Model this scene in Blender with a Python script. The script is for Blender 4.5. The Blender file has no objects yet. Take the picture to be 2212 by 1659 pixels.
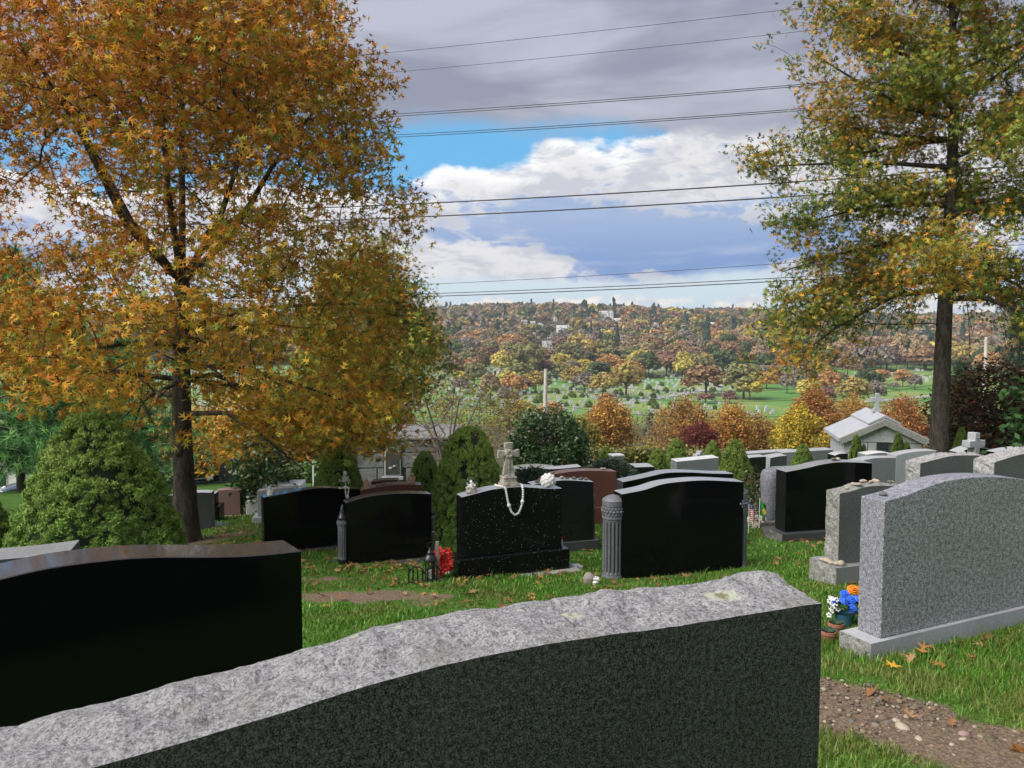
import bpy, bmesh, math, random
import numpy as np
from mathutils import Vector, Matrix, noise as mnoise

# ------------------------------------------------------------------ camera
sc = bpy.context.scene
COL = sc.collection
EYE = 1.75
PITCH = math.radians(3.59)
FPX = 1736.0                      # focal length in pixels of a 2212 px wide picture
cam_d = bpy.data.cameras.new('camera')
cam_d.sensor_width = 36.0
cam_d.lens = 36.0 * FPX / 2212.0
cam_d.clip_start = 0.05
cam_d.clip_end = 9000.0
cam = bpy.data.objects.new('camera', cam_d)
cam.location = (0, 0, EYE)
cam.rotation_euler = (math.radians(90) - PITCH, 0, 0)
COL.objects.link(cam)
sc.camera = cam
sc.view_settings.view_transform = 'Standard'
sc.view_settings.look = 'None'
sc.view_settings.gamma = 1.0
EXPO = 1.0
sc.view_settings.exposure = EXPO
sc.cycles.use_denoising = True
sc.cycles.use_adaptive_sampling = True
sc.cycles.adaptive_threshold = 0.02
sc.cycles.max_bounces = 5
sc.cycles.diffuse_bounces = 2
sc.cycles.glossy_bounces = 3
sc.cycles.transparent_max_bounces = 8

SUN_AZ = math.radians(-115)       # from the left, a little behind the viewer
SUN_EL = math.radians(48)


class NT:
    """small helper to write node trees"""
    def __init__(self, tree):
        self.t = tree
        self.n = tree.nodes
        self.n.clear()

    def node(self, kind, **kw):
        nd = self.n.new(kind)
        for k, v in kw.items():
            setattr(nd, k, v)
        return nd

    def put(self, sock, v):
        if v is None:
            return
        if isinstance(v, bpy.types.NodeSocket):
            self.t.links.new(v, sock)
        else:
            if isinstance(v, (tuple, list)) and len(v) == 3 and len(sock.default_value) == 4:
                v = (*v, 1.0)
            sock.default_value = v

    def m(self, op, a, b=None, c=None, clamp=False):
        nd = self.node('ShaderNodeMath', operation=op, use_clamp=clamp)
        for i, v in enumerate((a, b, c)):
            self.put(nd.inputs[i], v)
        return nd.outputs[0]

    def step(self, x, lo, hi):
        nd = self.node('ShaderNodeMapRange', interpolation_type='SMOOTHSTEP')
        self.put(nd.inputs[0], x)
        nd.inputs[1].default_value = lo
        nd.inputs[2].default_value = hi
        return nd.outputs[0]

    def lin(self, x, a, b, c, d):
        nd = self.node('ShaderNodeMapRange')
        self.put(nd.inputs[0], x)
        for i, v in enumerate((a, b, c, d)):
            nd.inputs[i + 1].default_value = v
        return nd.outputs[0]

    def mix(self, f, a, b, blend='MIX'):
        nd = self.node('ShaderNodeMix', data_type='RGBA', blend_type=blend)
        self.put(nd.inputs[0], f)
        self.put(nd.inputs[6], a)
        self.put(nd.inputs[7], b)
        return nd.outputs[2]

    def noise(self, vec, scale, detail=4.0, rough=0.5, dist=0.0):
        nd = self.node('ShaderNodeTexNoise')
        self.put(nd.inputs['Vector'], vec)
        nd.inputs['Scale'].default_value = scale
        nd.inputs['Detail'].default_value = detail
        nd.inputs['Roughness'].default_value = rough
        nd.inputs['Distortion'].default_value = dist
        return nd.outputs[0]

    def voro(self, vec, scale, feature='F1', out=0):
        nd = self.node('ShaderNodeTexVoronoi', feature=feature)
        self.put(nd.inputs['Vector'], vec)
        nd.inputs['Scale'].default_value = scale
        return nd.outputs[out]

    def xyz(self, v):
        nd = self.node('ShaderNodeSeparateXYZ')
        self.put(nd.inputs[0], v)
        return nd.outputs

    def comb(self, x, y, z):
        nd = self.node('ShaderNodeCombineXYZ')
        for i, v in enumerate((x, y, z)):
            self.put(nd.inputs[i], v)
        return nd.outputs[0]

    def bump(self, h, strength, dist, normal=None):
        nd = self.node('ShaderNodeBump')
        self.put(nd.inputs['Height'], h)
        nd.inputs['Strength'].default_value = strength
        nd.inputs['Distance'].default_value = dist
        if normal is not None:
            self.put(nd.inputs['Normal'], normal)
        return nd.outputs[0]

    def obj_co(self):
        return self.node('ShaderNodeTexCoord').outputs['Object']


# ------------------------------------------------------------------ world
W = bpy.data.worlds.new('World')
sc.world = W
W.use_nodes = True
W.cycles.sampling_method = 'NONE'     # an even sky needs no light sampling


def build_world():
    T = NT(W.node_tree)
    out = T.node('ShaderNodeOutputWorld')
    bg = T.node('ShaderNodeBackground')
    S = 0.1
    bg.inputs['Strength'].default_value = S
    T.t.links.new(bg.outputs[0], out.inputs[0])
    sky = T.node('ShaderNodeTexSky', sky_type='NISHITA', sun_disc=False)
    sky.sun_elevation = SUN_EL
    sky.sun_rotation = SUN_AZ
    sky.air_density = 1.0
    sky.dust_density = 0.6
    sky.ozone_density = 2.0
    tc = T.node('ShaderNodeTexCoord').outputs['Generated']
    x, y, z = T.xyz(tc)[:3]
    az = T.m('ARCTAN2', x, y)
    h = T.m('SQRT', T.m('ADD', T.m('MULTIPLY', x, x), T.m('MULTIPLY', y, y)))
    E = T.m('DIVIDE', z, T.m('MAXIMUM', h, 0.02))
    p = T.comb(x, y, T.m('MULTIPLY', z, 1.7))
    pflat = T.comb(x, y, T.m('MULTIPLY', z, 5.0))
    fb = T.noise(p, 11.0, 6.0, 0.58, 0.25)            # billowing detail
    fbc = T.m('SUBTRACT', fb, 0.5)
    lo = T.m('SUBTRACT', T.noise(p, 5.5, 3.0, 0.5), 0.5)
    st = T.noise(pflat, 3.2, 4.0, 0.55, 0.5)
    K = 1.0 / (S * 2 ** EXPO)

    def c(r, g, b, k=1.0):
        return (r * K * k, g * K * k, b * K * k)

    # clear sky between the clouds: more saturated overhead gap, paler at the horizon
    clear = T.mix(1.0, sky.outputs[0], c(0.075, 0.075, 0.078), 'MULTIPLY')
    clear = T.mix(T.step(E, 0.16, 0.05), T.mix(0.9, clear, c(0.15, 0.52, 0.92)), c(0.68, 0.82, 0.91))
    # small far cumulus over the ridge
    pz = T.comb(x, y, T.m('MULTIPLY', z, 1.5))
    sm = T.noise(pz, 19.0, 4.0, 0.5, 0.1)
    band = T.m('MULTIPLY', T.step(E, 0.058, 0.036), 1.0)
    smask = T.step(T.m('ADD', T.m('MULTIPLY', sm, 1.0), T.m('MULTIPLY', T.m('SUBTRACT', band, 1.0), 0.34)), 0.43, 0.52)
    smtop = T.noise(pz, 42.0, 3.0, 0.6)
    smc = T.mix(T.step(smtop, 0.36, 0.60), c(0.70, 0.76, 0.85), c(1.12, 1.04, 0.90))
    col = T.mix(smask, clear, smc)
    # the main cumulus bank with a flat base and a bumpy sunlit top
    top = T.m('MINIMUM', T.m('MAXIMUM', T.m('ADD', 0.212, T.m('MULTIPLY', az, 0.24)), 0.172), 0.30)
    dtop = T.m('ADD', T.m('SUBTRACT', top, E), T.m('ADD', T.m('MULTIPLY', fbc, 0.075), T.m('MULTIPLY', lo, 0.05)))
    base = T.m('ADD', T.m('SUBTRACT', E, 0.064), T.m('ADD', T.m('MULTIPLY', T.m('SUBTRACT', st, 0.5), 0.06), T.m('MULTIPLY', fbc, 0.03)))
    bank = T.m('MULTIPLY', T.step(dtop, -0.002, 0.010), T.step(base, -0.010, 0.014))
    # light and dark in the bank: lit billows and blue shaded hollows
    def bump2(a0, e0, ra, re):
        da = T.m('DIVIDE', T.m('SUBTRACT', az, a0), ra)
        de = T.m('DIVIDE', T.m('SUBTRACT', E, e0), re)
        return T.m('EXPONENT', T.m('MULTIPLY', T.m('ADD', T.m('MULTIPLY', da, da), T.m('MULTIPLY', de, de)), -1.0))
    pw = T.comb(x, y, T.m('MULTIPLY', z, 2.6))
    fine = T.m('SUBTRACT', T.noise(pw, 15.0, 6.0, 0.62, 0.35), 0.5)
    mid = T.m('SUBTRACT', T.noise(pw, 5.5, 4.0, 0.55, 0.4), 0.5)
    lay = T.m('ADD', T.m('MULTIPLY', bump2(0.10, 0.135, 0.16, 0.045), 0.75), T.m('ADD', T.m('MULTIPLY', bump2(0.24, 0.10, 0.22, 0.035), 0.85), T.m('MULTIPLY', bump2(-0.75, 0.11, 0.35, 0.05), 0.6)))
    lay = T.m('SUBTRACT', lay, T.m('MULTIPLY', bump2(-0.02, 0.088, 0.10, 0.016), 0.65))
    deep = T.m('ADD', lay, T.m('ADD', T.m('MULTIPLY', fine, 1.7), T.m('MULTIPLY', mid, 1.4)))
    shade = T.step(deep, 0.22, 0.50)
    bl = T.mix(T.step(E, 0.15, 0.07), c(0.36, 0.48, 0.72), c(0.19, 0.33, 0.65))
    lit = T.mix(T.step(dtop, 0.0, 0.035), c(1.15, 1.15, 1.14), c(0.84, 0.83, 0.85))
    lit = T.mix(T.step(fine, -0.10, 0.06), T.mix(0.7, lit, c(0.52, 0.54, 0.64)), lit)
    bl = T.mix(T.m('MULTIPLY', T.step(T.noise(pflat, 6.0, 5.0, 0.6, 0.4), 0.46, 0.66), 0.6), bl, c(0.46, 0.55, 0.78))
    bankc = T.mix(shade, lit, bl)
    col = T.mix(bank, col, bankc)
    # the grey layer overhead
    edge = T.m('ADD', T.m('SUBTRACT', T.m('ADD', E, T.m('MULTIPLY', T.step(az, 0.09, 0.19), 0.022)), 0.252), T.m('ADD', T.m('MULTIPLY', T.m('SUBTRACT', st, 0.5), 0.05), T.m('MULTIPLY', fbc, 0.045)))
    deck = T.step(edge, -0.012, 0.022)
    dk = T.mix(T.step(st, 0.34, 0.68), c(0.30, 0.325, 0.425), c(0.52, 0.54, 0.645))
    dk = T.mix(T.m('MULTIPLY', T.step(T.noise(p, 4.0, 4.0, 0.5), 0.52, 0.72), 0.55), dk, c(0.64, 0.65, 0.76))
    dk = T.mix(T.step(edge, 0.035, 0.0), dk, T.mix(0.5, dk, c(0.36, 0.37, 0.46)))
    col = T.mix(deck, col, dk)
    col = T.mix(T.step(z, 0.0, -0.02), col, c(0.10, 0.10, 0.09))
    T.t.links.new(col, bg.inputs['Color'])


build_world()

# ------------------------------------------------------------------ sun behind thin cloud
sun_d = bpy.data.lights.new('sun', 'SUN')
sun_d.energy = 3.2
sun_d.angle = math.radians(55)
sun_d.color = (1.0, 0.95, 0.87)
sun = bpy.data.objects.new('sun', sun_d)
_sd = Vector((math.sin(SUN_AZ) * math.cos(SUN_EL), math.cos(SUN_AZ) * math.cos(SUN_EL), math.sin(SUN_EL)))
sun.rotation_euler = (-_sd).to_track_quat('-Z', 'Y').to_euler()
sun.location = _sd * 60
COL.objects.link(sun)

# ------------------------------------------------------------------ rays of the camera, terrain
CAMP = np.array([0.0, 0.0, EYE])
_F = np.array([0.0, math.cos(PITCH), -math.sin(PITCH)])
_U = np.array([0.0, math.sin(PITCH), math.cos(PITCH)])
_R = np.array([1.0, 0.0, 0.0])


def ray(px, py):
    return _R * ((px - 1106.0) / FPX) + _F - _U * ((py - 829.5) / FPX)


def at(px, py, D):
    """the point seen at a picture position, D metres ahead"""
    d = ray(px, py)
    return CAMP + d * (D / d[1])


def on_plane(px, py, P, n):
    d = ray(px, py)
    s = np.dot(np.asarray(P) - CAMP, n) / np.dot(d, n)
    return CAMP + d * s


_PY = np.array([-60, -30, 0, 31, 38, 46, 52, 70, 100, 150, 220, 320, 450, 600, 750, 950, 1200, 1500, 4000.0])
_PZ = np.array([6.3, 3.15, 0, -3.25, -4.9, -6.9, -8.2, -12, -16.5, -19.5, -20.5, -20.5, -17, -9, 1, 14, 24, 8, 0.0])
ANCH = []          # (x, y, dz): small corrections of the lawn at the stones


def g_base(x, y):
    x = np.asarray(x, float)
    y = np.asarray(y, float)
    z = np.interp(y, _PY, _PZ)
    # soften the kinks of the profile
    w = np.maximum(3.0, 0.06 * np.abs(y))
    z = (z + np.interp(y - w, _PY, _PZ) + np.interp(y + w, _PY, _PZ)) / 3.0
    fall = 0.0038 * np.clip(y - 15, 0, 45) * np.clip(-x, 0, 40)
    z = z - fall * np.clip((140 - y) / 80, 0, 1)
    far = np.clip((y - 450) / 400, 0, 1)
    z = z + far * (6 * np.sin(x / 170 + 1.3) + 3.0 * np.sin(x / 61 + y / 140))
    return z


def ground(x, y):
    z = g_base(x, y)
    num = np.zeros_like(z)
    den = np.full_like(z, 0.25)
    for ax, ay, dz in ANCH:
        w = np.exp(-((x - ax) ** 2 + (y - ay) ** 2) / (2 * 0.9 ** 2))
        num = num + w * dz
        den = den + w
    return z + num / den


def gz(x, y):
    return float(ground(np.array([x]), np.array([y]))[0])


# ------------------------------------------------------------------ mesh helpers
RNG = np.random.default_rng(7)
rnd = random.Random(11)


def link(name, data, parent=None):
    o = bpy.data.objects.new(name, data)
    COL.objects.link(o)
    if parent is not None:
        o.parent = parent
    return o


def tag(o, label, cat, group=None, kind=None):
    if label:
        o['label'] = label
    if cat:
        o['category'] = cat
    if group:
        o['group'] = group
    if kind:
        o['kind'] = kind
    return o


def thing(name, label, cat, loc=(0, 0, 0), rz=0.0, group=None):
    o = link(name, None)
    o.empty_display_size = 0.2
    o.location = loc
    o.rotation_euler = (0, 0, rz)
    return tag(o, label, cat, group)


def np_mesh(name, V, F, mat, tint=None, smooth=False):
    """V (n,3); F (m,k) index array; tint (n,3) stored as a point colour"""
    V = np.ascontiguousarray(V, np.float32)
    F = np.ascontiguousarray(F, np.int32)
    me = bpy.data.meshes.new(name)
    me.vertices.add(len(V))
    me.vertices.foreach_set('co', V.ravel())
    k = F.shape[1]
    me.loops.add(F.size)
    me.loops.foreach_set('vertex_index', F.ravel())
    me.polygons.add(len(F))
    me.polygons.foreach_set('loop_start', np.arange(0, F.size, k, dtype=np.int32))
    me.polygons.foreach_set('loop_total', np.full(len(F), k, np.int32))
    if smooth:
        me.polygons.foreach_set('use_smooth', np.ones(len(F), bool))
    if tint is not None:
        a = me.color_attributes.new('tint', 'FLOAT_COLOR', 'POINT')
        c = np.ones((len(V), 4), np.float32)
        c[:, :3] = tint
        a.data.foreach_set('color', c.ravel())
    for mt in (mat if isinstance(mat, (list, tuple)) else [mat]):
        me.materials.append(mt)
    me.update(calc_edges=True)
    me.validate()
    return me


class MB:
    """collects simple solids into one mesh"""
    def __init__(self):
        self.v = []
        self.f = []
        self.mi = []

    def add(self, vs, fs, mi=0):
        o = len(self.v)
        self.v += [tuple(map(float, p)) for p in vs]
        self.f += [tuple(i + o for i in f) for f in fs]
        self.mi += [mi] * len(fs)
        return self

    def box(self, x0, x1, y0, y1, z0, z1, mi=0):
        return self.add([(x0, y0, z0), (x1, y0, z0), (x1, y1, z0), (x0, y1, z0),
                         (x0, y0, z1), (x1, y0, z1), (x1, y1, z1), (x0, y1, z1)],
                        [(3, 2, 1, 0), (4, 5, 6, 7), (0, 1, 5, 4), (1, 2, 6, 5), (2, 3, 7, 6), (3, 0, 4, 7)], mi)

    def prism(self, poly, y0, y1, mi=0):
        """polygon in x,z pushed along y"""
        n = len(poly)
        vs = [(p[0], y0, p[1]) for p in poly] + [(p[0], y1, p[1]) for p in poly]
        fs = [tuple(range(n)), tuple(range(2 * n - 1, n - 1, -1))]
        fs += [(i, i + n, (i + 1) % n + n, (i + 1) % n) for i in range(n)]
        return self.add(vs, fs, mi)

    def lathe(self, prof, n=16, c=(0, 0, 0), mi=0, flute=None, a0=0.0):
        vs, fs = [], []
        for r, zz in prof:
            for i in range(n):
                a = a0 + 2 * math.pi * i / n
                rr = r if flute is None else r * flute(a, zz)
                vs.append((c[0] + rr * math.cos(a), c[1] + rr * math.sin(a), c[2] + zz))
        m = len(prof)
        for j in range(m - 1):
            for i in range(n):
                i2 = (i + 1) % n
                fs.append((j * n + i, j * n + i2, (j + 1) * n + i2, (j + 1) * n + i))
        fs.append(tuple(range(n - 1, -1, -1)))
        fs.append(tuple((m - 1) * n + i for i in range(n)))
        return self.add(vs, fs, mi)

    def ball(self, c, r, nu=10, nv=7, mi=0, sq=(1, 1, 1)):
        prof = [(max(1e-4, math.sin(math.pi * j / nv)), -math.cos(math.pi * j / nv)) for j in range(nv + 1)]
        vs, fs = [], []
        for a, zz in prof:
            for i in range(nu):
                t = 2 * math.pi * i / nu
                vs.append((c[0] + r * sq[0] * a * math.cos(t), c[1] + r * sq[1] * a * math.sin(t), c[2] + r * sq[2] * zz))
        for j in range(nv):
            for i in range(nu):
                i2 = (i + 1) % nu
                fs.append((j * nu + i, j * nu + i2, (j + 1) * nu + i2, (j + 1) * nu + i))
        return self.add(vs, fs, mi)

    def tube(self, pts, rad, n=6, mi=0):
        pts = [Vector(p) for p in pts]
        rads = rad if isinstance(rad, (list, tuple)) else [rad] * len(pts)
        vs, fs = [], []
        ref = None
        for k, p in enumerate(pts):
            d = (pts[min(k + 1, len(pts) - 1)] - pts[max(k - 1, 0)]).normalized()
            if ref is None:
                ref = d.orthogonal().normalized()
            s = (ref - d * ref.dot(d))
            s = s.normalized() if s.length > 1e-5 else d.orthogonal().normalized()
            ref = s
            t = d.cross(s)
            for i in range(n):
                a = 2 * math.pi * i / n
                vs.append(p + (s * math.cos(a) + t * math.sin(a)) * rads[k])
        for k in range(len(pts) - 1):
            for i in range(n):
                i2 = (i + 1) % n
                fs.append((k * n + i, k * n + i2, (k + 1) * n + i2, (k + 1) * n + i))
        fs.append(tuple(range(n - 1, -1, -1)))
        fs.append(tuple((len(pts) - 1) * n + i for i in range(n)))
        return self.add(vs, fs, mi)

    def mesh(self, name, mats, bevel=0.0, smooth=False, seg=1, ang=30):
        me = bpy.data.meshes.new(name)
        me.from_pydata(self.v, [], self.f)
        for mt in (mats if isinstance(mats, (list, tuple)) else [mats]):
            me.materials.append(mt)
        me.polygons.foreach_set('material_index', self.mi)
        if bevel > 0:
            bm = bmesh.new()
            bm.from_mesh(me)
            bmesh.ops.recalc_face_normals(bm, faces=bm.faces)
            es = [e for e in bm.edges if len(e.link_faces) == 2 and e.calc_face_angle(0) > math.radians(ang)]
            bmesh.ops.bevel(bm, geom=es, offset=bevel, segments=seg, affect='EDGES', profile=0.7)
            bm.to_mesh(me)
            bm.free()
        else:
            bm = bmesh.new()
            bm.from_mesh(me)
            bmesh.ops.recalc_face_normals(bm, faces=bm.faces)
            bm.to_mesh(me)
            bm.free()
        if smooth:
            me.polygons.foreach_set('use_smooth', [True] * len(me.polygons))
            try:
                me.set_sharp_from_angle(angle=math.radians(35))
            except Exception:
                pass
        me.update()
        return me

    def build(self, name, mats, parent=None, **kw):
        return link(name, self.mesh(name, mats, **kw), parent)


def copy_tree(o, parent=None):
    c = o.copy()
    COL.objects.link(c)
    c.parent = parent
    for ch in list(o.children):
        copy_tree(ch, c)
    return c
# ------------------------------------------------------------------ materials
def new_mat(name):
    m = bpy.data.materials.new(name)
    m.use_nodes = True
    T = NT(m.node_tree)
    out = T.node('ShaderNodeOutputMaterial')
    b = T.node('ShaderNodeBsdfPrincipled')
    T.t.links.new(b.outputs[0], out.inputs[0])
    return m, T, b, out


def plain(name, col, rough=0.6, var=0.15, scale=8.0, metal=0.0, bump=0.0, bscale=40.0, spec=0.5):
    m, T, b, _ = new_mat(name)
    co = T.obj_co()
    n = T.noise(co, scale, 5.0, 0.6)
    lo = tuple(c * (1 - var) for c in col)
    hi = tuple(min(1, c * (1 + var)) for c in col)
    T.put(b.inputs['Base Color'], T.mix(T.step(n, 0.3, 0.7), lo, hi))
    b.inputs['Roughness'].default_value = rough
    b.inputs['Metallic'].default_value = metal
    b.inputs['Specular IOR Level'].default_value = spec
    if bump:
        T.put(b.inputs['Normal'], T.bump(T.noise(co, bscale, 6.0, 0.6), 1.0, bump))
    return m


def granite(name, dark, light, scale=140.0, rough=0.45, mid=0.5, width=0.16, cloud=0.25, bump=0.0, spec=0.5, flecks=None):
    """speckled stone: crystals of two tones, cloudy weathering"""
    m, T, b, _ = new_mat(name)
    co = T.obj_co()
    n = T.noise(co, scale, 3.0, 0.75)
    n2 = T.noise(co, scale * 0.33, 2.0, 0.6)
    g = T.m('ADD', T.m('MULTIPLY', n, 0.7), T.m('MULTIPLY', n2, 0.3))
    col = T.mix(T.step(g, mid - width, mid + width), dark, light)
    cl = T.noise(co, 2.3, 4.0, 0.55)
    col = T.mix(T.lin(cl, 0.3, 0.7, cloud, 0.0), col, tuple(c * 0.55 for c in dark))
    if flecks:
        fc, fs, ft = flecks
        v = T.voro(co, fs)
        pick = T.noise(co, fs * 0.8, 0.0)
        col = T.mix(T.m('MULTIPLY', T.step(v, ft, ft * 0.5), T.step(pick, 0.50, 0.56)), col, fc)
    T.put(b.inputs['Base Color'], col)
    T.put(b.inputs['Roughness'], T.lin(cl, 0.3, 0.7, rough * 0.8, rough * 1.2))
    b.inputs['Specular IOR Level'].default_value = spec
    if bump:
        T.put(b.inputs['Normal'], T.bump(g, 0.8, bump))
    return m


def rock(name, dark, light, stain, scale=26.0, bump=0.02, lichen=None):
    """rock pitched (broken) granite, weathered"""
    m, T, b, _ = new_mat(name)
    co = T.obj_co()
    n = T.noise(co, scale, 8.0, 0.70, 0.2)
    g = T.noise(co, 210.0, 3.0, 0.8)
    n3 = T.noise(co, scale * 2.6, 4.0, 0.7)
    col = T.mix(T.step(T.m('ADD', T.m('MULTIPLY', n3, 0.36), T.m('ADD', T.m('MULTIPLY', n, 0.34), T.m('MULTIPLY', g, 0.3))), 0.40, 0.58), dark, light)
    s = T.noise(co, 4.5, 6.0, 0.65)
    col = T.mix(T.m('MULTIPLY', T.step(s, 0.52, 0.72), 0.55), col, stain)
    if lichen:
        for (u, v, w, r) in lichen:
            d = T.node('ShaderNodeVectorMath', operation='DISTANCE')
            T.put(d.inputs[0], co)
            d.inputs[1].default_value = (u, v, w)
            dd = T.m('ADD', d.outputs['Value'], T.m('MULTIPLY', T.m('SUBTRACT', T.noise(co, 70.0, 5.0, 0.7), 0.5), r * 1.1))
            ring = T.m('MULTIPLY', T.step(dd, r * 1.12, r * 0.86), 0.9)
            core = T.step(dd, r * 0.72, r * 0.40)
            lc = T.mix(core, (0.50, 0.53, 0.42), T.mix(T.step(g, 0.4, 0.6), (0.20, 0.21, 0.11), (0.33, 0.33, 0.19)))
            col = T.mix(ring, col, lc)
    T.put(b.inputs['Base Color'], col)
    b.inputs['Roughness'].default_value = 0.85
    b.inputs['Specular IOR Level'].default_value = 0.25
    h = T.m('ADD', n, T.m('MULTIPLY', g, 0.25))
    T.put(b.inputs['Normal'], T.bump(h, 1.0, bump))
    return m


def leafy(name, trans=0.35, rough=0.55, spec=0.25, vary=0.25, fixed=None):
    """leaves: colour from the leaf's own tint"""
    m, T, b, out = new_mat(name)
    if fixed is None:
        at_ = T.node('ShaderNodeAttribute', attribute_name='tint')
        col = at_.outputs['Color']
    else:
        col = fixed
    co = T.obj_co()
    n = T.noise(co, 1.6, 3.0, 0.5)
    col = T.mix(T.lin(n, 0.3, 0.7, vary, 0.0), col, T.mix(1.0, col, (0.62, 0.55, 0.5), 'MULTIPLY'))
    T.put(b.inputs['Base Color'], col)
    b.inputs['Roughness'].default_value = rough
    b.inputs['Specular IOR Level'].default_value = spec
    tr = T.node('ShaderNodeBsdfTranslucent')
    T.put(tr.inputs[0], col)
    mx = T.node('ShaderNodeMixShader')
    mx.inputs[0].default_value = trans
    T.t.links.new(b.outputs[0], mx.inputs[1])
    T.t.links.new(tr.outputs[0], mx.inputs[2])
    T.t.links.new(mx.outputs[0], out.inputs[0])
    return m


def bark_mat(name, dark, light, scale=14.0):
    m, T, b, _ = new_mat(name)
    co = T.obj_co()
    x, y, z = T.xyz(co)[:3]
    p = T.comb(x, y, T.m('MULTIPLY', z, 0.28))
    n = T.noise(p, scale, 8.0, 0.7, 0.4)
    f = T.noise(co, 60.0, 4.0, 0.7)
    col = T.mix(T.step(T.m('ADD', T.m('MULTIPLY', n, 0.7), T.m('MULTIPLY', f, 0.3)), 0.36, 0.64), dark, light)
    pale = T.noise(co, 5.0, 6.0, 0.7)
    col = T.mix(T.m('MULTIPLY', T.step(pale, 0.60, 0.70), 0.4), col, (0.20, 0.20, 0.17))
    T.put(b.inputs['Base Color'], col)
    b.inputs['Roughness'].default_value = 0.9
    b.inputs['Specular IOR Level'].default_value = 0.2
    T.put(b.inputs['Normal'], T.bump(n, 1.0, 0.03))
    return m


M = {}
M['black'] = granite('black_granite', (0.0022, 0.0022, 0.0026), (0.0055, 0.0055, 0.006), 160, 0.10, cloud=0.1, spec=0.22)
M['black_satin'] = granite('satin_black_granite', (0.005, 0.005, 0.006), (0.014, 0.014, 0.016), 160, 0.30, cloud=0.2)
M['black_top'] = granite('unpolished_black_granite', (0.22, 0.22, 0.24), (0.31, 0.31, 0.335), 120, 0.2, cloud=0.25)
M['brown_top'] = granite('glossy_brown_black_granite', (0.03, 0.026, 0.026), (0.06, 0.054, 0.055), 120, 0.07, cloud=0.3)
M['sparkle'] = granite('flecked_black_granite', (0.0025, 0.0025, 0.003), (0.008, 0.008, 0.009), 160, 0.10, cloud=0.1, spec=0.22,
                       flecks=((0.30, 0.36, 0.38), 42.0, 0.20))
M['dark_green'] = granite('dark_green_granite', (0.009, 0.0092, 0.0096), (0.12, 0.121, 0.123), 250, 0.25, mid=0.53, width=0.12, cloud=0.3, spec=0.25)
M['charcoal'] = granite('charcoal_granite', (0.03, 0.032, 0.035), (0.085, 0.09, 0.095), 140, 0.4, cloud=0.3)
M['grey'] = granite('grey_granite', (0.06, 0.065, 0.072), (0.50, 0.515, 0.53), 105, 0.4, mid=0.51, width=0.12, cloud=0.20, spec=0.3)
M['grey_sawn'] = granite('sawn_grey_granite', (0.07, 0.07, 0.09), (0.33, 0.33, 0.38), 105, 0.6, mid=0.5, width=0.13, cloud=0.15, bump=0.002)
M['grey_smooth'] = granite('smooth_grey_granite', (0.13, 0.14, 0.15), (0.27, 0.28, 0.29), 130, 0.5, cloud=0.3)
M['light_grey'] = granite('light_grey_granite', (0.26, 0.27, 0.29), (0.46, 0.47, 0.49), 130, 0.55, cloud=0.3)
M['steel_grey'] = granite('column_grey_granite', (0.08, 0.08, 0.095), (0.18, 0.18, 0.205), 130, 0.5, cloud=0.25)
M['flute_dark'] = plain('dark_fluted_granite', (0.03, 0.03, 0.036), 0.45)
M['red_granite'] = granite('red_brown_granite', (0.10, 0.032, 0.024), (0.24, 0.095, 0.07), 130, 0.35, cloud=0.25)
M['dark_red'] = granite('dark_red_granite', (0.05, 0.02, 0.017), (0.11, 0.05, 0.04), 130, 0.3, cloud=0.25)
M['pink'] = granite('dusky_pink_granite', (0.15, 0.085, 0.075), (0.26, 0.165, 0.15), 130, 0.55, cloud=0.3)
M['white_stone'] = granite('white_marble', (0.46, 0.47, 0.49), (0.64, 0.65, 0.66), 90, 0.5, cloud=0.2)
M['concrete'] = plain('concrete_footing', (0.30, 0.29, 0.27), 0.9, 0.25, 6, bump=0.01, bscale=50)
M['rock_grey'] = rock('broken_grey_granite', (0.10, 0.10, 0.09), (0.34, 0.34, 0.325), (0.15, 0.155, 0.10))
M['mid_grey'] = granite('mid_grey_granite', (0.055, 0.058, 0.062), (0.16, 0.165, 0.17), 130, 0.45, cloud=0.3, spec=0.3)
M['rock_white'] = rock('broken_light_granite', (0.15, 0.145, 0.145), (0.44, 0.43, 0.44), (0.22, 0.22, 0.18))
M['rock_dark'] = rock('broken_dark_granite', (0.05, 0.048, 0.045), (0.20, 0.19, 0.18), (0.10, 0.09, 0.07))
M['mausoleum'] = rock('mausoleum_granite', (0.26, 0.26, 0.275), (0.43, 0.43, 0.45), (0.20, 0.20, 0.205), scale=7.0, bump=0.03)
M['tomb'] = rock('tomb_granite', (0.13, 0.13, 0.14), (0.25, 0.25, 0.265), (0.12, 0.12, 0.125), scale=7.0, bump=0.03)
M['roof_stone'] = granite('roof_granite', (0.31, 0.32, 0.35), (0.40, 0.41, 0.44), 60, 0.5, cloud=0.2)
M['bronze'] = plain('dark_bronze_panel', (0.055, 0.052, 0.05), 0.45, 0.3)
M['bark'] = bark_mat('oak_bark', (0.022, 0.018, 0.014), (0.105, 0.088, 0.07))
M['bark_far'] = plain('far_bark', (0.06, 0.045, 0.035), 0.9)
M['twig'] = plain('grey_twig', (0.16, 0.14, 0.125), 0.9)
M['leaf'] = leafy('leaf', 0.28, 0.6, 0.12, 0.25)
M['needle'] = leafy('needle', 0.12, 0.6)
M['gloss_leaf'] = leafy('glossy_leaf', 0.15, 0.35, 0.4)
M['far_leaf'] = leafy('far_leaf', 0.2, 0.8, 0.1, 0.35)
M['grass'] = leafy('grass_blade', 0.3, 0.5, 0.3, 0.25)
M['dry_leaf'] = leafy('fallen_leaf', 0.15, 0.75, 0.15, 0.3)
M['wire'] = plain('wire_black', (0.012, 0.012, 0.014), 0.6)
M['iron'] = plain('black_iron', (0.012, 0.012, 0.014), 0.35, spec=0.5)
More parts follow.
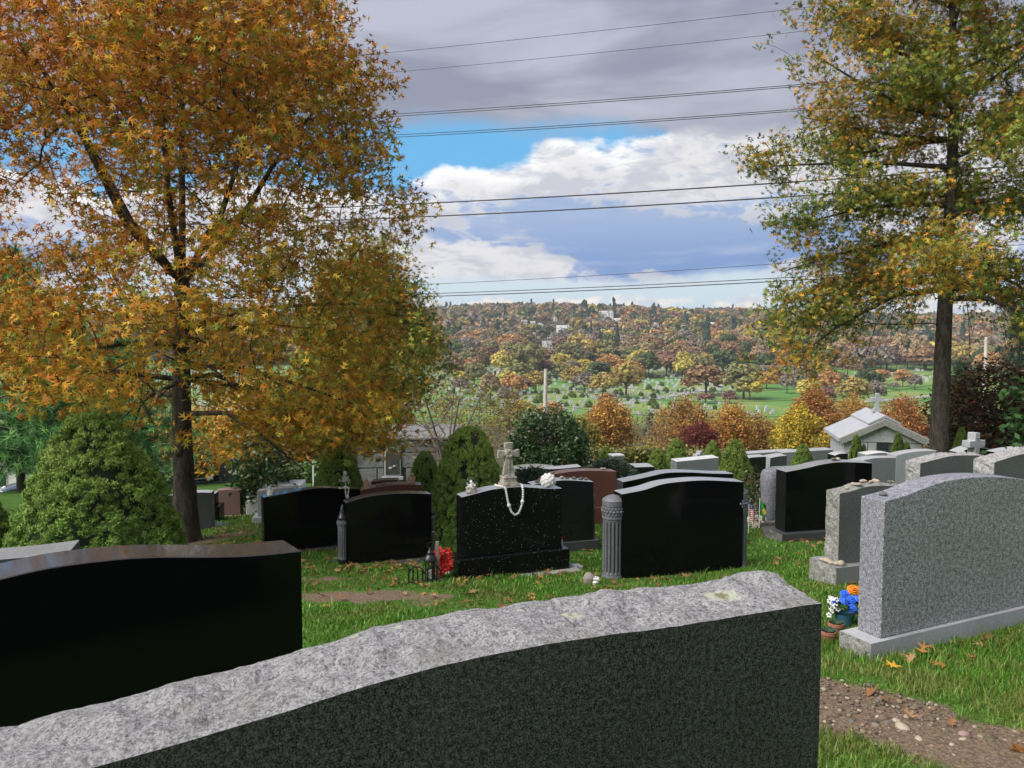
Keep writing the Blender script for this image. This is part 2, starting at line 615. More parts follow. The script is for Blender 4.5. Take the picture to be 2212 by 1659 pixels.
M['white_paint'] = plain('white_paint', (0.76, 0.75, 0.72), 0.5, 0.08)
M['bead'] = plain('white_bead', (0.68, 0.67, 0.63), 0.55, 0.12, 60)
M['bone'] = plain('bone_white', (0.58, 0.55, 0.45), 0.6, 0.25, 30)
M['old_stone'] = plain('weathered_cast_stone', (0.36, 0.33, 0.28), 0.9, 0.45, 22, bump=0.012, bscale=60)
M['tan'] = plain('tan_terracotta', (0.52, 0.31, 0.18), 0.7, 0.3, 25)
M['terracotta'] = plain('terracotta', (0.32, 0.13, 0.08), 0.8, 0.25, 12)
M['wood_grey'] = plain('weathered_wood', (0.20, 0.18, 0.16), 0.9, 0.3, 20)
M['pole_wood'] = plain('pale_pole_wood', (0.50, 0.46, 0.41), 0.9, 0.2, 1.5)
M['asphalt'] = plain('asphalt', (0.12, 0.115, 0.12), 0.9, 0.15, 5)
M['far_road'] = plain('far_road', (0.27, 0.27, 0.27), 0.9, 0.15, 0.2)
M['red_petal'] = plain('red_petal', (0.50, 0.018, 0.016), 0.6, 0.35, 30)
M['blue_petal'] = plain('blue_petal', (0.035, 0.15, 0.72), 0.6, 0.3, 40)
M['white_petal'] = plain('white_petal', (0.72, 0.66, 0.55), 0.7, 0.2, 40)
M['orange_petal'] = plain('orange_petal', (0.75, 0.25, 0.02), 0.6, 0.25, 40)
M['blue_pot'] = plain('blue_pot', (0.05, 0.16, 0.24), 0.4)
M['dark_leaf'] = plain('dark_leaf_plastic', (0.012, 0.04, 0.018), 0.5, 0.4, 30)
M['pebble'] = plain('pebble', (0.33, 0.275, 0.21), 0.8, 0.3, 30)
M['pebble_dark'] = plain('dark_pebble', (0.10, 0.095, 0.09), 0.7, 0.3, 30)
M['car_black'] = plain('black_car_paint', (0.006, 0.007, 0.009), 0.15, spec=0.6)
M['car_white'] = plain('white_car_paint', (0.72, 0.73, 0.74), 0.2, 0.03)
M['car_glass'] = plain('car_glass', (0.015, 0.018, 0.02), 0.05, spec=0.8)
M['tyre'] = plain('tyre_rubber', (0.015, 0.015, 0.015), 0.8)
M['lamp_white'] = plain('headlamp', (0.6, 0.62, 0.65), 0.1)
M['lamp_red'] = plain('tail_lamp', (0.4, 0.02, 0.02), 0.2)
M['house_white'] = plain('white_siding', (0.74, 0.73, 0.70), 0.7, 0.06, 0.5)
M['house_grey'] = plain('grey_siding', (0.45, 0.45, 0.46), 0.7, 0.08, 0.5)
M['roof_grey'] = plain('shingle_grey', (0.22, 0.215, 0.22), 0.9, 0.15, 0.6)
M['roof_pale'] = plain('shingle_pale', (0.42, 0.41, 0.42), 0.9, 0.15, 0.6)
M['pane'] = plain('window_pane', (0.02, 0.025, 0.03), 0.1, spec=0.7)


def glass_mat():
    m, T, b, _ = new_mat('clear_glass')
    b.inputs['Base Color'].default_value = (0.95, 0.97, 0.98, 1)
    b.inputs['Roughness'].default_value = 0.02
    b.inputs['Transmission Weight'].default_value = 1.0
    b.inputs['IOR'].default_value = 1.3
    return m


M['glass'] = glass_mat()


def ground_mat():
    m, T, b, _ = new_mat('lawn_and_soil')
    geo = T.node('ShaderNodeNewGeometry').outputs['Position']
    at_ = T.node('ShaderNodeAttribute', attribute_name='soil')
    soil = at_.outputs['Fac']
    at2 = T.node('ShaderNodeAttribute', attribute_name='wood')
    wood = at2.outputs['Fac']
    n = T.noise(geo, 1.1, 6.0, 0.6)
    f = T.noise(geo, 45.0, 5.0, 0.7)
    g = T.mix(T.step(n, 0.35, 0.68), (0.05, 0.15, 0.018), (0.11, 0.24, 0.032))
    g = T.mix(T.step(f, 0.35, 0.68), tuple(c * 0.5 for c in (0.05, 0.11, 0.015)), g)
    far = T.noise(geo, 0.035, 4.0, 0.6)
    gf = T.mix(T.step(far, 0.40, 0.62), (0.085, 0.20, 0.045), (0.19, 0.24, 0.075))
    y = T.xyz(geo)[1]
    g = T.mix(T.step(y, 60.0, 140.0), g, gf)
    d = T.mix(T.step(f, 0.3, 0.7), (0.085, 0.055, 0.038), (0.21, 0.155, 0.11))
    peb = T.voro(geo, 55.0)
    d = T.mix(T.m('MULTIPLY', T.step(peb, 0.30, 0.18), T.step(T.noise(geo, 40.0, 0.0), 0.48, 0.55)), d, (0.27, 0.22, 0.17))
    sm = T.step(T.m('ADD', soil, T.m('MULTIPLY', T.m('SUBTRACT', T.noise(geo, 7.0, 7.0, 0.7), 0.5), 1.0)), 0.36, 0.62)
    col = T.mix(sm, g, d)
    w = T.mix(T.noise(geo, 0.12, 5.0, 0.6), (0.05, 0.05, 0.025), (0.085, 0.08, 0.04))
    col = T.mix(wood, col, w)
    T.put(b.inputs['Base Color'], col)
    b.inputs['Roughness'].default_value = 0.95
    b.inputs['Specular IOR Level'].default_value = 0.15
    T.put(b.inputs['Normal'], T.bump(T.m('ADD', f, T.m('MULTIPLY', peb, -0.4)), 0.7, 0.02))
    return m


M['ground'] = ground_mat()
# ------------------------------------------------------------------ gravestones
def smooth_profile(pts, n=28):
    """Catmull-Rom through profile points (u, z), sorted by u"""
    P = [np.array(p, float) for p in pts]
    if len(P) == 2:
        return [tuple(p) for p in P]
    P = [2 * P[0] - P[1]] + P + [2 * P[-1] - P[-2]]
    out = []
    segs = len(P) - 3
    per = max(2, n // segs)
    for i in range(segs):
        a, b, c, d = P[i:i + 4]
        for k in range(per):
            t = k / per
            out.append(tuple(0.5 * ((2 * b) + (c - a) * t + (2 * a - 5 * b + 4 * c - d) * t * t + (-a + 3 * b - 3 * c + d) * t ** 3)))
    out.append(tuple(P[-2]))
    return out


def tablet_mesh(name, prof, zb, t, mats, rough=None, amp=0.012, seed=0, step=0.03, bev=0.004):
    """upright slab: profile (u,z) of the top, bottom at zb, thickness t (local y 0..t).
    rough: set of 'top','left','right' whose surface is broken rock (material slot 1)"""
    if not rough:
        poly = [(prof[0][0], zb), (prof[-1][0], zb)] + [p for p in reversed(prof)]
        mb = MB().prism(poly, 0, t)
        me = mb.mesh(name, mats, bevel=bev, ang=40)
        if len(mats) > 1:                       # end faces keep the sawn finish
            for p in me.polygons:
                if abs(p.normal.x) > 0.9:
                    p.material_index = 1
                elif len(mats) > 2 and p.normal.z > 0.6:
                    p.material_index = 2
        return me
    # outline walked bottom-left, up, over the top, down the right side
    L = [(prof[0][0], zb, 'left'), (prof[0][0], prof[0][1], 'left')]
    walk = []

    def seg(a, b, kind):
        d = math.dist(a, b)
        k = max(1, int(d / step))
        for i in range(k):
            s = i / k
            walk.append((a[0] + (b[0] - a[0]) * s, a[1] + (b[1] - a[1]) * s, kind))
    seg((prof[0][0], zb), prof[0], 'left')
    for i in range(len(prof) - 1):
        seg(prof[i], prof[i + 1], 'top')
    seg(prof[-1], (prof[-1][0], zb), 'right')
    walk.append((prof[-1][0], zb, 'right'))
    nv = max(4, int(t / step))
    vs, fs, mi = [], [], []
    n = len(walk)
    for i, (u, z, kind) in enumerate(walk):
        a = walk[max(0, i - 1)]
        b = walk[min(n - 1, i + 1)]
        tx, tz = b[0] - a[0], b[1] - a[1]
        ll = math.hypot(tx, tz) or 1.0
        nx, nz = -tz / ll, tx / ll
        for j in range(nv + 1):
            v = t * j / nv
            d = 0.0
            if kind in rough:
                q = Vector((u * 5 + seed * 7.1, v * 5, z * 5))
                d = (mnoise.fractal(q * 2.2, 0.8, 2.1, 5) * 0.9 + mnoise.turbulence(q * 1.1, 3, False) * 0.8 - 0.2)
                cell = mnoise.voronoi(q * 1.6)[0]
                d += 0.9 * (cell[1] - cell[0]) - 0.35            # broken facets
                e = min(1.0, j / nv * 5.0) * (0.35 + 0.65 * min(1.0, (nv - j) / nv * 4.0))
                d *= amp * (0.08 + 0.92 * e)
                d += amp * 0.8 * e
            vs.append((u + nx * d, v, z + nz * d))
    for i in range(n - 1):
        for j in range(nv):
            a = i * (nv + 1) + j
            fs.append((a, a + 1, a + nv + 2, a + nv + 1))
            mi.append(1 if walk[i][2] in rough else 0)
    fs.append(tuple(i * (nv + 1) for i in range(n)))
    mi.append(0)
    fs.append(tuple(i * (nv + 1) + nv for i in range(n - 1, -1, -1)))
    mi.append(0)
    me = bpy.data.meshes.new(name)
    me.from_pydata(vs, [], fs)
    for mt in mats:
        me.materials.append(mt)
    me.polygons.foreach_set('material_index', mi)
    me.update()
    bm = bmesh.new()
    bm.from_mesh(me)
    bmesh.ops.recalc_face_normals(bm, faces=bm.faces)
    bm.to_mesh(me)
    bm.free()
    return me


STONES = {}


def stone(key, label, top, D, a=20.0, t=0.20, mat='black', bottom=None, br=None, base=0.2, over=0.08, basemat=None,
          rough=None, amp=0.012, ends=None, topmat=None, base_rough=False, name='gravestone', anchor=True, seed=0, foot=0.0,
          step=0.03, bev=0.004, over_front=None, right=False):
    """top: picture positions of the upper front edge from left to right; D: distance of its left corner"""
    P0 = at(top[0][0], top[0][1], D)
    if right:                                   # D is the distance of the right corner
        n_ = np.array([-math.sin(math.radians(a)), math.cos(math.radians(a)), 0])
        P0 = on_plane(top[0][0], top[0][1], at(top[-1][0], top[-1][1], D), n_)
    if bottom is not None:
        B = at(top[0][0], bottom, D)
        zb = B[2]
        if br is not None:
            d = ray(*br)
            s = (zb - EYE) / d[2]
            Q = CAMP + d * s
            a = math.degrees(math.atan2(Q[1] - P0[1], Q[0] - P0[0]))
    else:
        zb = float(g_base(P0[0], P0[1])) + base + foot
    ar = math.radians(a)
    ux = np.array([math.cos(ar), math.sin(ar), 0])
    vx = np.array([-math.sin(ar), math.cos(ar), 0])
    prof = []
    for px, py in top:
        q = on_plane(px, py, P0, vx)
        prof.append((float(np.dot(q - P0, ux)), float(q[2])))
    w = prof[-1][0]
    zg = zb - base - foot
    root = thing(name, label, 'gravestone', (float(P0[0]), float(P0[1]), zg), ar)
    prof = [(u, z - zg) for u, z in prof]
    hb = base + foot
    pr = smooth_profile(prof) if len(prof) > 2 else prof
    mats = [M[mat]]
    if rough:
        mats.append(M[ends or 'rock_grey'])
    elif ends or topmat:
        mats += [M[ends or mat], M[topmat or mat]]
    me = tablet_mesh('tablet', pr, hb + 0.002, t, mats, rough, amp, seed, step, bev)
    link('tablet', me, root)
    if base > 0:
        of = over if over_front is None else over_front
        bmt = M[basemat or mat]
        if base_rough:
            bp = [(-over, hb), (w + over, hb)]
            bme = tablet_mesh('base', bp, foot - 0.25, t + 2 * of, [bmt, M['rock_grey'] if base_rough is True else M[base_rough]],
                              {'left', 'right'}, 0.012, seed + 3, 0.03)
            # the long sides are broken too: a slightly uneven skirt
            bo = link('base', bme, root)
            bo.location = (0, -of, 0)
        else:
            bo = MB().box(-over, w + over, -of, t + of, foot - 0.25, hb).build('base', bmt, root, bevel=0.006)
    if foot > 0:
        MB().box(-over - 0.1, w + over + 0.1, -over - 0.1, t + over + 0.1, -0.25, foot - 0.002).build('footing', M['concrete'], root, bevel=0.01)
    if anchor and bottom is not None:
        for k in (0.0, 0.5, 1.0):
            c = P0 + ux * (w * k) + vx * (t / 2)
            ANCH.append((c[0], c[1], zg + 0.02 - float(g_base(c[0], c[1]))))
    STONES[key] = dict(root=root, w=w, prof=pr, t=t, zg=zg, P0=P0, ux=ux, vx=vx, a=ar, hb=hb)
    return STONES[key]


def top_at(key, u):
    pr = STONES[key]['prof']
    return float(np.interp(u, [p[0] for p in pr], [p[1] for p in pr]))


def world_of(key, u, v, z):
    s = STONES[key]
    p = s['P0'] + s['ux'] * u + s['vx'] * v
    return (float(p[0]), float(p[1]), s['zg'] + z)


def column(key, u, r, z0, z1, style):
    """fluted column at the end of a gravestone; parts: shaft, capital, cap, plinth"""
    s = STONES[key]
    root = s['root']
    v = s['t'] / 2
    H = z1 - z0
    nfl = 16
    mk = M['steel_grey']
    if style == 'dark':
        cz = [0.09, 0.62, 0.64, 0.76, 0.78, 1.0]
    else:
        cz = [0.07, 0.72, 0.75, 0.875, 0.90, 1.0]
    za = [z0 + H * k for k in cz]
    pl = MB().lathe([(r * 1.02, z0), (r * 1.02, za[0] - 0.02), (r * 0.97, za[0])], 32)
    o = pl.build('plinth', M['black_satin' if style == 'dark' else 'steel_grey'], root, smooth=True)
    o.location = (u, v, 0)
    sh = MB()
    n = nfl * 6

    def fl(a, zz):
        ph = (a * nfl / (2 * math.pi)) % 1.0
        inn = 0.25 < ph < 0.80
        e = min(1.0, max(0.0, min((zz - za[0] - 0.015) / 0.02, (za[1] - 0.015 - zz) / 0.02)))
        return 1.0 - (0.085 * e if inn else 0.0)
    prof = [(r * 0.93, za[0]), (r * 0.93, za[0] + 0.016), (r * 0.93, za[0] + 0.04), (r * 0.93, za[1] - 0.04), (r * 0.93, za[1] - 0.016), (r * 0.93, za[1])]
    sh.lathe(prof, n, flute=fl)
    me = sh.mesh('shaft', [mk, M['flute_dark']])
    for p in me.polygons:
        c = p.center
        if p.area > 1e-5 and math.hypot(c.x, c.y) < r * 0.88 and abs(p.normal.z) < 0.5:
            p.material_index = 1
    o = link('shaft', me, root)
    o.location = (u, v, 0)
    rg = MB().lathe([(r * 0.96, za[1]), (r * 1.0, za[1] + 0.006), (r * 1.0, za[2] - 0.004), (r * 0.95, za[2])], 32).build('ring', mk, root, smooth=True)
    rg.location = (u, v, 0)
    cp = MB().lathe([(r * 0.94, za[2]), (r * 0.94, za[3])], 32).build('capital', M['flute_dark' if style == 'dark' else 'steel_grey'], root, smooth=True)
    cp.location = (u, v, 0)
    zc = (za[2] + za[3]) / 2
    hh = (za[3] - za[2]) / 2
    for k in range(10):                          # carved flowers round the capital
        th = 2 * math.pi * k / 10
        fb = MB()
        for q in range(6):
            al = 2 * math.pi * q / 6
            fb.ball((0, 0.6 * hh * math.cos(al), 0.6 * hh * math.sin(al)), 0.30 * hh, 6, 4, sq=(0.55, 1, 1))
        fb.ball((0.004, 0, 0), 0.30 * hh, 6, 4)
        f = fb.build('carved_flower', mk, cp, smooth=True)
        f.location = (r * 0.95 * math.cos(th), r * 0.95 * math.sin(th), zc)
        f.rotation_euler = (0, 0, th)
    if style == 'dark':
        cap = [(r * 1.05, za[3]), (r * 1.06, za[4]), (r * 0.98, za[4] + 0.012), (r * 0.72, za[4] + H * .05), (r * 0.50, za[4] + H * .11), (r * 0.30, za[5] - H * .03), (0.004, za[5])]
    else:
        cap = [(r * 0.99, za[3]), (r * 1.0, za[4] + H * .035), (r * 0.88, za[4] + H * .055), (r * 0.62, za[4] + H * .075), (r * 0.34, za[5] - 0.01), (0.004, za[5])]
    o = MB().lathe(cap, 32).build('cap', M['black_satin' if style == 'dark' else 'steel_grey'], root, smooth=True)
    o.location = (u, v, 0)


# --- the stone in front of the camera: dark green polished face, broken top with lichen
TS1 = [(-330, 1750), (-100, 1730), (190, 1661), (420, 1597), (640, 1530), (830, 1470), (1010, 1425), (1180, 1392), (1350, 1367), (1500, 1346), (1640, 1323), (1776, 1303)]
D1 = 1.90
s1 = None
Pr = at(1776, 1303, D1)
A1 = 24.0
# left corner of the same plane
nv_ = np.array([-math.sin(math.radians(A1)), math.cos(math.radians(A1)), 0])
PL = on_plane(TS1[0][0], TS1[0][1], Pr, nv_)
M['rock_front'] = rock('broken_front_granite', (0.13, 0.125, 0.13), (0.46, 0.455, 0.475), (0.22, 0.21, 0.19), scale=60.0, bump=0.018)
S = stone('front', 'dark green granite gravestone close to the camera with a broken lichen spotted top', TS1, float(PL[1]), A1, 0.25, 'dark_green',
          base=0.22, basemat='dark_green', rough={'top', 'right', 'left'}, ends='rock_front', amp=0.017, seed=1, anchor=False, step=0.012)
def lichen_spots(key, spots):
    """picture positions on the broken top turned into places on the stone"""
    st = STONES[key]
    out = []
    for px, py, r in spots:
        best = None
        for v in np.linspace(0, st['t'], 60):
            q = on_plane(px, py, st['P0'] + st['vx'] * v, st['vx'])
            u = float(np.dot(q - st['P0'], st['ux']))
            e = abs(float(q[2]) - st['zg'] - (top_at(key, u) + 0.022))
            if best is None or e < best[0]:
                best = (e, (u, float(v), float(q[2]) - st['zg'], r))
        out.append(best[1])
    return out


_lm = rock('lichen_front_granite', (0.13, 0.125, 0.13), (0.46, 0.455, 0.475), (0.22, 0.21, 0.19), scale=60.0, bump=0.018,
           lichen=lichen_spots('front', [(1557, 1275, 0.042), (1235, 1313, 0.028), (855, 1343, 0.018), (1065, 1368, 0.020), (1368, 1267, 0.024), (1122, 1309, 0.013), (965, 1335, 0.012), (760, 1358, 0.02)]))
[c for c in S['root'].children if c.name.startswith('tablet')][0].data.materials[1] = _lm
stone('left_black', 'big polished black gravestone at the left edge with a glossy wavy top',
      [(-230, 1300), (-110, 1282), (0, 1251), (110, 1226), (240, 1209), (340, 1203), (440, 1203), (545, 1200), (651, 1190)], 3.75, 35, 0.25, 'black', topmat='brown_top', base=0.2, anchor=False, right=True)
stone('left_grey', 'small grey gravestone tucked behind the black one at the left edge below the round spruce',
      [(-160, 1226), (-60, 1213), (40, 1204), (110, 1196), (152, 1190)], 4.9, 18, 0.3, 'charcoal', topmat='grey_smooth', base=0.2, anchor=False)
# --- second row
stone('skeleton', 'polished black wavy gravestone with a toy skeleton sitting on its top',
      [(569, 1075), (616, 1066), (661, 1057.5), (700, 1054), (751, 1055.5), (778, 1056)], 10.1, t=0.17, mat='black', topmat='brown_top', bottom=1197, br=(727, 1178), base=0.05, over=0.1, basemat='charcoal')
stone('pillar_small', 'polished black arched gravestone with slim fluted black end columns',
      [(748, 1086), (790, 1073.5), (838, 1067), (887, 1065.5), (932, 1067)], 9.35, t=0.17, mat='black', topmat='brown_top', bottom=1222, br=(906, 1205), base=0.03, over=0.17, basemat='charcoal')
stone('flecked', 'black gravestone flecked with silver, a stone cross and a white rosary on its top',
      [(997.6, 1073.6), (1027, 1066), (1058, 1058), (1086, 1054), (1121, 1051.3), (1155, 1053), (1183, 1055), (1214, 1054.5)], 8.75, t=0.20, mat='sparkle', topmat='black_top',
      bottom=1206, br=(1214, 1183), base=0.23, over=0.07, foot=0.04)
stone('column_big', 'large polished black wavy gravestone with thick grey fluted columns at its ends',
      [(1343.5, 1067), (1390, 1058), (1433, 1045), (1482, 1039), (1530, 1037), (1607, 1040.6)], 8.75, t=0.22, mat='black', topmat='black_top', bottom=1257, br=(1605, 1233), base=0.04, over=0.1, basemat='charcoal')
stone('matte_black', 'dull black gravestone with flat pebbles along its top behind the flecked one',
      [(1150, 1047), (1190, 1040), (1225, 1037), (1282, 1040.5)], 11.0, 17, t=0.22, mat='black_satin', bottom=1176, base=0.2, basemat='charcoal', topmat='light_grey', over_front=0.04)
stone('brown', 'red brown granite gravestone with a wavy top behind the dull black one',
      [(1165, 1034), (1200, 1024), (1240, 1018), (1280, 1016.5), (1332, 1018)], 13.2, 17, t=0.25, mat='red_granite', topmat='pink', base=0.2, anchor=False)
stone('column_behind', 'black gravestone with a pale wavy top directly behind the one with thick grey columns',
      [(1346, 1041), (1398, 1030), (1440, 1021), (1489, 1020), (1540, 1022.5), (1584, 1023)], 10.8, 14, t=0.24, mat='black', ends='charcoal', topmat='black_top', base=0.2, anchor=False)
# --- right hand group
stone('grey_big', 'big speckled grey granite gravestone with a curved top at the right edge',
      [(1911, 1082.5), (1956, 1070.7), (1998, 1054), (2040, 1040), (2082, 1033), (2124, 1030), (2166, 1031), (2212, 1035.6), (2290, 1052), (2350, 1064)], 5.25, t=0.19, mat='grey', bottom=1380, br=(2212, 1308),
      base=0.13, basemat='light_grey', ends='grey_sawn', topmat='grey_sawn', over=0.13, over_front=0.035, base_rough=True)
stone('pebbled', 'grey gravestone with rough broken sides and a row of pebbles on its top',
      [(1814, 1066.5), (1840, 1061), (1866, 1052.5), (1895, 1049), (1932, 1050), (1960, 1053)], 7.6, 17, t=0.19, mat='mid_grey', bottom=1219, base=0.2, over=0.10,
      basemat='grey_smooth', rough={'top', 'left', 'right'}, base_rough=True, amp=0.014, seed=4)
stone('right_black', 'wide polished black gravestone on a broken stone base left of the speckled grey one',
      [(1698.5, 1019), (1745, 1010), (1774, 1003), (1810, 998), (1850, 998.5), (1884.5, 1000)], 11.4, 14, t=0.26, mat='black', topmat='black_top', bottom=1150, base=0.17, over=0.12,
      basemat='charcoal', base_rough='rock_dark', ends='black_satin', seed=6)
stone('right_grey', 'plain grey gravestone just behind the right end of the wide black one',
      [(1850, 998), (1885, 990), (1910, 988.5), (1936, 988.5)], 13.2, 15, t=0.24, mat='grey_smooth', topmat='light_grey', base=0.15, anchor=False)
stone('right_pale', 'pale grey gravestone with a low wavy top behind the plain grey one',
      [(1936, 984), (1960, 978), (1990, 974), (2023, 973)], 14.5, 14, t=0.24, mat='light_grey', base=0.15, anchor=False)
stone('rough_one', 'grey gravestone with broken sides and a broken wavy top behind the speckled grey one',
      [(1988, 1001), (2020, 993), (2055, 985), (2090, 983.5), (2127, 984)], 11.0, 17, t=0.26, mat='mid_grey', rough={'top', 'left', 'right'}, ends='rock_white', amp=0.02, base=0.15, anchor=False, seed=8)
stone('rough_two', 'grey gravestone with a broken top cut off by the right edge of the view',
      [(2148, 999), (2175, 990), (2212, 980), (2260, 975), (2300, 976)], 8.9, 17, t=0.27, mat='mid_grey', rough={'top', 'left', 'right'}, ends='rock_white', amp=0.02, base=0.15, anchor=False, seed=9)
stone('far_black_a', 'black gravestone with a pale arched top behind the white stone cross',
      [(2072, 978), (2092, 969), (2112, 966), (2135, 969), (2152, 975)], 16.5, 12, t=0.3, mat='black', topmat='light_grey', base=0.15, anchor=False)
stone('far_black_b', 'low black gravestone with a pale flat top at the right edge behind the cross',
      [(2158, 978), (2180, 973), (2212, 969), (2260, 968)], 14.5, 12, t=0.3, mat='black', topmat='light_grey', base=0.15, anchor=False)
# --- middle distance
stone('mid_grey_long', 'long light grey gravestone with carved end between the small cone spruces',
      [(1462, 997), (1553, 988)], 17.5, 8, t=0.4, mat='grey_smooth', topmat='white_stone', base=0.15, anchor=False)
stone('mid_black_low', 'low black block gravestone beside the grey pillar monument',
      [(1373, 1009), (1414, 1008)], 17.2, 8, t=0.5, mat='black_satin', topmat='light_grey', base=0.1, anchor=False)
stone('mid_black_pale', 'black gravestone with a pale wavy top behind the grey green juniper',
      [(1128, 1018), (1165, 1013), (1200, 1013), (1256, 1008)], 16.5, 10, t=0.35, mat='black_satin', topmat='light_grey', base=0.15, anchor=False)
stone('mid_rough', 'low rough grey gravestone beyond the stone cross',
      [(1112, 1013), (1150, 1008), (1200, 1010)], 18.5, 8, t=0.4, mat='grey_smooth', rough={'top', 'left'}, base=0.15, anchor=False, seed=12)
stone('row_black', 'black gravestone with pale wavy top right of the cone spruces',
      [(1608, 992), (1625, 988), (1655, 986)], 19.0, 8, t=0.35, mat='black_satin', topmat='light_grey', base=0.15, anchor=False)
stone('row_grey', 'grey gravestone with carved end next to the black one in the back row',
      [(1664, 989), (1686, 985), (1700, 984)], 19.5, 8, t=0.4, mat='charcoal', ends='light_grey', topmat='light_grey', base=0.15, anchor=False)
stone('row_wall', 'long low grey family stone in the back row left of the mausoleum',
      [(1690, 978), (1800, 971)], 24.0, 6, t=0.5, mat='grey_smooth', topmat='light_grey', base=0.15, anchor=False)
stone('row_wall_far', 'long grey stone ledge in the back row beyond the small cone spruce',
      [(1612, 980), (1690, 975), (1720, 974)], 27.0, 6, t=0.5, mat='grey_smooth', topmat='light_grey', base=0.15, anchor=False)
stone('row_black_far', 'small black gravestone with pale top in front of the mausoleum',
      [(1803, 984), (1815, 980), (1832, 979)], 21.0, 8, t=0.35, mat='black_satin', topmat='white_stone', base=0.12, anchor=False)
stone('row_low_pale', 'low pale gravestone below the mausoleum window',
      [(1872, 982), (1900, 978), (1925, 979)], 18.0, 8, t=0.35, mat='grey_smooth', topmat='white_stone', base=0.12, anchor=False)
stone('red_angels', 'red brown granite gravestone with two tan angel figurines on its wavy top',
      [(778.5, 1060), (810, 1053), (850, 1047.5), (880, 1046.5), (910, 1048)], 11.6, 8, t=0.25, mat='red_granite', base=0.15, anchor=False)
stone('red_behind', 'dark red gravestone peeping out behind the one with the angel figurines',
      [(802, 1041), (830, 1037.5), (859, 1037)], 14.0, 4, t=0.25, mat='dark_red', base=0.15, anchor=False)
stone('trunk_grey', 'dark grey gravestone standing right behind the oak trunk',
      [(331, 1082), (365, 1072), (400, 1066), (430, 1063.5), (456.5, 1064)], 13.0, 8, t=0.22, mat='charcoal', topmat='white_stone', bottom=1145, base=0.14, over=0.2, basemat='charcoal')
stone('trunk_black', 'narrow black gravestone edge between the dark grey and the pink ones',
      [(440, 1067), (465, 1066)], 14.3, 6, t=0.22, mat='black', topmat='light_grey', base=0.15, anchor=False)
stone('pink', 'dusky pink gravestone in the lawn right of the oak trunk',
      [(464.5, 1061), (480, 1058.5), (500, 1058), (518, 1060)], 15.0, 6, t=0.25, mat='pink', bottom=1113, base=0.06, over=0.1, basemat='pink')
stone('left_rough', 'light grey rough sided gravestone behind the left end of the skeleton stone',
      [(556, 1062), (575, 1059), (610, 1055), (640, 1053)], 13.0, 10, t=0.22, mat='light_grey', rough={'top', 'left', 'right'}, ends='rock_white', bottom=1116, base=0.05, seed=14)
# ------------------------------------------------------------------ ground
def soil_at(x, y):
    s = np.zeros_like(x)
    d = np.abs(0.75 * x + 0.66 * y - 4.34)
    s = np.maximum(s, np.clip(1.25 - d / 0.42, 0, 1) * (x > 0.9) * np.clip((4.9 - x) / 1.0, 0, 1))
    for cx, cy, rx, ry, a in ((-1.55, 7.75, 1.0, 0.30, 0.9), (-2.1, 8.6, 0.6, 0.2, 0.6), (-4.3, 11.7, 0.9, 0.5, 0.6), (-4.6, 11.1, 0.6, 0.5, 0.7), (-0.4, 7.4, 0.8, 0.2, 0.55)):
        q = np.sqrt(((x - cx) / rx) ** 2 + ((y - cy) / ry) ** 2)
        s = np.maximum(s, a * np.clip(1.4 - q, 0, 1))
    wob = np.sin(x * 5.1 + 1.7 * np.sin(y * 4.3)) * np.sin(y * 6.3 + 1.3 * np.sin(x * 3.7)) + 0.6 * np.sin(x * 13.0 + 2 * np.sin(y * 9.0)) * np.sin(y * 15.0)
    return np.clip(s + np.where(s > 0.02, 0.22 * wob, 0), 0, 1)


def make_ground():
    g1 = [18.0]
    while g1[-1] < 2600:
        g1.append(g1[-1] * 1.09 + 0.1)
    xs = np.concatenate([-np.array(g1[::-1]), np.arange(-17.75, 17.9, 0.25), np.array(g1)])
    ys = np.concatenate([np.arange(-50, 0, 2.0), np.arange(0, 20, 0.2), np.arange(20, 60, 1.0), np.arange(60, 320, 6.0), np.arange(320, 1500, 20.0), np.arange(1500, 4001, 125.0)])
    X, Y = np.meshgrid(xs, ys)
    Z = ground(X.ravel(), Y.ravel())
    near = np.clip((40 - Y.ravel()) / 25, 0, 1)
    Z = Z + near * 0.012 * (np.sin(X.ravel() * 2.7 + 1.1) * np.sin(Y.ravel() * 2.1) + 0.6 * np.sin(X.ravel() * 6.1 + Y.ravel() * 5.2))
    V = np.stack([X.ravel(), Y.ravel(), Z], 1)
    nx, ny = len(xs), len(ys)
    idx = np.arange(nx * ny).reshape(ny, nx)
    F = np.stack([idx[:-1, :-1].ravel(), idx[:-1, 1:].ravel(), idx[1:, 1:].ravel(), idx[1:, :-1].ravel()], 1)
    me = np_mesh('ground', V, F, M['ground'], smooth=True)
    a = me.attributes.new('soil', 'FLOAT', 'POINT')
    a.data.foreach_set('value', soil_at(V[:, 0], V[:, 1]).astype(np.float32))
    w = me.attributes.new('wood', 'FLOAT', 'POINT')
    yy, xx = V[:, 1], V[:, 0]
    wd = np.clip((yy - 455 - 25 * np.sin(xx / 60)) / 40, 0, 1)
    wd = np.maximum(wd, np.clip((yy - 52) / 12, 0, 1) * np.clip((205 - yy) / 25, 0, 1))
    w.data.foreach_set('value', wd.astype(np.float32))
    o = link('ground', me)
    tag(o, 'grassy cemetery ground falling away to the valley', None, kind='structure')
    return o


make_ground()
# ------------------------------------------------------------------ trees
def unit(v):
    return v / np.maximum(np.linalg.norm(v, axis=-1, keepdims=True), 1e-9)


def noise3(P, s, seed=0.0):
    return np.array([mnoise.noise(Vector((p[0] * s + seed, p[1] * s - seed, p[2] * s + 2 * seed))) for p in P])


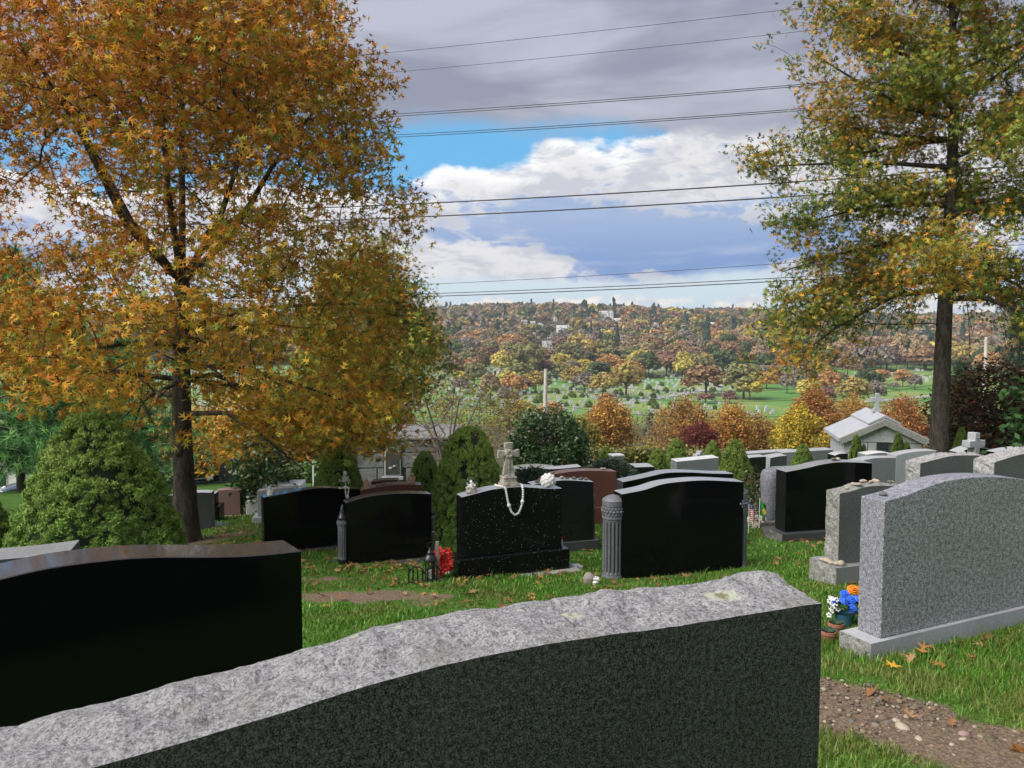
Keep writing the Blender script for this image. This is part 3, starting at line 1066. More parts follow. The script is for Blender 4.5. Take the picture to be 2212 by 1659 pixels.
class Skel:
    """branch skeleton grown towards leaf clusters"""
    def __init__(self):
        self.p = []
        self.par = []
        self.minr = []

    def path(self, pts, start=-1, step=0.22, r=None):
        """add a polyline; returns index of the last node"""
        cur = start
        pts = [np.asarray(q, float) for q in pts]
        if start >= 0:
            pts = [self.p[start]] + pts
        else:
            self.p.append(pts[0])
            self.par.append(-1)
            self.minr.append(r[0] if r else 0)
            cur = 0
        tot = len(pts) - 1
        for i in range(tot):
            a, b = pts[i], pts[i + 1]
            k = max(1, int(np.linalg.norm(b - a) / step))
            for j in range(1, k + 1):
                self.p.append(a + (b - a) * j / k)
                self.par.append(cur)
                f = (i + j / k) / tot
                self.minr.append(r[0] + (r[1] - r[0]) * f if r else 0)
                cur = len(self.p) - 1
        return cur

    def near(self, q, lo=0):
        P = np.array(self.p)
        return int(np.argmin(((P - q) ** 2).sum(1)))

    def grow(self, clusters, axis, seed=1, step=0.2, pull=0.35):
        rg = np.random.default_rng(seed)
        cap = len(self.p) + 60 * len(clusters)
        P = np.zeros((cap, 3))
        n = len(self.p)
        P[:n] = np.array(self.p)
        ax = np.asarray(axis, float)
        dax = np.zeros(cap)
        dax[:n] = np.hypot(P[:n, 0] - ax[0], P[:n, 1] - ax[1])
        order = np.argsort(((clusters[:, :2] - ax[:2]) ** 2).sum(1) + 0.05 * (clusters[:, 2] - clusters[:, 2].mean()) ** 2)
        for ci in order:
            q = clusters[ci]
            d = np.sqrt(((P[:n] - q) ** 2).sum(1))
            rq = np.hypot(q[0] - ax[0], q[1] - ax[1])
            cost = d + pull * np.maximum(0, dax[:n] - rq) * 2 + 0.25 * np.maximum(0, P[:n, 2] - q[2])
            k = int(np.argmin(cost))
            a = P[k].copy()
            L = np.linalg.norm(q - a)
            m = max(1, int(L / step))
            mid = (a + q) / 2 + np.array([0, 0, 0.10 * L]) + rg.normal(0, 0.06 * L, 3)
            cur = k
            for j in range(1, m + 1):
                t = j / m
                x = (1 - t) ** 2 * a + 2 * t * (1 - t) * mid + t * t * q
                P[n] = x
                dax[n] = np.hypot(x[0] - ax[0], x[1] - ax[1])
                self.p.append(x)
                self.par.append(cur)
                self.minr.append(0)
                cur = n
                n += 1

    def radii(self, tip=0.005, ex=2.3):
        n = len(self.p)
        acc = np.zeros(n)
        par = np.array(self.par)
        has = np.zeros(n, bool)
        has[par[par >= 0]] = True
        acc[~has] = tip ** ex
        for i in range(n - 1, 0, -1):
            acc[par[i]] += acc[i]
        r = np.maximum(acc ** (1 / ex), np.array(self.minr))
        return r

    def mesh(self, name, mat, tip=0.005, ex=2.3, rmax=None, skip=0.0):
        r = self.radii(tip, ex)
        if rmax:
            mr = np.array(self.minr)
            r = np.where(mr > 0, mr, np.minimum(r, rmax))
        P = np.array(self.p)
        par = np.array(self.par)
        Vs, Fs, off = [], [], 0
        e = np.where(par >= 0)[0]
        for n, sel in ((12, e[r[e] > 0.06]), (6, e[(r[e] <= 0.06) & (r[e] > 0.014)]), (3, e[(r[e] <= 0.014) & (r[e] > skip)])):
            if len(sel) == 0:
                continue
            a, b = P[par[sel]], P[sel]
            # continue the direction of the parent so that joints close
            d = unit(b - a)
            gp = par[par[sel]]
            d0 = np.where((gp >= 0)[:, None], unit(P[par[sel]] - P[np.maximum(gp, 0)]), d)
            d0 = unit(d0 + d)
            ra = np.where(np.abs(r[par[sel]] - r[sel]) < 0.45 * r[par[sel]], r[par[sel]], r[sel] * 1.25)
            ref = np.tile(np.array([[0.31, 0.95, 0.07]]), (len(sel), 1))

            def frame(dd):
                s = unit(ref - dd * (ref * dd).sum(1, keepdims=True))
                return s, np.cross(dd, s)
            s0, t0 = frame(d0)
            s1_, t1 = frame(d)
            an = 2 * np.pi * np.arange(n) / n
            c, s = np.cos(an), np.sin(an)
            A = a[:, None] + (s0[:, None] * c[None, :, None] + t0[:, None] * s[None, :, None]) * ra[:, None, None]
            B = b[:, None] + (s1_[:, None] * c[None, :, None] + t1[:, None] * s[None, :, None]) * r[sel][:, None, None]
            V = np.concatenate([A, B], 1).reshape(-1, 3)
            i = np.arange(n)
            q = np.stack([i, (i + 1) % n, (i + 1) % n + n, i + n], 1)
            F = (q[None] + (np.arange(len(sel)) * 2 * n)[:, None, None] + off).reshape(-1, 4)
            Vs.append(V)
            Fs.append(F)
            off += len(V)
        return np_mesh(name, np.concatenate(Vs), np.concatenate(Fs), mat, smooth=True)


def rot_frames(n, rg, up=0.5, out=None):
    """random leaf frames: normals lean up (and outwards)"""
    nrm = rg.normal(0, 1, (n, 3))
    nrm[:, 2] = np.abs(nrm[:, 2]) + up
    if out is not None:
        nrm = nrm + out
    nrm = unit(nrm)
    tx = rg.normal(0, 1, (n, 3))
    tx = unit(tx - nrm * (tx * nrm).sum(1, keepdims=True))
    ty = np.cross(nrm, tx)
    return tx, ty, nrm


OAK = [((0.10, 0), 0, 0.90, 0.12), ((0.38, 0), 48, 0.55, 0.10), ((0.38, 0), -48, 0.55, 0.10), ((0.10, 0), 72, 0.52, 0.10), ((0.10, 0), -72, 0.52, 0.10)]


def star_template(spikes):
    T = []
    for (o, a, L, w) in spikes:
        a = math.radians(a)
        dx, dy = math.cos(a), math.sin(a)
        T += [(o[0] - dy * w - dx * 0.05, o[1] + dx * w - dy * 0.05), (o[0] + dy * w - dx * 0.05, o[1] - dx * w - dy * 0.05), (o[0] + dx * L, o[1] + dy * L)]
    return np.array(T)


T_STAR = star_template(OAK)
T_STAR_F = np.arange(15).reshape(5, 3)
T_LEAF = np.array([(-0.5, 0), (0.0, 0.26), (0.5, 0), (0.0, -0.26)])
T_LEAF_F = np.array([(0, 1, 2, 3)])
T_NEED = np.array([(0, 0.06), (0, -0.06), (1.0, 0)])
T_NEED_F = np.array([(0, 1, 2)])


def leaves_mesh(name, P, size, tmpl, tf, col, mat, rg, up=0.5, out=None, curl=0.15, frames=None):
    n = len(P)
    tx, ty, nz = frames if frames is not None else rot_frames(n, rg, up, out)
    k = len(tmpl)
    sz = np.broadcast_to(np.asarray(size, float), (n,))
    X = tmpl[None, :, 0] * sz[:, None]
    Y = tmpl[None, :, 1] * sz[:, None]
    Zc = -curl * (tmpl[:, 0] ** 2 + tmpl[:, 1] ** 2)[None] * sz[:, None]
    V = P[:, None] + tx[:, None] * X[..., None] + ty[:, None] * Y[..., None] + nz[:, None] * Zc[..., None]
    F = (tf[None] + (np.arange(n) * k)[:, None, None]).reshape(-1, tf.shape[1])
    C = np.repeat(col, k, axis=0)
    return np_mesh(name, V.reshape(-1, 3), F, mat, tint=C)


def palette(pal, wts, n, rg, jit=0.18):
    pal = np.array(pal)
    w = np.array(wts, float)
    c = pal[rg.choice(len(pal), n, p=w / w.sum())]
    return np.clip(c * (1 + rg.normal(0, jit, (n, 1))) * (1 + rg.normal(0, 0.06, (n, 3))), 0.003, 0.9)


RUST, ORANGE, GOLD, YELLOW = (0.46, 0.165, 0.032), (0.66, 0.27, 0.035), (0.64, 0.37, 0.05), (0.74, 0.50, 0.065)
OLIVE, GREEN, BROWN, DKGREEN = (0.36, 0.30, 0.05), (0.20, 0.28, 0.05), (0.19, 0.09, 0.035), (0.04, 0.095, 0.026)


def envelope_clusters(n, zt, rt, rg, shell=0.5, lump=0.16, seed=3.0, thresh=-0.12, nscale=0.75, tiers=None, inner=None):
    out = []
    zmin, zmax = zt[0], zt[-1]
    rm = max(rt)
    while len(out) < n:
        z = rg.uniform(zmin, zmax)
        R = np.interp(z, zt, rt)
        if rg.uniform() > (R / rm) ** 1.6:
            continue
        a = rg.uniform(-math.pi, math.pi)
        R *= 1 + lump * mnoise.noise(Vector((math.cos(a) * 1.6 + seed, math.sin(a) * 1.6, z * 0.55))) * 1.6
        r = R * rg.uniform() ** shell
        p = np.array([r * math.sin(a), r * math.cos(a), z])
        if mnoise.noise(Vector(p * nscale) + Vector((seed * 3, 0, 0))) < thresh:
            continue
        if tiers is not None and tiers(r, z, a, rg):
            continue
        if inner is not None and r < inner(z):
            continue
        out.append(p)
    return np.array(out)


# ---- the big oak on the left
def oak_left():
    D = 11.4
    b = at(402, 1170, D)
    b[2] = gz(b[0], b[1])
    rg = np.random.default_rng(21)
    root = thing('oak_tree', 'large autumn oak with rusty orange and golden leaves on the left', 'tree', tuple(b))
    sk = Skel()
    sk.path([(0, 0, -0.2), (0.0, 0, 0.5), (-0.02, 0, 1.6), (0.0, 0, 2.8), (0.03, 0.02, 3.7)], r=(0.165, 0.105))
    fork = len(sk.p) - 1
    for az, r1, z1, r2, z2 in ((-100, 0.6, 4.5, 1.7, 6.6), (-40, 0.35, 4.8, 0.9, 7.6), (20, 0.10, 5.0, 0.2, 8.6), (70, 0.55, 4.6, 1.4, 7.0), (110, 0.9, 4.3, 2.3, 5.9), (170, 0.5, 4.8, 1.1, 7.3), (-150, 0.8, 4.4, 1.9, 6.2)):
        s, c = math.sin(math.radians(az)), math.cos(math.radians(az))
        sk.path([(s * r1, c * r1, z1), (s * (r1 + r2) / 2, c * (r1 + r2) / 2, (z1 + z2) / 2 + 0.1), (s * r2, c * r2, z2)], start=fork, r=(0.055, 0.016))
    for k, (az, z0, L, dz) in enumerate(((-80, 3.0, 2.4, 0.35), (85, 3.1, 2.6, 0.3), (-160, 2.7, 2.2, 0.0), (150, 2.8, 2.3, 0.05), (40, 2.9, 2.3, 0.15), (-30, 2.8, 2.2, 0.15), (100, 2.45, 2.6, -0.45), (-110, 2.4, 2.3, -0.3), (10, 2.3, 2.0, -0.3), (175, 2.2, 1.9, -0.4), (60, 2.2, 2.2, -0.5), (-50, 2.1, 2.0, -0.5), (120, 1.95, 2.3, -0.7))):
        s, c = math.sin(math.radians(az)), math.cos(math.radians(az))
        st = sk.near(np.array([0, 0, z0]))
        sk.path([(s * L * 0.4, c * L * 0.4, z0 + dz * 0.3 + 0.15), (s * L * 0.75, c * L * 0.75, z0 + dz * 0.7 + 0.08), (s * L, c * L, z0 + dz)], start=st, r=(0.042, 0.010))
    zt = [1.35, 1.8, 2.4, 3.2, 4.5, 5.6, 6.4, 7.1, 7.8, 8.6, 9.2]
    rt = [2.3, 2.85, 3.05, 3.1, 3.15, 3.15, 2.95, 2.55, 2.0, 1.2, 0.3]

    def inner(z):
        return np.interp(z, [1.3, 2.4, 3.4, 5.4, 7.0, 9.0], [1.45, 0.75, 0.7, 0.5, 0.1, 0.0])
    cl = envelope_clusters(1750, zt, rt, rg, shell=0.50, lump=0.17, seed=2.2, thresh=-0.16, inner=inner)
    extra = envelope_clusters(800, zt, rt, rg, shell=0.22, lump=0.17, seed=2.2, thresh=-0.25)
    # the crown is densest in its upper half
    extra = extra[extra[:, 2] > 1.6]
    top = envelope_clusters(650, zt[5:], rt[5:], rg, shell=0.45, lump=0.17, seed=2.2, thresh=-0.4)
    cl = np.concatenate([cl, extra, top])
    # the skirt hangs lower on the right and the far side
    low = 1.4 + 0.72 * np.clip(-cl[:, 0] / 1.6, 0, 1) + 0.55 * np.clip(-cl[:, 1] / 2.0 + 0.2, 0, 1) * np.clip(1.3 - cl[:, 0] / 1.2, 0, 1)
    cl = cl[cl[:, 2] > low]
    hang = np.stack([rg.uniform(1.3, 3.1, 240), rg.uniform(-1.2, 1.4, 240), rg.uniform(1.35, 2.0, 240)], 1)
    hang = hang[noise3(hang, 1.3, 3.0) > -0.05]
    cl = np.concatenate([cl, hang])
    # open places in the middle of the crown
    op = (cl[:, 2] > 3.3) & (cl[:, 2] < 6.0) & (noise3(cl, 1.1, 6.0) < 0.02)
    cl = cl[~(op & (rg.uniform(0, 1, len(cl)) < 0.45))]
    sk.grow(cl, (0, 0), 5)
    link('trunk', sk.mesh('trunk', M['bark'], tip=0.0042, ex=2.25, rmax=0.075), root)
    flare = MB().lathe([(0.225, -0.25), (0.215, 0.0), (0.19, 0.18), (0.172, 0.45), (0.16, 0.8)], 20, flute=lambda a, z: 1 + 0.10 * max(0, 0.5 - z) * math.sin(5 * a + 1))
    fo = flare.build('root_flare', M['bark'], root, smooth=True)
    kb = MB().ball((0, 0, 0), 0.075, 10, 7, sq=(0.9, 0.55, 1.1)).build('knot', M['bark'], root, smooth=True)
    kb.location = (-0.03, -0.135, 1.32)
    per = 21
    n = len(cl) * per
    P = np.repeat(cl, per, 0) + rg.normal(0, 1, (n, 3)) * np.array([0.125, 0.125, 0.085])
    zz = np.clip((P[:, 2] - 1.5) / 6.5, 0, 1)
    lf = np.clip(0.5 - P[:, 0] / 5.0, 0, 1)
    k = np.clip(0.08 + 0.72 * zz + 0.42 * (lf - 0.5) + 0.35 * noise3(np.repeat(cl, per, 0)[::per], 0.8, 9)[np.repeat(np.arange(len(cl)), per)] + rg.normal(0, 0.12, n), 0, 1)
    warm = palette([RUST, ORANGE, (0.40, 0.18, 0.03), BROWN], [5, 5.5, 3, 1.2], n, rg)
    gold = palette([GOLD, YELLOW, OLIVE, GREEN, ORANGE], [4, 1.6, 4, 1.2, 1.2], n, rg)
    col = np.where((rg.uniform(0, 1, n) < k)[:, None], warm, gold)
    size = rg.uniform(0.088, 0.135, n)
    me = leaves_mesh('crown', P, size, T_STAR, T_STAR_F, col, M['leaf'], rg, up=0.15)
    o = link('crown', me, root)
    o['kind'] = 'stuff'


oak_left()


# ---- the tall oak on the right
def oak_right():
    D = 20.0
    b = at(2024, 1050, D)
    b[2] = gz(b[0], b[1])
    rg = np.random.default_rng(33)
    root = thing('oak_tree', 'tall oak with green and bronze leaves and a straight trunk on the right', 'tree', tuple(b))
    sk = Skel()
    sk.path([(0, 0, -0.3), (0.02, 0, 2.0), (0.05, 0, 4.5), (0.10, 0, 7.0), (0.12, 0, 9.5), (0.0, 0.05, 12.0), (0.05, 0, 14.6)], r=(0.245, 0.035))
    rr = random.Random(5)
    limbs = [(-92, 4.9, 4.0, -1.9), (-75, 6.1, 3.8, -0.65), (-100, 6.95, 3.9, -0.5), (-86, 7.9, 4.4, 0.1), (-95, 9.0, 3.6, 1.6), (-80, 10.2, 3.0, 1.9),
             (88, 5.0, 3.6, -0.9), (95, 6.9, 4.0, 0.9), (80, 8.2, 3.6, 1.8), (100, 9.6, 3.0, 2.0), (-90, 5.4, 3.6, -0.9), (-70, 8.5, 3.3, 0.9)]
    az = 20
    for z0 in np.arange(4.7, 13.5, 0.42):
        az += 137
        f = (z0 - 4.7) / 9
        limbs.append((az, z0, 3.9 - 2.6 * f, -1.3 + 3.0 * f))
    ctr = []
    for az, z0, L, dz in limbs:
        s, c = math.sin(math.radians(az)), math.cos(math.radians(az))
        st = sk.near(np.array([0.08, 0, z0]))
        pts = [(s * L * 0.3, c * L * 0.3, z0 + 0.12 + dz * 0.12), (s * L * 0.65, c * L * 0.65, z0 + dz * 0.5 + 0.1), (s * L, c * L, z0 + dz)]
        sk.path(pts, start=st, r=(0.085 - 0.04 * (z0 - 4.7) / 9, 0.014))
        ctr.append((np.array([0.05, 0, z0]), [np.array(q) for q in pts]))
    # foliage lies in flat sprays along the limbs
    cl = []
    while len(cl) < 2900:
        b0, pts = ctr[rg.integers(len(ctr))]
        P4 = [b0] + pts
        t = rg.uniform(0.20, 1.06) ** 0.8
        f = min(t, 0.999) * 3
        i = int(f)
        q = P4[i] + (P4[i + 1] - P4[i]) * (f - i) + (P4[3] - P4[2]) * max(0, t - 1)
        sp = 0.28 + 0.75 * math.sin(min(1, t) * math.pi * 0.85)
        q = q + np.array([rg.normal(0, sp * 0.62), rg.normal(0, sp * 0.62), rg.normal(0.08, 0.20 + 0.16 * t)])
        if mnoise.noise(Vector(q * 0.8) + Vector((4, 9, 1))) < -0.22:
            continue
        cl.append(q)
    cl = np.array(cl)
    sk.grow(cl, (0.05, 0), 8, step=0.28)
    # a few hanging bare twigs under the crown
    for k in range(46):
        a = rg.uniform(-math.pi, math.pi)
        r = rg.uniform(0.6, 3.2)
        z = rg.uniform(4.2, 5.4)
        st = sk.near(np.array([r * math.sin(a), r * math.cos(a), z]))
        q = sk.p[st]
        sk.path([q + np.array([0.3 * math.sin(a), 0.3 * math.cos(a), -0.45]), q + np.array([0.7 * math.sin(a), 0.7 * math.cos(a), -1.15 - rg.uniform(0, 0.5)])], start=st)
    link('trunk', sk.mesh('trunk', M['bark'], tip=0.0055, ex=2.3, rmax=0.09), root)
    per = 24
    n = len(cl) * per
    P = np.repeat(cl, per, 0) + rg.normal(0, 1, (n, 3)) * np.array([0.15, 0.15, 0.10])
    k = 0.22 + 0.9 * np.repeat(noise3(cl, 0.5, 4.0), per) + rg.normal(0, 0.15, n) + 0.10 * np.clip(P[:, 2] - 9, 0, 4)
    warm = palette([ORANGE, GOLD, RUST, OLIVE], [2, 5, 1.2, 5], n, rg)
    cool = palette([GREEN, OLIVE, (0.075, 0.115, 0.022)], [4, 4, 3], n, rg)
    col = np.where((rg.uniform(0, 1, n) < k)[:, None], warm, cool)
    me = leaves_mesh('crown', P, rg.uniform(0.11, 0.17, n), T_STAR, T_STAR_F, col, M['leaf'], rg, up=0.2)
    o = link('crown', me, root)
    o['kind'] = 'stuff'


oak_right()


# ---- other broadleaved trees and shrubs near the cemetery
def broadleaf(name, label, px, D, zt, rt, ncl, per, size, pal, wts, seed, cat='tree', spread=0.18, tmpl='leaf', trunk=0.1, mat='leaf', shell=0.5,
              thresh=-0.15, lump=0.2, up=0.3, base_py=None, bark='bark', x=None, tip=0.005, stems=1, nscale=0.7, group=None):
    b = at(px, base_py or 900, D)
    b[2] = gz(b[0], b[1]) if base_py is None else b[2]
    rg = np.random.default_rng(seed)
    root = thing(name, label, cat, tuple(b), group=group)
    sk = Skel()
    H = zt[-1]
    if stems == 1:
        sk.path([(0, 0, -0.3), (0.02, 0, H * 0.25), (-0.02, 0.02, H * 0.5), (0.02, 0, H * 0.82)], r=(trunk, trunk * 0.25))
    else:
        sk.path([(0, 0, -0.3), (0, 0, 0.12)], r=(trunk, trunk))
        for k in range(stems):
            a = 2 * math.pi * k / stems + rg.uniform(-0.3, 0.3)
            r = 0.55 * max(rt)
            sk.path([(0.3 * r * math.sin(a), 0.3 * r * math.cos(a), H * 0.35), (r * math.sin(a), r * math.cos(a), H * 0.8)], start=1, r=(trunk * 0.55, trunk * 0.15))
    cl = envelope_clusters(ncl, zt, rt, rg, shell=shell, lump=lump, seed=seed * 0.37, thresh=thresh, nscale=nscale)
    sk.grow(cl, (0, 0), seed, step=0.3 if H < 12 else 0.6)
    link('trunk', sk.mesh('trunk', M[bark], tip=tip, ex=2.3, rmax=trunk * 0.6), root)
    if per:
        n = len(cl) * per
        P = np.repeat(cl, per, 0) + rg.normal(0, spread, (n, 3))
        cc = np.repeat(palette(pal, wts, len(cl), rg, 0.12), per, 0) * (1 + rg.normal(0, 0.14, (n, 1)))
        cc2 = palette(pal, wts, n, rg, 0.12)
        pick = rg.uniform(0, 1, (n, 1)) < 0.6
        col = np.clip(np.where(pick, cc, cc2), 0.003, 0.9)
        tm, tf = {'leaf': (T_LEAF, T_LEAF_F), 'star': (T_STAR, T_STAR_F), 'need': (T_NEED, T_NEED_F)}[tmpl]
        me = leaves_mesh('crown', P, rg.uniform(0.75, 1.25, n) * size, tm, tf, col, M[mat], rg, up=up)
        o = link('crown', me, root)
        o['kind'] = 'stuff'
    return root


broadleaf('oak_tree', 'green and gold oak behind the right side of the rusty oak', 800, 26.0, [1.6, 2.6, 4.0, 5.5, 6.7, 7.6, 8.0], [1.3, 2.1, 2.3, 2.05, 1.55, 0.8, 0.2], 900, 30, 0.17,
          [OLIVE, GREEN, GOLD, (0.13, 0.15, 0.03), ORANGE], [4, 6, 2.5, 4, 0.4], 51, spread=0.24, tmpl='star', trunk=0.16, thresh=-0.15, lump=0.34)
broadleaf('young_tree', 'half bare grey twigged tree behind the cone spruce and stone wall', 965, 19.5, [0.6, 1.1, 1.8, 2.4, 2.9], [1.0, 1.55, 1.6, 1.2, 0.5], 420, 3, 0.07,
          [OLIVE, BROWN, RUST], [3, 3, 1], 57, spread=0.15, trunk=0.10, bark='twig', tip=0.006, thresh=-0.4, stems=5)
broadleaf('evergreen_shrub', 'dark green broadleaved evergreen shrub right of the stone cross', 1185, 22.0, [0.1, 0.45, 1.0, 1.55, 1.9], [0.95, 1.1, 1.12, 0.9, 0.45], 760, 18, 0.10,
          [DKGREEN, (0.045, 0.10, 0.022), (0.02, 0.05, 0.014), (0.12, 0.07, 0.02)], [5, 4, 4, 0.7], 58, cat='shrub', spread=0.12, mat='gloss_leaf', thresh=-0.5, stems=4, trunk=0.06, lump=0.15, shell=0.35)
broadleaf('laurel_shrub', 'dark glossy shrub standing behind the pink gravestone', 562, 15.6, [0.1, 0.5, 0.9, 1.3, 1.55], [0.45, 0.55, 0.55, 0.42, 0.12], 260, 12, 0.11,
          [DKGREEN, (0.04, 0.09, 0.02), (0.09, 0.12, 0.03), (0.16, 0.13, 0.04)], [5, 4, 2, 1], 59, cat='shrub', spread=0.10, mat='gloss_leaf', thresh=-0.5, stems=4, trunk=0.05, shell=0.4)
broadleaf('dark_maple', 'dark bronze and maroon leaved tree right of the straight oak trunk', 2150, 26.0, [0.4, 1.0, 1.8, 2.6, 3.2, 3.6], [1.5, 1.9, 2.0, 1.7, 1.0, 0.2], 800, 16, 0.16,
          [(0.06, 0.038, 0.016), (0.035, 0.032, 0.014), (0.10, 0.05, 0.02), (0.075, 0.02, 0.018)], [4, 4, 2, 2], 60, spread=0.16, thresh=-0.4, stems=4, trunk=0.10, up=1.2, shell=0.4)
broadleaf('leafy_sapling', 'drooping green leaved sapling at the right edge in front of the dark maple', 2225, 12.5, [0.9, 1.3, 1.8, 2.3, 2.6], [0.25, 0.4, 0.42, 0.3, 0.1], 60, 8, 0.13,
          [(0.06, 0.13, 0.04), (0.04, 0.09, 0.03)], [1, 1], 61, spread=0.09, thresh=-0.6, trunk=0.03, shell=0.5)
# rust and gold thicket at the edge of the slope, left
for px, D, h, r, pal, lab in ((540, 33, 4.2, 2.6, [GOLD, OLIVE, ORANGE, BROWN], 'golden brown thicket tree behind the laurel shrub'),
                              (640, 36, 4.8, 2.6, [OLIVE, GREEN, GOLD, BROWN], 'olive and gold thicket tree left of the stone tomb'),
                              (420, 40, 5.0, 3.0, [GOLD, ORANGE, BROWN, OLIVE], 'orange brown thicket tree behind the oak trunk')):
    broadleaf('thicket_tree', lab, px, D, [0.2, h * .3, h * .6, h * .85, h], [r * .7, r, r * .9, r * .6, .3], 420, 16, 0.22, pal, [3, 3, 2, 2], int(px), spread=0.28, trunk=0.1, thresh=-0.3)


def hedge(name, label, x0, x1, D, h, depth, ncl, per, size, pal, wts, seed, py=None):
    a = at(x0, 900, D)
    b = at(x1, 900, D)
    rg = np.random.default_rng(seed)
    cx = (a[0] + b[0]) / 2
    z = gz(cx, D)
    root = thing(name, label, 'hedge', (cx, D, z))
    L = b[0] - a[0]
    c = np.stack([rg.uniform(-L / 2, L / 2, ncl), rg.uniform(-depth, depth, ncl), rg.uniform(0, 1, ncl) ** 0.6 * h], 1)
    c[:, 2] *= 0.85 + 0.3 * np.array([mnoise.noise(Vector((q[0] * 0.9, 3.3 + seed, 0))) for q in c])
    c[:, 2] += np.array([gz(cx + q[0], D + q[1]) - z for q in c[:1]])[0] if False else (ground(cx + c[:, 0], D + c[:, 1]) - z)
    n = ncl * per
    P = np.repeat(c, per, 0) + rg.normal(0, size * 1.1, (n, 3))
    cc = np.repeat(palette(pal, wts, ncl, rg), per, 0) * (1 + rg.normal(0, 0.15, (n, 1)))
    o = link('foliage', leaves_mesh('foliage', P, rg.uniform(0.7, 1.3, n) * size, T_LEAF, T_LEAF_F, np.clip(cc, 0.003, 0.9), M['gloss_leaf'], rg, up=0.6), root)
    o['kind'] = 'stuff'
    for k in range(max(3, int(L / 0.7))):
        x = -L / 2 + L * (k + 0.5) / max(3, int(L / 0.7))
        zb = gz(cx + x, D) - z
        MB().tube([(x, 0, zb - 0.2), (x + 0.1, 0.05, zb + h * 0.7)], [0.04, 0.015], 5).build('stem', M['bark'], root)


hedge('rhododendron_hedge', 'long clipped green hedge across the lawn behind the oak trunk', 285, 520, 33, 1.15, 0.7, 1300, 10, 0.16, [(0.07, 0.12, 0.03), (0.04, 0.085, 0.02), (0.17, 0.19, 0.06), (0.2, 0.15, 0.06)], [4, 4, 2, 1], 71)
hedge('low_hedge', 'low light green plants behind the white tomb slab', 600, 700, 24, 0.45, 0.5, 300, 10, 0.12, [(0.09, 0.16, 0.03), (0.06, 0.11, 0.03)], [1, 1], 72)
hedge('privet_hedge', 'yellow green hedge row behind the small cone spruces', 1255, 1560, 36, 0.95, 0.8, 1300, 10, 0.16, [(0.17, 0.17, 0.035), (0.22, 0.19, 0.03), (0.10, 0.12, 0.03), (0.34, 0.25, 0.04)], [3, 3, 3, 1], 73)
hedge('ivy_hedge', 'green and yellow bushes along the slope edge left of the mausoleum', 1560, 1790, 39, 1.0, 0.8, 900, 10, 0.16, [(0.08, 0.13, 0.03), (0.13, 0.14, 0.03), (0.30, 0.26, 0.04)], [3, 3, 1], 74)


# ---- clipped dwarf spruces
def spruce_mesh(seed, ncl, per, expo, need=0.03, clump=0.05, lum=1.0):
    """unit bush (height 1, width 1): tufts of short needles packed on a lumpy dome"""
    rg = np.random.default_rng(seed)
    P, Nn, big = [], [], []
    while len(P) < ncl:
        h = rg.uniform(0, 1)
        r = 0.5 * max(0.0, (1 - h ** 1.15)) ** expo
        if rg.uniform() > (r + 0.04) / 0.54:
            continue
        a = rg.uniform(-math.pi, math.pi)
        q = Vector((math.cos(a) * r * 7, math.sin(a) * r * 7, h * 6 + seed))
        lumpy = mnoise.noise(q)
        gap = mnoise.noise(q * 1.9 + Vector((5, 0, 0)))
        if gap < -0.32 and rg.uniform() < 0.6:
            continue
        rr = r * (1 + 0.13 * lumpy) + rg.normal(0, 0.010)
        P.append((rr * math.sin(a), rr * math.cos(a), h * (1 + 0.03 * lumpy)))
        Nn.append((math.sin(a), math.cos(a), 0.55 + 0.8 * h))
    P = np.array(P)
    Nn = unit(np.array(Nn))
    n = ncl * per
    pc = np.repeat(P, per, 0)
    nc = np.repeat(Nn, per, 0)
    br = np.repeat(rg.uniform(0.5, 1.7, ncl), per)[:, None] * clump
    d = unit(nc * 0.75 + rg.normal(0, 0.75, (n, 3)) + np.array([0, 0, 0.30]))
    st = pc + d * br * rg.uniform(0.42, 1.12, (n, 1))
    nz = unit(d + rg.normal(0, 0.6, (n, 3)))
    tx = unit(nc + np.array([0, 0, 0.5]) + rg.normal(0, 0.8, (n, 3)))
    tx = unit(tx - nz * (tx * nz).sum(1, keepdims=True))
    ty = np.cross(nz, tx)
    ln = rg.uniform(0.6, 1.3, n) * need
    tone = np.repeat(rg.uniform(0, 1, ncl), per)
    c0, c1, c2 = np.array((0.075, 0.165, 0.03)), np.array((0.17, 0.30, 0.05)), np.array((0.30, 0.34, 0.065))
    col = c0 + (c1 - c0) * tone[:, None]
    tipw = np.clip(pc[:, 2:3] * 0.4 + rg.normal(0, 0.15, (n, 1)), 0, 0.6)
    col = (col * (1 - tipw) + c2 * tipw) * lum * (1 + rg.normal(0, 0.14, (n, 1)))
    tm = np.array([(-0.35, 0.22), (-0.35, -0.22), (1.0, 0)])
    return leaves_mesh('foliage', st, ln, tm, T_NEED_F, np.clip(col, 0.003, 0.9), M['needle'], rg, frames=(tx, ty, nz), curl=0.0)


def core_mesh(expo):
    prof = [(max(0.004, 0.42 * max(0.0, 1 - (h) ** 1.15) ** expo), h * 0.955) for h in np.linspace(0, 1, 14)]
    return MB().lathe([(0.40, -0.06)] + prof, 18).mesh('shade_core', plain_core, smooth=True)  # solid filler against see-through, not branches


plain_core = plain('spruce_core', (0.016, 0.03, 0.01), 0.9)  # dark colour stands in for the shade in the foliage gaps
SPR = {'wide': (spruce_mesh(3, 2100, 90, 0.62, 0.0145, 0.028, 1.08), core_mesh(0.62)),
       'round': (spruce_mesh(5, 2000, 75, 0.42, 0.018, 0.028, 1.1), core_mesh(0.42)),
       'cone': (spruce_mesh(8, 800, 65, 0.55, 0.028, 0.048, 1.0), core_mesh(0.55))}


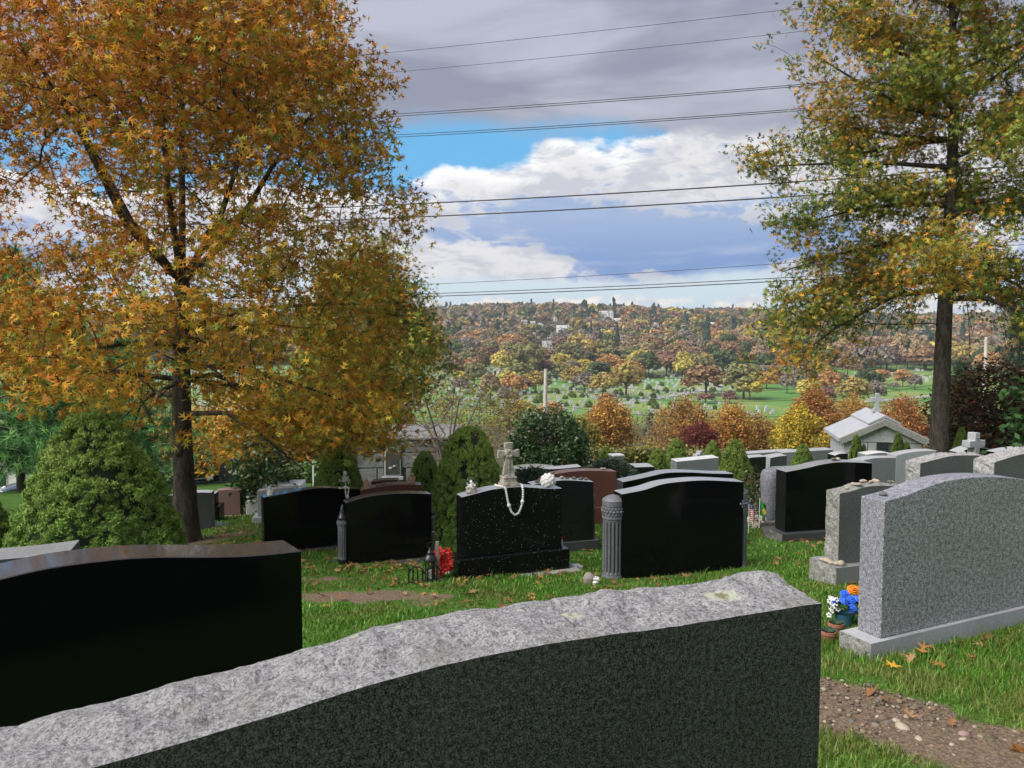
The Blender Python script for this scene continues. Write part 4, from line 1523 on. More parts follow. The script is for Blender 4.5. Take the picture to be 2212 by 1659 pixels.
def spruce(px, D, top, bot_w, kind, label, bot=None, rz=0.0, group='clipped dwarf spruces among the gravestones'):
    """top: picture y of the tip, bot_w: width in picture pixels at the base"""
    p = at(px, top, D)
    g = gz(p[0], p[1])
    zb = g if bot is None else at(px, bot, D)[2]
    root = thing('dwarf_spruce', label, 'shrub', (p[0], p[1], zb), rz, group=group)
    h = p[2] - zb
    w = bot_w * D / FPX
    for nm, me in zip(('foliage', 'shade_core'), SPR[kind]):
        o = link(nm, me, root)
        o.scale = (w, w, h)
        if nm == 'foliage':
            o['kind'] = 'stuff'
    return root


spruce(202, 8.5, 893, 372, 'wide', 'big rounded dwarf spruce in front of the oak trunk at the left')
spruce(-40, 10.5, 1060, 130, 'wide', 'sliver of a dwarf spruce at the very left edge', rz=1.2)
spruce(1012, 11.6, 925, 172, 'round', 'tall dome shaped dwarf spruce behind the flecked black gravestone')
spruce(918, 14.0, 976, 82, 'round', 'smaller dwarf spruce touching the left side of the tall dome one', rz=0.7)
spruce(731, 13.2, 966, 116, 'round', 'rounded dwarf spruce behind the skeleton, left of the stone tomb', rz=2.0)
spruce(1309, 23.0, 966, 46, 'cone', 'small dwarf spruce left of the grey pillar monument', rz=0.4)
spruce(1420, 18.5, 973, 62, 'cone', 'low cone shaped dwarf spruce left of the long light grey gravestone', rz=1.4)
spruce(1462, 21.5, 949, 60, 'cone', 'taller cone dwarf spruce behind the long light grey gravestone', rz=2.4)
spruce(1539, 23.5, 954, 48, 'cone', 'small cone dwarf spruce right of the little white cross stone', rz=3.4)
spruce(1589, 15.0, 955, 90, 'cone', 'large cone dwarf spruce at the right end of the long grey gravestone', rz=4.4)
spruce(1735, 22.0, 962, 54, 'cone', 'cone dwarf spruce rising over the wide polished black gravestone', rz=5.0)
spruce(1958, 24.0, 955, 30, 'cone', 'tiny dwarf spruce at the foot of the mausoleum right corner', rz=5.6)
spruce(2078, 21.0, 927, 46, 'cone', 'dwarf spruce behind the white stone cross on the right', rz=0.9)
for px, top, w, lab in ((1850, 941, 34, 'narrow dark arborvitae in front of the mausoleum left half'), (1941, 936, 33, 'narrow dark arborvitae in front of the mausoleum right half'), (1866, 962, 22, 'stubby arborvitae leaning against the left narrow one')):
    spruce(px, 23.5, top, w, 'cone', lab, rz=px * 0.1, group='dark arborvitae at the mausoleum')


def juniper(label, px, py, D, w, h, seed):
    c = at(px, py, D)
    z = gz(c[0], c[1])
    rg = np.random.default_rng(seed)
    root = thing('spreading_juniper', label, 'shrub', (c[0], c[1], z))
    H = c[2] - z
    n = 520
    a = rg.uniform(-math.pi, math.pi, n)
    r = np.sqrt(rg.uniform(0, 1, n))
    P = np.stack([r * w * np.sin(a), r * w * 0.7 * np.cos(a), H * (1 - 0.55 * r ** 2.2) + rg.normal(0, 0.03, n)], 1)
    per = 34
    N = n * per
    d = unit(np.repeat(np.stack([np.sin(a), np.cos(a), np.full(n, 0.35)], 1), per, 0) + rg.normal(0, 0.55, (N, 3)))
    st = np.repeat(P, per, 0) + rg.normal(0, 0.04, (N, 3))
    nz = unit(np.cross(d, rg.normal(0, 1, (N, 3))))
    col = np.repeat(palette([(0.055, 0.095, 0.062), (0.035, 0.065, 0.04), (0.10, 0.13, 0.09)], [3, 3, 1.5], n, rg), per, 0)
    o = link('foliage', leaves_mesh('foliage', st, rg.uniform(0.05, 0.12, N), np.array([(0, 0.13), (0, -0.13), (1.0, 0)]), T_NEED_F, col, M['needle'], rg, frames=(d, np.cross(nz, d), nz), curl=0), root)
    o['kind'] = 'stuff'
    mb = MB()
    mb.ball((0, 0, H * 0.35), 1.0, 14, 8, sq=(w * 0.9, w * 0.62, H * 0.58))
    mb.build('shade_core', plain_core, root, smooth=True)  # filler ball, coloured dark like the shade inside the juniper


juniper('blue green spreading juniper beside the grey pillar monument', 1318, 1003, 15.5, 0.58, 0.4, 81)
juniper('grey green spreading juniper behind the right of the stone cross', 1150, 1024, 13.0, 0.42, 0.3, 82)


# ---- soft white pine at the left
def pine(label, px, D, H, R, seed, z0=0.0, ncl=1500, per=18, need=0.22, name='pine_tree', pal=((0.14, 0.33, 0.10), (0.21, 0.42, 0.13), (0.08, 0.21, 0.07))):
    b = at(px, 900, D)
    b[2] = gz(b[0], b[1])
    rg = np.random.default_rng(seed)
    root = thing(name, label, 'tree', tuple(b))
    sk = Skel()
    sk.path([(0, 0, -0.3), (0, 0, H * 0.5), (0.03, 0, H * 0.98)], r=(H * 0.018, 0.02), step=0.3)
    cl = []
    az = 0
    for z in np.arange(H * 0.08 + z0, H * 0.97, H * 0.030):
        f = z / H
        L = R * (1 - f) ** 0.7 * rg.uniform(0.8, 1.1)
        az += 137
        for q in range(2):
            aa = math.radians(az + q * 170)
            s, c = math.sin(aa), math.cos(aa)
            st = sk.near(np.array([0, 0, z]))
            pts = [(s * L * 0.5, c * L * 0.5, z + L * 0.10), (s * L, c * L, z + L * 0.22)]
            sk.path(pts, start=st, r=(0.03, 0.008), step=0.35)
            m = int(ncl / (2 * 0.89 / 0.030) * (0.5 + 1.0 * (1 - f)))
            t = rg.uniform(0.25, 1.05, m)
            sp = 0.16 * L + 0.06
            cl.append(np.stack([s * L * t + rg.normal(0, sp, m), c * L * t + rg.normal(0, sp, m), z + L * 0.2 * t + rg.normal(0, 0.10 + 0.03 * L, m)], 1))
    cl = np.concatenate(cl)
    link('trunk', sk.mesh('trunk', M['bark'], tip=0.008), root)
    n = len(cl) * per
    d = unit(rg.normal(0, 1, (n, 3)) + np.array([0, 0, 0.25]))
    st = np.repeat(cl, per, 0) + rg.normal(0, need * 0.12, (n, 3))
    nz = unit(np.cross(d, rg.normal(0, 1, (n, 3))))
    col = np.repeat(palette(pal, [3, 2.5, 3], len(cl), rg), per, 0)
    o = link('crown', leaves_mesh('crown', st, rg.uniform(0.6, 1.2, n) * need, np.array([(0, 0.05), (0, -0.05), (1.0, 0)]), T_NEED_F, col, M['needle'], rg, frames=(d, np.cross(nz, d), nz), curl=0), root)
    o['kind'] = 'stuff'


pine('bright green white pine behind the left oak at the left edge', 40, 24.0, 7.4, 3.2, 91, ncl=2300, need=0.26)
pine('light green pine limbs showing above the round dwarf spruce', 150, 26.5, 5.6, 2.8, 95, ncl=1900, need=0.26)
pine('soft green young pine between the round spruce and the oak trunk', 250, 24.5, 4.8, 2.7, 92, ncl=2000, need=0.24)
pine('dark conifer behind the bronze maple at the right edge', 2195, 60.0, 14.0, 3.4, 93, ncl=700, need=0.5, per=14, pal=((0.02, 0.05, 0.025), (0.03, 0.07, 0.035), (0.015, 0.035, 0.018)))
pine('dark green spruce between the oak trunk and the bronze maple', 2075, 48.0, 7.5, 2.4, 94, ncl=700, need=0.4, per=14, pal=((0.025, 0.06, 0.025), (0.035, 0.085, 0.035), (0.018, 0.04, 0.018)))
# ------------------------------------------------------------------ valley and far hillside
def hit(px, py, d0=60.0):
    d = ray(px, py)
    D = d0
    while D < 2500:
        p = CAMP + d * (D / d[1])
        if p[2] < float(g_base(p[0], p[1])):
            return p
        D *= 1.004
    return None


def project(P):
    q = np.asarray(P) - CAMP
    f = q @ _F
    return 1106 + FPX * (q @ _R) / f, 829.5 - FPX * (q @ _U) / f


def crown_points(seed, blobs, per, shape):
    """unit crown (height 1, z from 0.12): points with outward normals on overlapping leaf masses"""
    rg = np.random.default_rng(seed)
    P, N = [], []
    for k in range(blobs):
        if shape == 'cone':
            h = rg.uniform(0.05, 1) ** 1.2
            R = 0.30 * (1 - h) + 0.02
            a = rg.uniform(0, 2 * math.pi)
            c = np.array([R * 0.7 * math.cos(a), R * 0.7 * math.sin(a), 0.08 + 0.9 * h])
            br = 0.05 + 0.07 * (1 - h)
        else:
            v = unit(rg.normal(0, 1, 3))
            v[2] = abs(v[2]) * 1.25 - 0.55
            rr = rg.uniform(0.55, 1.0)
            w = 0.42 if shape == 'wide' else 0.33
            c = np.array([v[0] * w * rr, v[1] * w * rr, 0.54 + v[2] * 0.42 * rr])
            br = rg.uniform(0.09, 0.16)
        d = unit(rg.normal(0, 1, (per, 3)) + np.array([0, 0, 0.25]))
        P.append(c + d * br * np.array([1, 1, 0.8]))
        N.append(unit(d + rg.normal(0, 0.35, (per, 3))))
    return np.concatenate(P), np.concatenate(N)


def quad_frames(N, rg):
    t = rg.normal(0, 1, N.shape)
    tx = unit(t - N * (t * N).sum(1, keepdims=True))
    return tx, np.cross(N, tx), N


T_CARD = np.array([(-0.5, -0.32), (0.15, -0.5), (0.5, 0.28), (-0.2, 0.5)])
FAR_COLS = {'rust': ((0.305, 0.189, 0.104), 'rusty brown'), 'orange': ((0.488, 0.268, 0.110), 'orange'), 'gold': ((0.403, 0.305, 0.104), 'golden'),
            'yellow': ((0.549, 0.464, 0.122), 'yellow'), 'olive': ((0.244, 0.232, 0.104), 'olive green'), 'green': ((0.091, 0.128, 0.061), 'dark green'),
            'maroon': ((0.244, 0.146, 0.122), 'maroon'), 'tan': ((0.354, 0.262, 0.159), 'tan brown'), 'grey': ((0.268, 0.226, 0.195), 'bare greyish'),
            'teal': ((0.079, 0.128, 0.098), 'blue green')}
_FT = {}


def far_meshes(colr, var):
    key = (colr, var)
    if key in _FT:
        return _FT[key]
    seed = hash_s(colr) + var * 17
    rg = np.random.default_rng(seed)
    shape = 'cone' if colr == 'teal' else ('wide', 'tall')[var % 2]
    P, N = crown_points(seed, 46, 26, shape)
    base = np.array(FAR_COLS[colr][0])
    col = np.clip(base * (1 + rg.normal(0, 0.10, (46, 1))).repeat(26, 0) * (1 + rg.normal(0, 0.11, (len(P), 1))) * (1 + rg.normal(0, 0.07, (len(P), 3))), 0.004, 0.9)
    cm = leaves_mesh('crown', P, rg.uniform(0.05, 0.10, len(P)), T_CARD, T_LEAF_F, col, M['far_leaf'], rg, frames=quad_frames(N, rg), curl=0)
    mb = MB()
    mb.tube([(0, 0, -0.05), (0.005, 0, 0.25), (0, 0.005, 0.5)], [0.024, 0.018, 0.010], 6)
    for k in range(5):
        a = k * 1.3 + var
        mb.tube([(0, 0, 0.22 + 0.04 * k), (0.10 * math.cos(a), 0.10 * math.sin(a), 0.42 + 0.03 * k), (0.2 * math.cos(a), 0.2 * math.sin(a), 0.60 + 0.03 * k)], [0.011, 0.008, 0.004], 4)
    _FT[key] = (cm, mb.mesh('trunk', M['bark_far']))
    return _FT[key]


def hash_s(s):
    return sum((i + 1) * ord(ch) for i, ch in enumerate(s)) % 997


def far_tree(x, y, h, w, colr, label, group, var=None, name='tree'):
    var = rnd.randrange(4) if var is None else var
    z = float(g_base(x, y))
    root = thing(name, label, 'tree', (x, y, z), rnd.uniform(0, 6.28), group=group)
    cm, tm = far_meshes(colr, var)
    ww = w / (0.9 if (var % 2 == 0 or colr == 'teal') else 0.74)
    for nm, me in (('crown', cm), ('trunk', tm)):
        o = link(nm, me, root)
        o.scale = (ww, ww, h)
        if nm == 'crown':
            o['kind'] = 'stuff'
    return root


# trees standing among the graves of the valley cemetery: foot position, width and height in picture pixels
VAL = [(1140, 818, 60, 78, 'olive'), (1158, 848, 52, 44, 'gold'), (1213, 806, 36, 30, 'yellow'), (1238, 842, 52, 46, 'gold'), (1262, 848, 44, 40, 'grey'),
       (1294, 826, 54, 40, 'green'), (1302, 856, 58, 48, 'gold'), (1352, 862, 64, 72, 'gold'), (1394, 812, 46, 46, 'green'), (1449, 806, 62, 48, 'maroon'),
       (1497, 803, 54, 48, 'tan'), (1541, 782, 62, 38, 'olive'), (1562, 808, 66, 48, 'green'), (1606, 862, 72, 70, 'olive'), (1525, 855, 78, 60, 'rust'),
       (1505, 822, 46, 28, 'green'), (1612, 776, 40, 40, 'orange'), (1655, 812, 34, 42, 'green'), (1524, 872, 34, 22, 'maroon'), (1576, 872, 30, 26, 'maroon'),
       (1310, 872, 30, 20, 'maroon'), (1072, 792, 26, 26, 'orange'), (1100, 806, 38, 46, 'rust'), (1000, 832, 40, 28, 'yellow'), (1186, 908, 56, 38, 'orange'),
       (1130, 902, 44, 36, 'yellow'), (1352, 802, 44, 24, 'gold'), (1330, 828, 34, 26, 'rust'), (1060, 868, 40, 56, 'tan'), (1095, 880, 34, 44, 'grey'),
       (1768, 834, 32, 24, 'orange'), (1902, 830, 34, 30, 'orange'), (1950, 836, 32, 36, 'orange'), (1976, 842, 24, 30, 'grey'), (1788, 868, 34, 30, 'maroon'),
       (1842, 880, 54, 60, 'gold'), (1890, 872, 36, 46, 'grey'), (1930, 842, 22, 14, 'grey'), (1814, 828, 24, 22, 'tan'), (1700, 850, 30, 42, 'grey'),
       (1460, 770, 44, 40, 'rust'), (1380, 770, 46, 40, 'tan'), (1420, 784, 40, 34, 'olive'), (1250, 790, 46, 40, 'grey'), (1180, 800, 40, 34, 'green'),
       (1030, 806, 44, 42, 'green'), (985, 812, 44, 44, 'tan'), (960, 820, 40, 46, 'olive'), (1700, 800, 46, 40, 'rust'), (1740, 796, 50, 40, 'maroon'),
       (1800, 790, 54, 46, 'tan'), (1850, 795, 50, 42, 'rust'), (2000, 800, 60, 46, 'rust'), (2080, 800, 50, 50, 'gold'), (2140, 808, 50, 46, 'orange'), (2190, 806, 40, 40, 'green'),
       (1915, 800, 54, 40, 'maroon'), (1960, 796, 46, 42, 'tan')]
_rv = random.Random(8)
for _k in range(34):
    _px = _rv.choice([_rv.uniform(950, 1720), _rv.uniform(1720, 2180)])
    VAL.append((_px, _rv.uniform(784, 806), _rv.uniform(36, 58), _rv.uniform(34, 52), _rv.choice(['olive', 'green', 'tan', 'rust', 'gold', 'grey', 'olive', 'tan'])))
for _k in range(52):
    _px = _rv.uniform(950, 1720) if _k % 4 else _rv.uniform(1720, 2180)
    VAL.append((_px, _rv.uniform(800, 826 if 1200 < _px < 1570 else 866), _rv.uniform(30, 54), _rv.uniform(32, 52), _rv.choice(['olive', 'maroon', 'tan', 'rust', 'gold', 'grey', 'orange', 'yellow', 'olive', 'green'])))
ORD = ['first', 'second', 'third', 'fourth', 'fifth', 'sixth', 'seventh', 'eighth', 'ninth', 'tenth', 'eleventh', 'twelfth', 'thirteenth', 'fourteenth', 'fifteenth', 'sixteenth', 'seventeenth', 'eighteenth', 'nineteenth', 'twentieth'] + ['farther'] * 40
VAL.sort()
_cnt = {}
for i, (px, py, w, h, colr) in enumerate(VAL):
    _cnt[colr] = _cnt.get(colr, 0) + 1
    p = hit(px, py)
    if p is None:
        continue
    D = p[1]
    far_tree(p[0], p[1], h * D / FPX * 1.25, w * D / FPX * 1.2, colr, f'{ORD[_cnt[colr] - 1]} {FAR_COLS[colr][1]} tree from the left among the graves of the valley cemetery', 'trees in the valley cemetery', var=i % 4)

# trees on the slope just below the cemetery edge, near enough to show leaves
SOR, SGO, SRU = (0.50, 0.235, 0.06), (0.50, 0.33, 0.08), (0.34, 0.16, 0.06)
near_slope = [(1313, 876, 1000, 92, 72, [SOR, SGO, (0.44, 0.26, 0.07), SRU], 'bright orange gold tree below the slope right of the evergreen shrub', 0.30),
              (1480, 874, 1000, 130, 95, [(0.36, 0.18, 0.06), SOR, SGO, (0.20, 0.10, 0.05)], 'large orange brown tree below the slope in the middle', 0.36),
              (1400, 898, 1000, 110, 84, [(0.22, 0.16, 0.08), OLIVE, (0.28, 0.12, 0.06)], 'thin brownish tree left of the large orange brown one', 0.30),
              (1512, 930, 1000, 60, 70, [(0.16, 0.04, 0.04), (0.22, 0.07, 0.05)], 'maroon bush below the slope behind the cone spruces', 0.26),
              (1578, 888, 1000, 80, 86, [SOR, (0.40, 0.20, 0.05), SGO], 'orange tree below the slope right of the maroon bush', 0.32),
              (1640, 910, 1000, 90, 92, [SRU, (0.26, 0.12, 0.05), OLIVE, SOR], 'rusty tree below the slope left of the yellow tree', 0.32),
              (1727, 893, 1000, 104, 62, [YELLOW, (0.55, 0.38, 0.04), (0.42, 0.34, 0.05), (0.34, 0.32, 0.05)], 'bright yellow tree left of the mausoleum', 0.26),
              (1758, 856, 1000, 92, 84, [SOR, (0.40, 0.19, 0.06), SRU], 'orange tree behind the bright yellow one', 0.32),
              (1838, 870, 1000, 100, 110, [SGO, SOR, (0.33, 0.19, 0.05)], 'golden orange tree behind the mausoleum roof', 0.36),
              (1955, 870, 1000, 110, 88, [(0.33, 0.11, 0.035), SRU, SOR], 'red brown tree right of the mausoleum', 0.32),
              (1255, 920, 1000, 70, 66, [OLIVE, (0.30, 0.22, 0.04), (0.16, 0.14, 0.04)], 'olive yellow bush behind the evergreen shrub', 0.28),
              (1035, 835, 1000, 110, 70, [OLIVE, (0.20, 0.17, 0.06), BROWN, GREEN], 'thin olive leaved tree right of the green and gold oak', 0.26),
              (1100, 848, 1000, 70, 80, [(0.24, 0.12, 0.07), BROWN, OLIVE], 'thin brown leaved tree left of the wooden pole', 0.24),
              (960, 860, 1000, 90, 60, [OLIVE, BROWN, (0.24, 0.12, 0.05)], 'half bare brownish tree behind the grey twigged one', 0.22)]
for i, (px, top, bot, w, D, pal, lab, ls) in enumerate(near_slope):
    p = at(px, top - 14, D)
    z = gz(p[0], p[1])
    H = p[2] - z
    r = w * D / FPX / 2 * 1.12
    ch = min(H * 0.92, r * 2.6)
    zs = [H - ch, H - ch * 0.75, H - ch * 0.45, H - ch * 0.2, H]
    thin = 'thin' in lab or 'half bare' in lab
    broadleaf('slope_tree', lab, px, D, zs, [r * 0.55, r * 0.95, r, r * 0.75, r * 0.15], 520 if not thin else 240, 24 if not thin else 9, ls * 0.85, pal, [1] * len(pal), 400 + i, spread=0.33 * (D / 80), trunk=0.16, thresh=-0.4, bark='bark_far' if not thin else 'twig', tip=0.015, nscale=0.4)

# blue green conifer in the valley
p = at(1405, 893, 120)
far_tree(p[0], p[1], p[2] - float(g_base(p[0], p[1])), 5.5, 'teal', 'small blue green conifer among the orange trees below the slope', None)

# ---- houses on the hillside
HOUSES = []


def house(px, py, w, h, D, label, wall='house_white', roof='roof_grey', gable=False, rz=0.0, wing=True):
    p = hit(px, py)
    if p is None:
        p = at(px, py, D)
    D = p[1]
    s = D / FPX
    W_, H_ = w * s * 1.05, h * s * 1.1
    zg = p[2]
    root = thing('house', label, 'house', (p[0], p[1], zg), rz)
    wh, dp = H_ * 0.58, W_ * 0.8
    mb = MB()
    x0, x1 = -W_ / 2, W_ / 2
    zf = -min(12.0, max(2.0, p[2] - float(g_base(p[0], p[1])) + 1.0))
    if gable:
        mb.prism([(x0, zf), (x1, zf), (x1, wh), (0, H_), (x0, wh)], -dp / 2, dp / 2)
    else:
        mb.box(x0, x1, -dp / 2, dp / 2, zf, wh)
    mb.build('wall', M[wall], root)
    e = 0.35
    rb = MB()
    if gable:
        for sg in (-1, 1):
            rb.add([(0, -dp / 2 - e, H_ + 0.05), (0, dp / 2 + e, H_ + 0.05), (sg * (W_ / 2 + e), dp / 2 + e, wh - 0.15), (sg * (W_ / 2 + e), -dp / 2 - e, wh - 0.15),
                    (0, -dp / 2 - e, H_ + 0.35), (0, dp / 2 + e, H_ + 0.35), (sg * (W_ / 2 + e), dp / 2 + e, wh + 0.15), (sg * (W_ / 2 + e), -dp / 2 - e, wh + 0.15)],
                   [(0, 1, 2, 3), (4, 7, 6, 5), (0, 4, 5, 1), (2, 6, 7, 3), (1, 5, 6, 2), (0, 3, 7, 4)])
    else:
        rb.prism([(-dp / 2 - e, wh), (dp / 2 + e, wh), (0, H_)], x0 - e, x1 + e)
        rb.v = [(q[1], q[0], q[2]) for q in rb.v]
    ro = rb.build('roof', M[roof], root)
    MB().box(x1 * 0.45, x1 * 0.45 + 0.7, 0.4, 1.1, wh, H_ + 0.9).build('chimney', M['terracotta'], ro)
    if not gable and wing:
        g = MB().prism([(x0 + W_ * .12, wh * 0.5), (x0 + W_ * .44, wh * 0.5), (x0 + W_ * .44, wh), (x0 + W_ * .28, H_ * 0.98), (x0 + W_ * .12, wh)], -dp / 2 - 1.2, 0.0)
        g.build('gable_wing', M[wall], root)
    cols = 3 if W_ > 9 else 2
    for fl in range(2):
        for k in range(cols):
            xc = x0 + W_ * (k + 0.5) / cols
            ww = MB().box(xc - 0.55, xc + 0.55, -dp / 2 - 0.12, -dp / 2 + 0.1, wh * (0.12 + 0.47 * fl), wh * (0.12 + 0.47 * fl) + 1.5).build('window', M['white_paint'], root)
            MB().box(xc - 0.42, xc + 0.42, -dp / 2 - 0.18, -dp / 2 - 0.10, wh * (0.12 + 0.47 * fl) + 0.14, wh * (0.12 + 0.47 * fl) + 1.36).build('pane', M['pane'], ww)
    HOUSES.append((px, py, w, h, D))


house(1183, 757, 22, 19, 560, 'white two storey house with a grey roof in the middle of the hillside')
house(1152, 750, 14, 17, 565, 'narrow white house left of the two storey one on the hillside', gable=True)
house(1173, 773, 17, 12, 520, 'low white house half hidden just below the two storey one', roof='roof_pale')
house(1213, 718, 20, 14, 640, 'white house with a pale roof above the two storey one', roof='roof_pale')
house(1227, 714, 8, 14, 650, 'small white gabled house at the right of the pale roofed one', gable=True)
house(1187, 730, 11, 12, 610, 'small white gabled house between the trees above the narrow one', gable=True)
house(1165, 708, 16, 11, 690, 'white gabled house in the left cluster high on the hillside', gable=True)
house(1130, 704, 16, 12, 700, 'white house at the left end of the hillside cluster')
house(1151, 703, 9, 8, 705, 'grey roofed cottage in the left cluster on the hillside', wall='house_grey', roof='roof_pale')
house(1197, 694, 12, 10, 760, 'small white gabled house below the ridge', gable=True)
house(1022, 711, 14, 6, 680, 'low white house among the trees at the left of the hillside', roof='roof_pale')
house(1302, 688, 26, 15, 800, 'large pale house with double gables near the ridge', roof='roof_pale')
house(1318, 683, 12, 13, 815, 'white gabled wing house right beside the large pale one near the ridge', gable=True)
house(1335, 697, 16, 9, 770, 'long low pale house below the large one near the ridge', roof='roof_pale')
house(1418, 705, 18, 8, 740, 'long low white house right of centre high on the hillside', roof='terracotta')
house(1540, 706, 24, 9, 740, 'wide pale house at the right of the hillside', roof='roof_pale')
house(1075, 812, 20, 14, 400, 'white gabled house at the far left corner of the valley cemetery', gable=True, roof='roof_pale')
house(1094, 810, 12, 9, 405, 'small white house at the cemetery corner beside the gabled one')

# ---- woods of the hillside
def woods():
    rg = np.random.default_rng(77)
    pts = []
    y = 462.0
    while y < 1290:
        sp = 10.5 + 0.004 * (y - 460)
        half = 0.66 * y + 30
        xs = np.arange(-half, half, sp)
        xs = xs + rg.uniform(-0.42, 0.42, len(xs)) * sp
        ys = y + rg.uniform(-0.45, 0.45, len(xs)) * sp
        pts.append(np.stack([xs, ys], 1))
        y += sp * 0.98
    pts = np.concatenate(pts)
    keep = np.ones(len(pts), bool)
    z = g_base(pts[:, 0], pts[:, 1])
    px, py = project(np.column_stack([pts, z]))
    for hx, hy, w, h, D in HOUSES:
        hw = w * 0.45 + 11
        keep &= ~((np.abs(px - hx) < hw) & (pts[:, 1] < D + 8) & (pts[:, 1] > D - 150) & (py - 15 * FPX / pts[:, 1] < hy - h * 0.25) & (py > hy - h))
    # clearing of the lawns on the left of the cemetery edge
    pts, px, py, z = pts[keep], px[keep], py[keep], z[keep]
    order = np.argsort(pts[:, 1])
    pts, px, z = pts[order], px[order], z[order]
    names = ['rust', 'orange', 'gold', 'yellow', 'olive', 'green', 'maroon', 'tan', 'grey', 'teal']
    wts = np.array([2.3, 0.7, 1.3, 0.25, 4.2, 2.6, 0.8, 2.6, 3.0, 0.5])
    # stands of one kind: colour weights drift over the hill
    n1 = np.array([mnoise.noise(Vector((q[0] / 90, q[1] / 90, 0))) for q in pts])
    n2 = np.array([mnoise.noise(Vector((q[0] / 70 + 9, q[1] / 70, 4))) for q in pts])
    cols = []
    for i in range(len(pts)):
        w = wts.copy()
        w[[0, 1, 2, 7]] *= math.exp(1.6 * n1[i])
        w[[4, 5, 9]] *= math.exp(-1.6 * n1[i] + 0.8 * n2[i])
        w[[8, 6]] *= math.exp(-1.5 * n2[i])
        if pts[i, 1] > 1080:
            w[[4, 5]] *= 2.5
        cols.append(rg.choice(10, p=w / w.sum()))
    cols = np.array(cols)
    hh = rg.uniform(11, 19, len(pts))
    ww = hh * rg.uniform(0.75, 1.05, len(pts))
    tall = cols == 9
    hh[tall] *= 1.25
    ww[tall] *= 0.6
    # the largest in view stand as single trees
    vis = np.where((px > 880) & (px < 1800))[0][:235]
    single = np.zeros(len(pts), bool)
    single[vis] = True
    for i in vis:
        c = names[cols[i]]
        far_tree(pts[i, 0], pts[i, 1], hh[i], ww[i], c, f'{FAR_COLS[c][1]} tree at the foot of the wooded far hillside', 'trees on the lower far hillside')
    rest = np.where(~single)[0]
    V, F, C, off = [], [], [], 0
    tmpl = {}
    for lod, (bl, per, sz) in enumerate(((16, 9, 0.17), (11, 6, 0.24))):
        for shp in ('wide', 'tall', 'cone'):
            for v in range(3):
                P, N = crown_points(900 + v + lod * 10, bl, per, shp)
                tx, ty, _ = quad_frames(N, rg)
                s = rg.uniform(0.7, 1.25, (len(P), 1, 1)) * sz
                tmpl[(lod, shp, v)] = (P[:, None] + (tx[:, None] * T_CARD[None, :, :1] + ty[:, None] * T_CARD[None, :, 1:]) * s)
    for i in rest:
        lod = 0 if pts[i, 1] < 760 else 1
        shp = 'cone' if cols[i] == 9 else ('wide', 'tall')[rg.integers(2)]
        q = tmpl[(lod, shp, rg.integers(3))]
        a = rg.uniform(0, 6.28)
        ca, sa = math.cos(a), math.sin(a)
        k = ww[i] / 0.85
        X = (q[..., 0] * ca - q[..., 1] * sa) * k + pts[i, 0]
        Y = (q[..., 0] * sa + q[..., 1] * ca) * k + pts[i, 1]
        Z = q[..., 2] * hh[i] + z[i] - 0.5
        n = len(q)
        V.append(np.stack([X, Y, Z], -1).reshape(-1, 3))
        base = np.array(FAR_COLS[names[cols[i]]][0]) * rg.uniform(0.8, 1.2)
        cc = np.clip(base * (1 + rg.normal(0, 0.09, (n, 1))) * (1 + rg.normal(0, 0.05, (n, 3))), 0.004, 0.9)
        C.append(np.repeat(cc, 4, 0))
        F.append(np.arange(n * 4).reshape(n, 4) + off)
        off += n * 4
    me = np_mesh('far_woods', np.concatenate(V), np.concatenate(F), M['far_leaf'], tint=np.concatenate(C))
    o = link('far_woods', me)
    tag(o, 'autumn woods covering the far hillside up to the ridge', 'woods', kind='stuff')


woods()

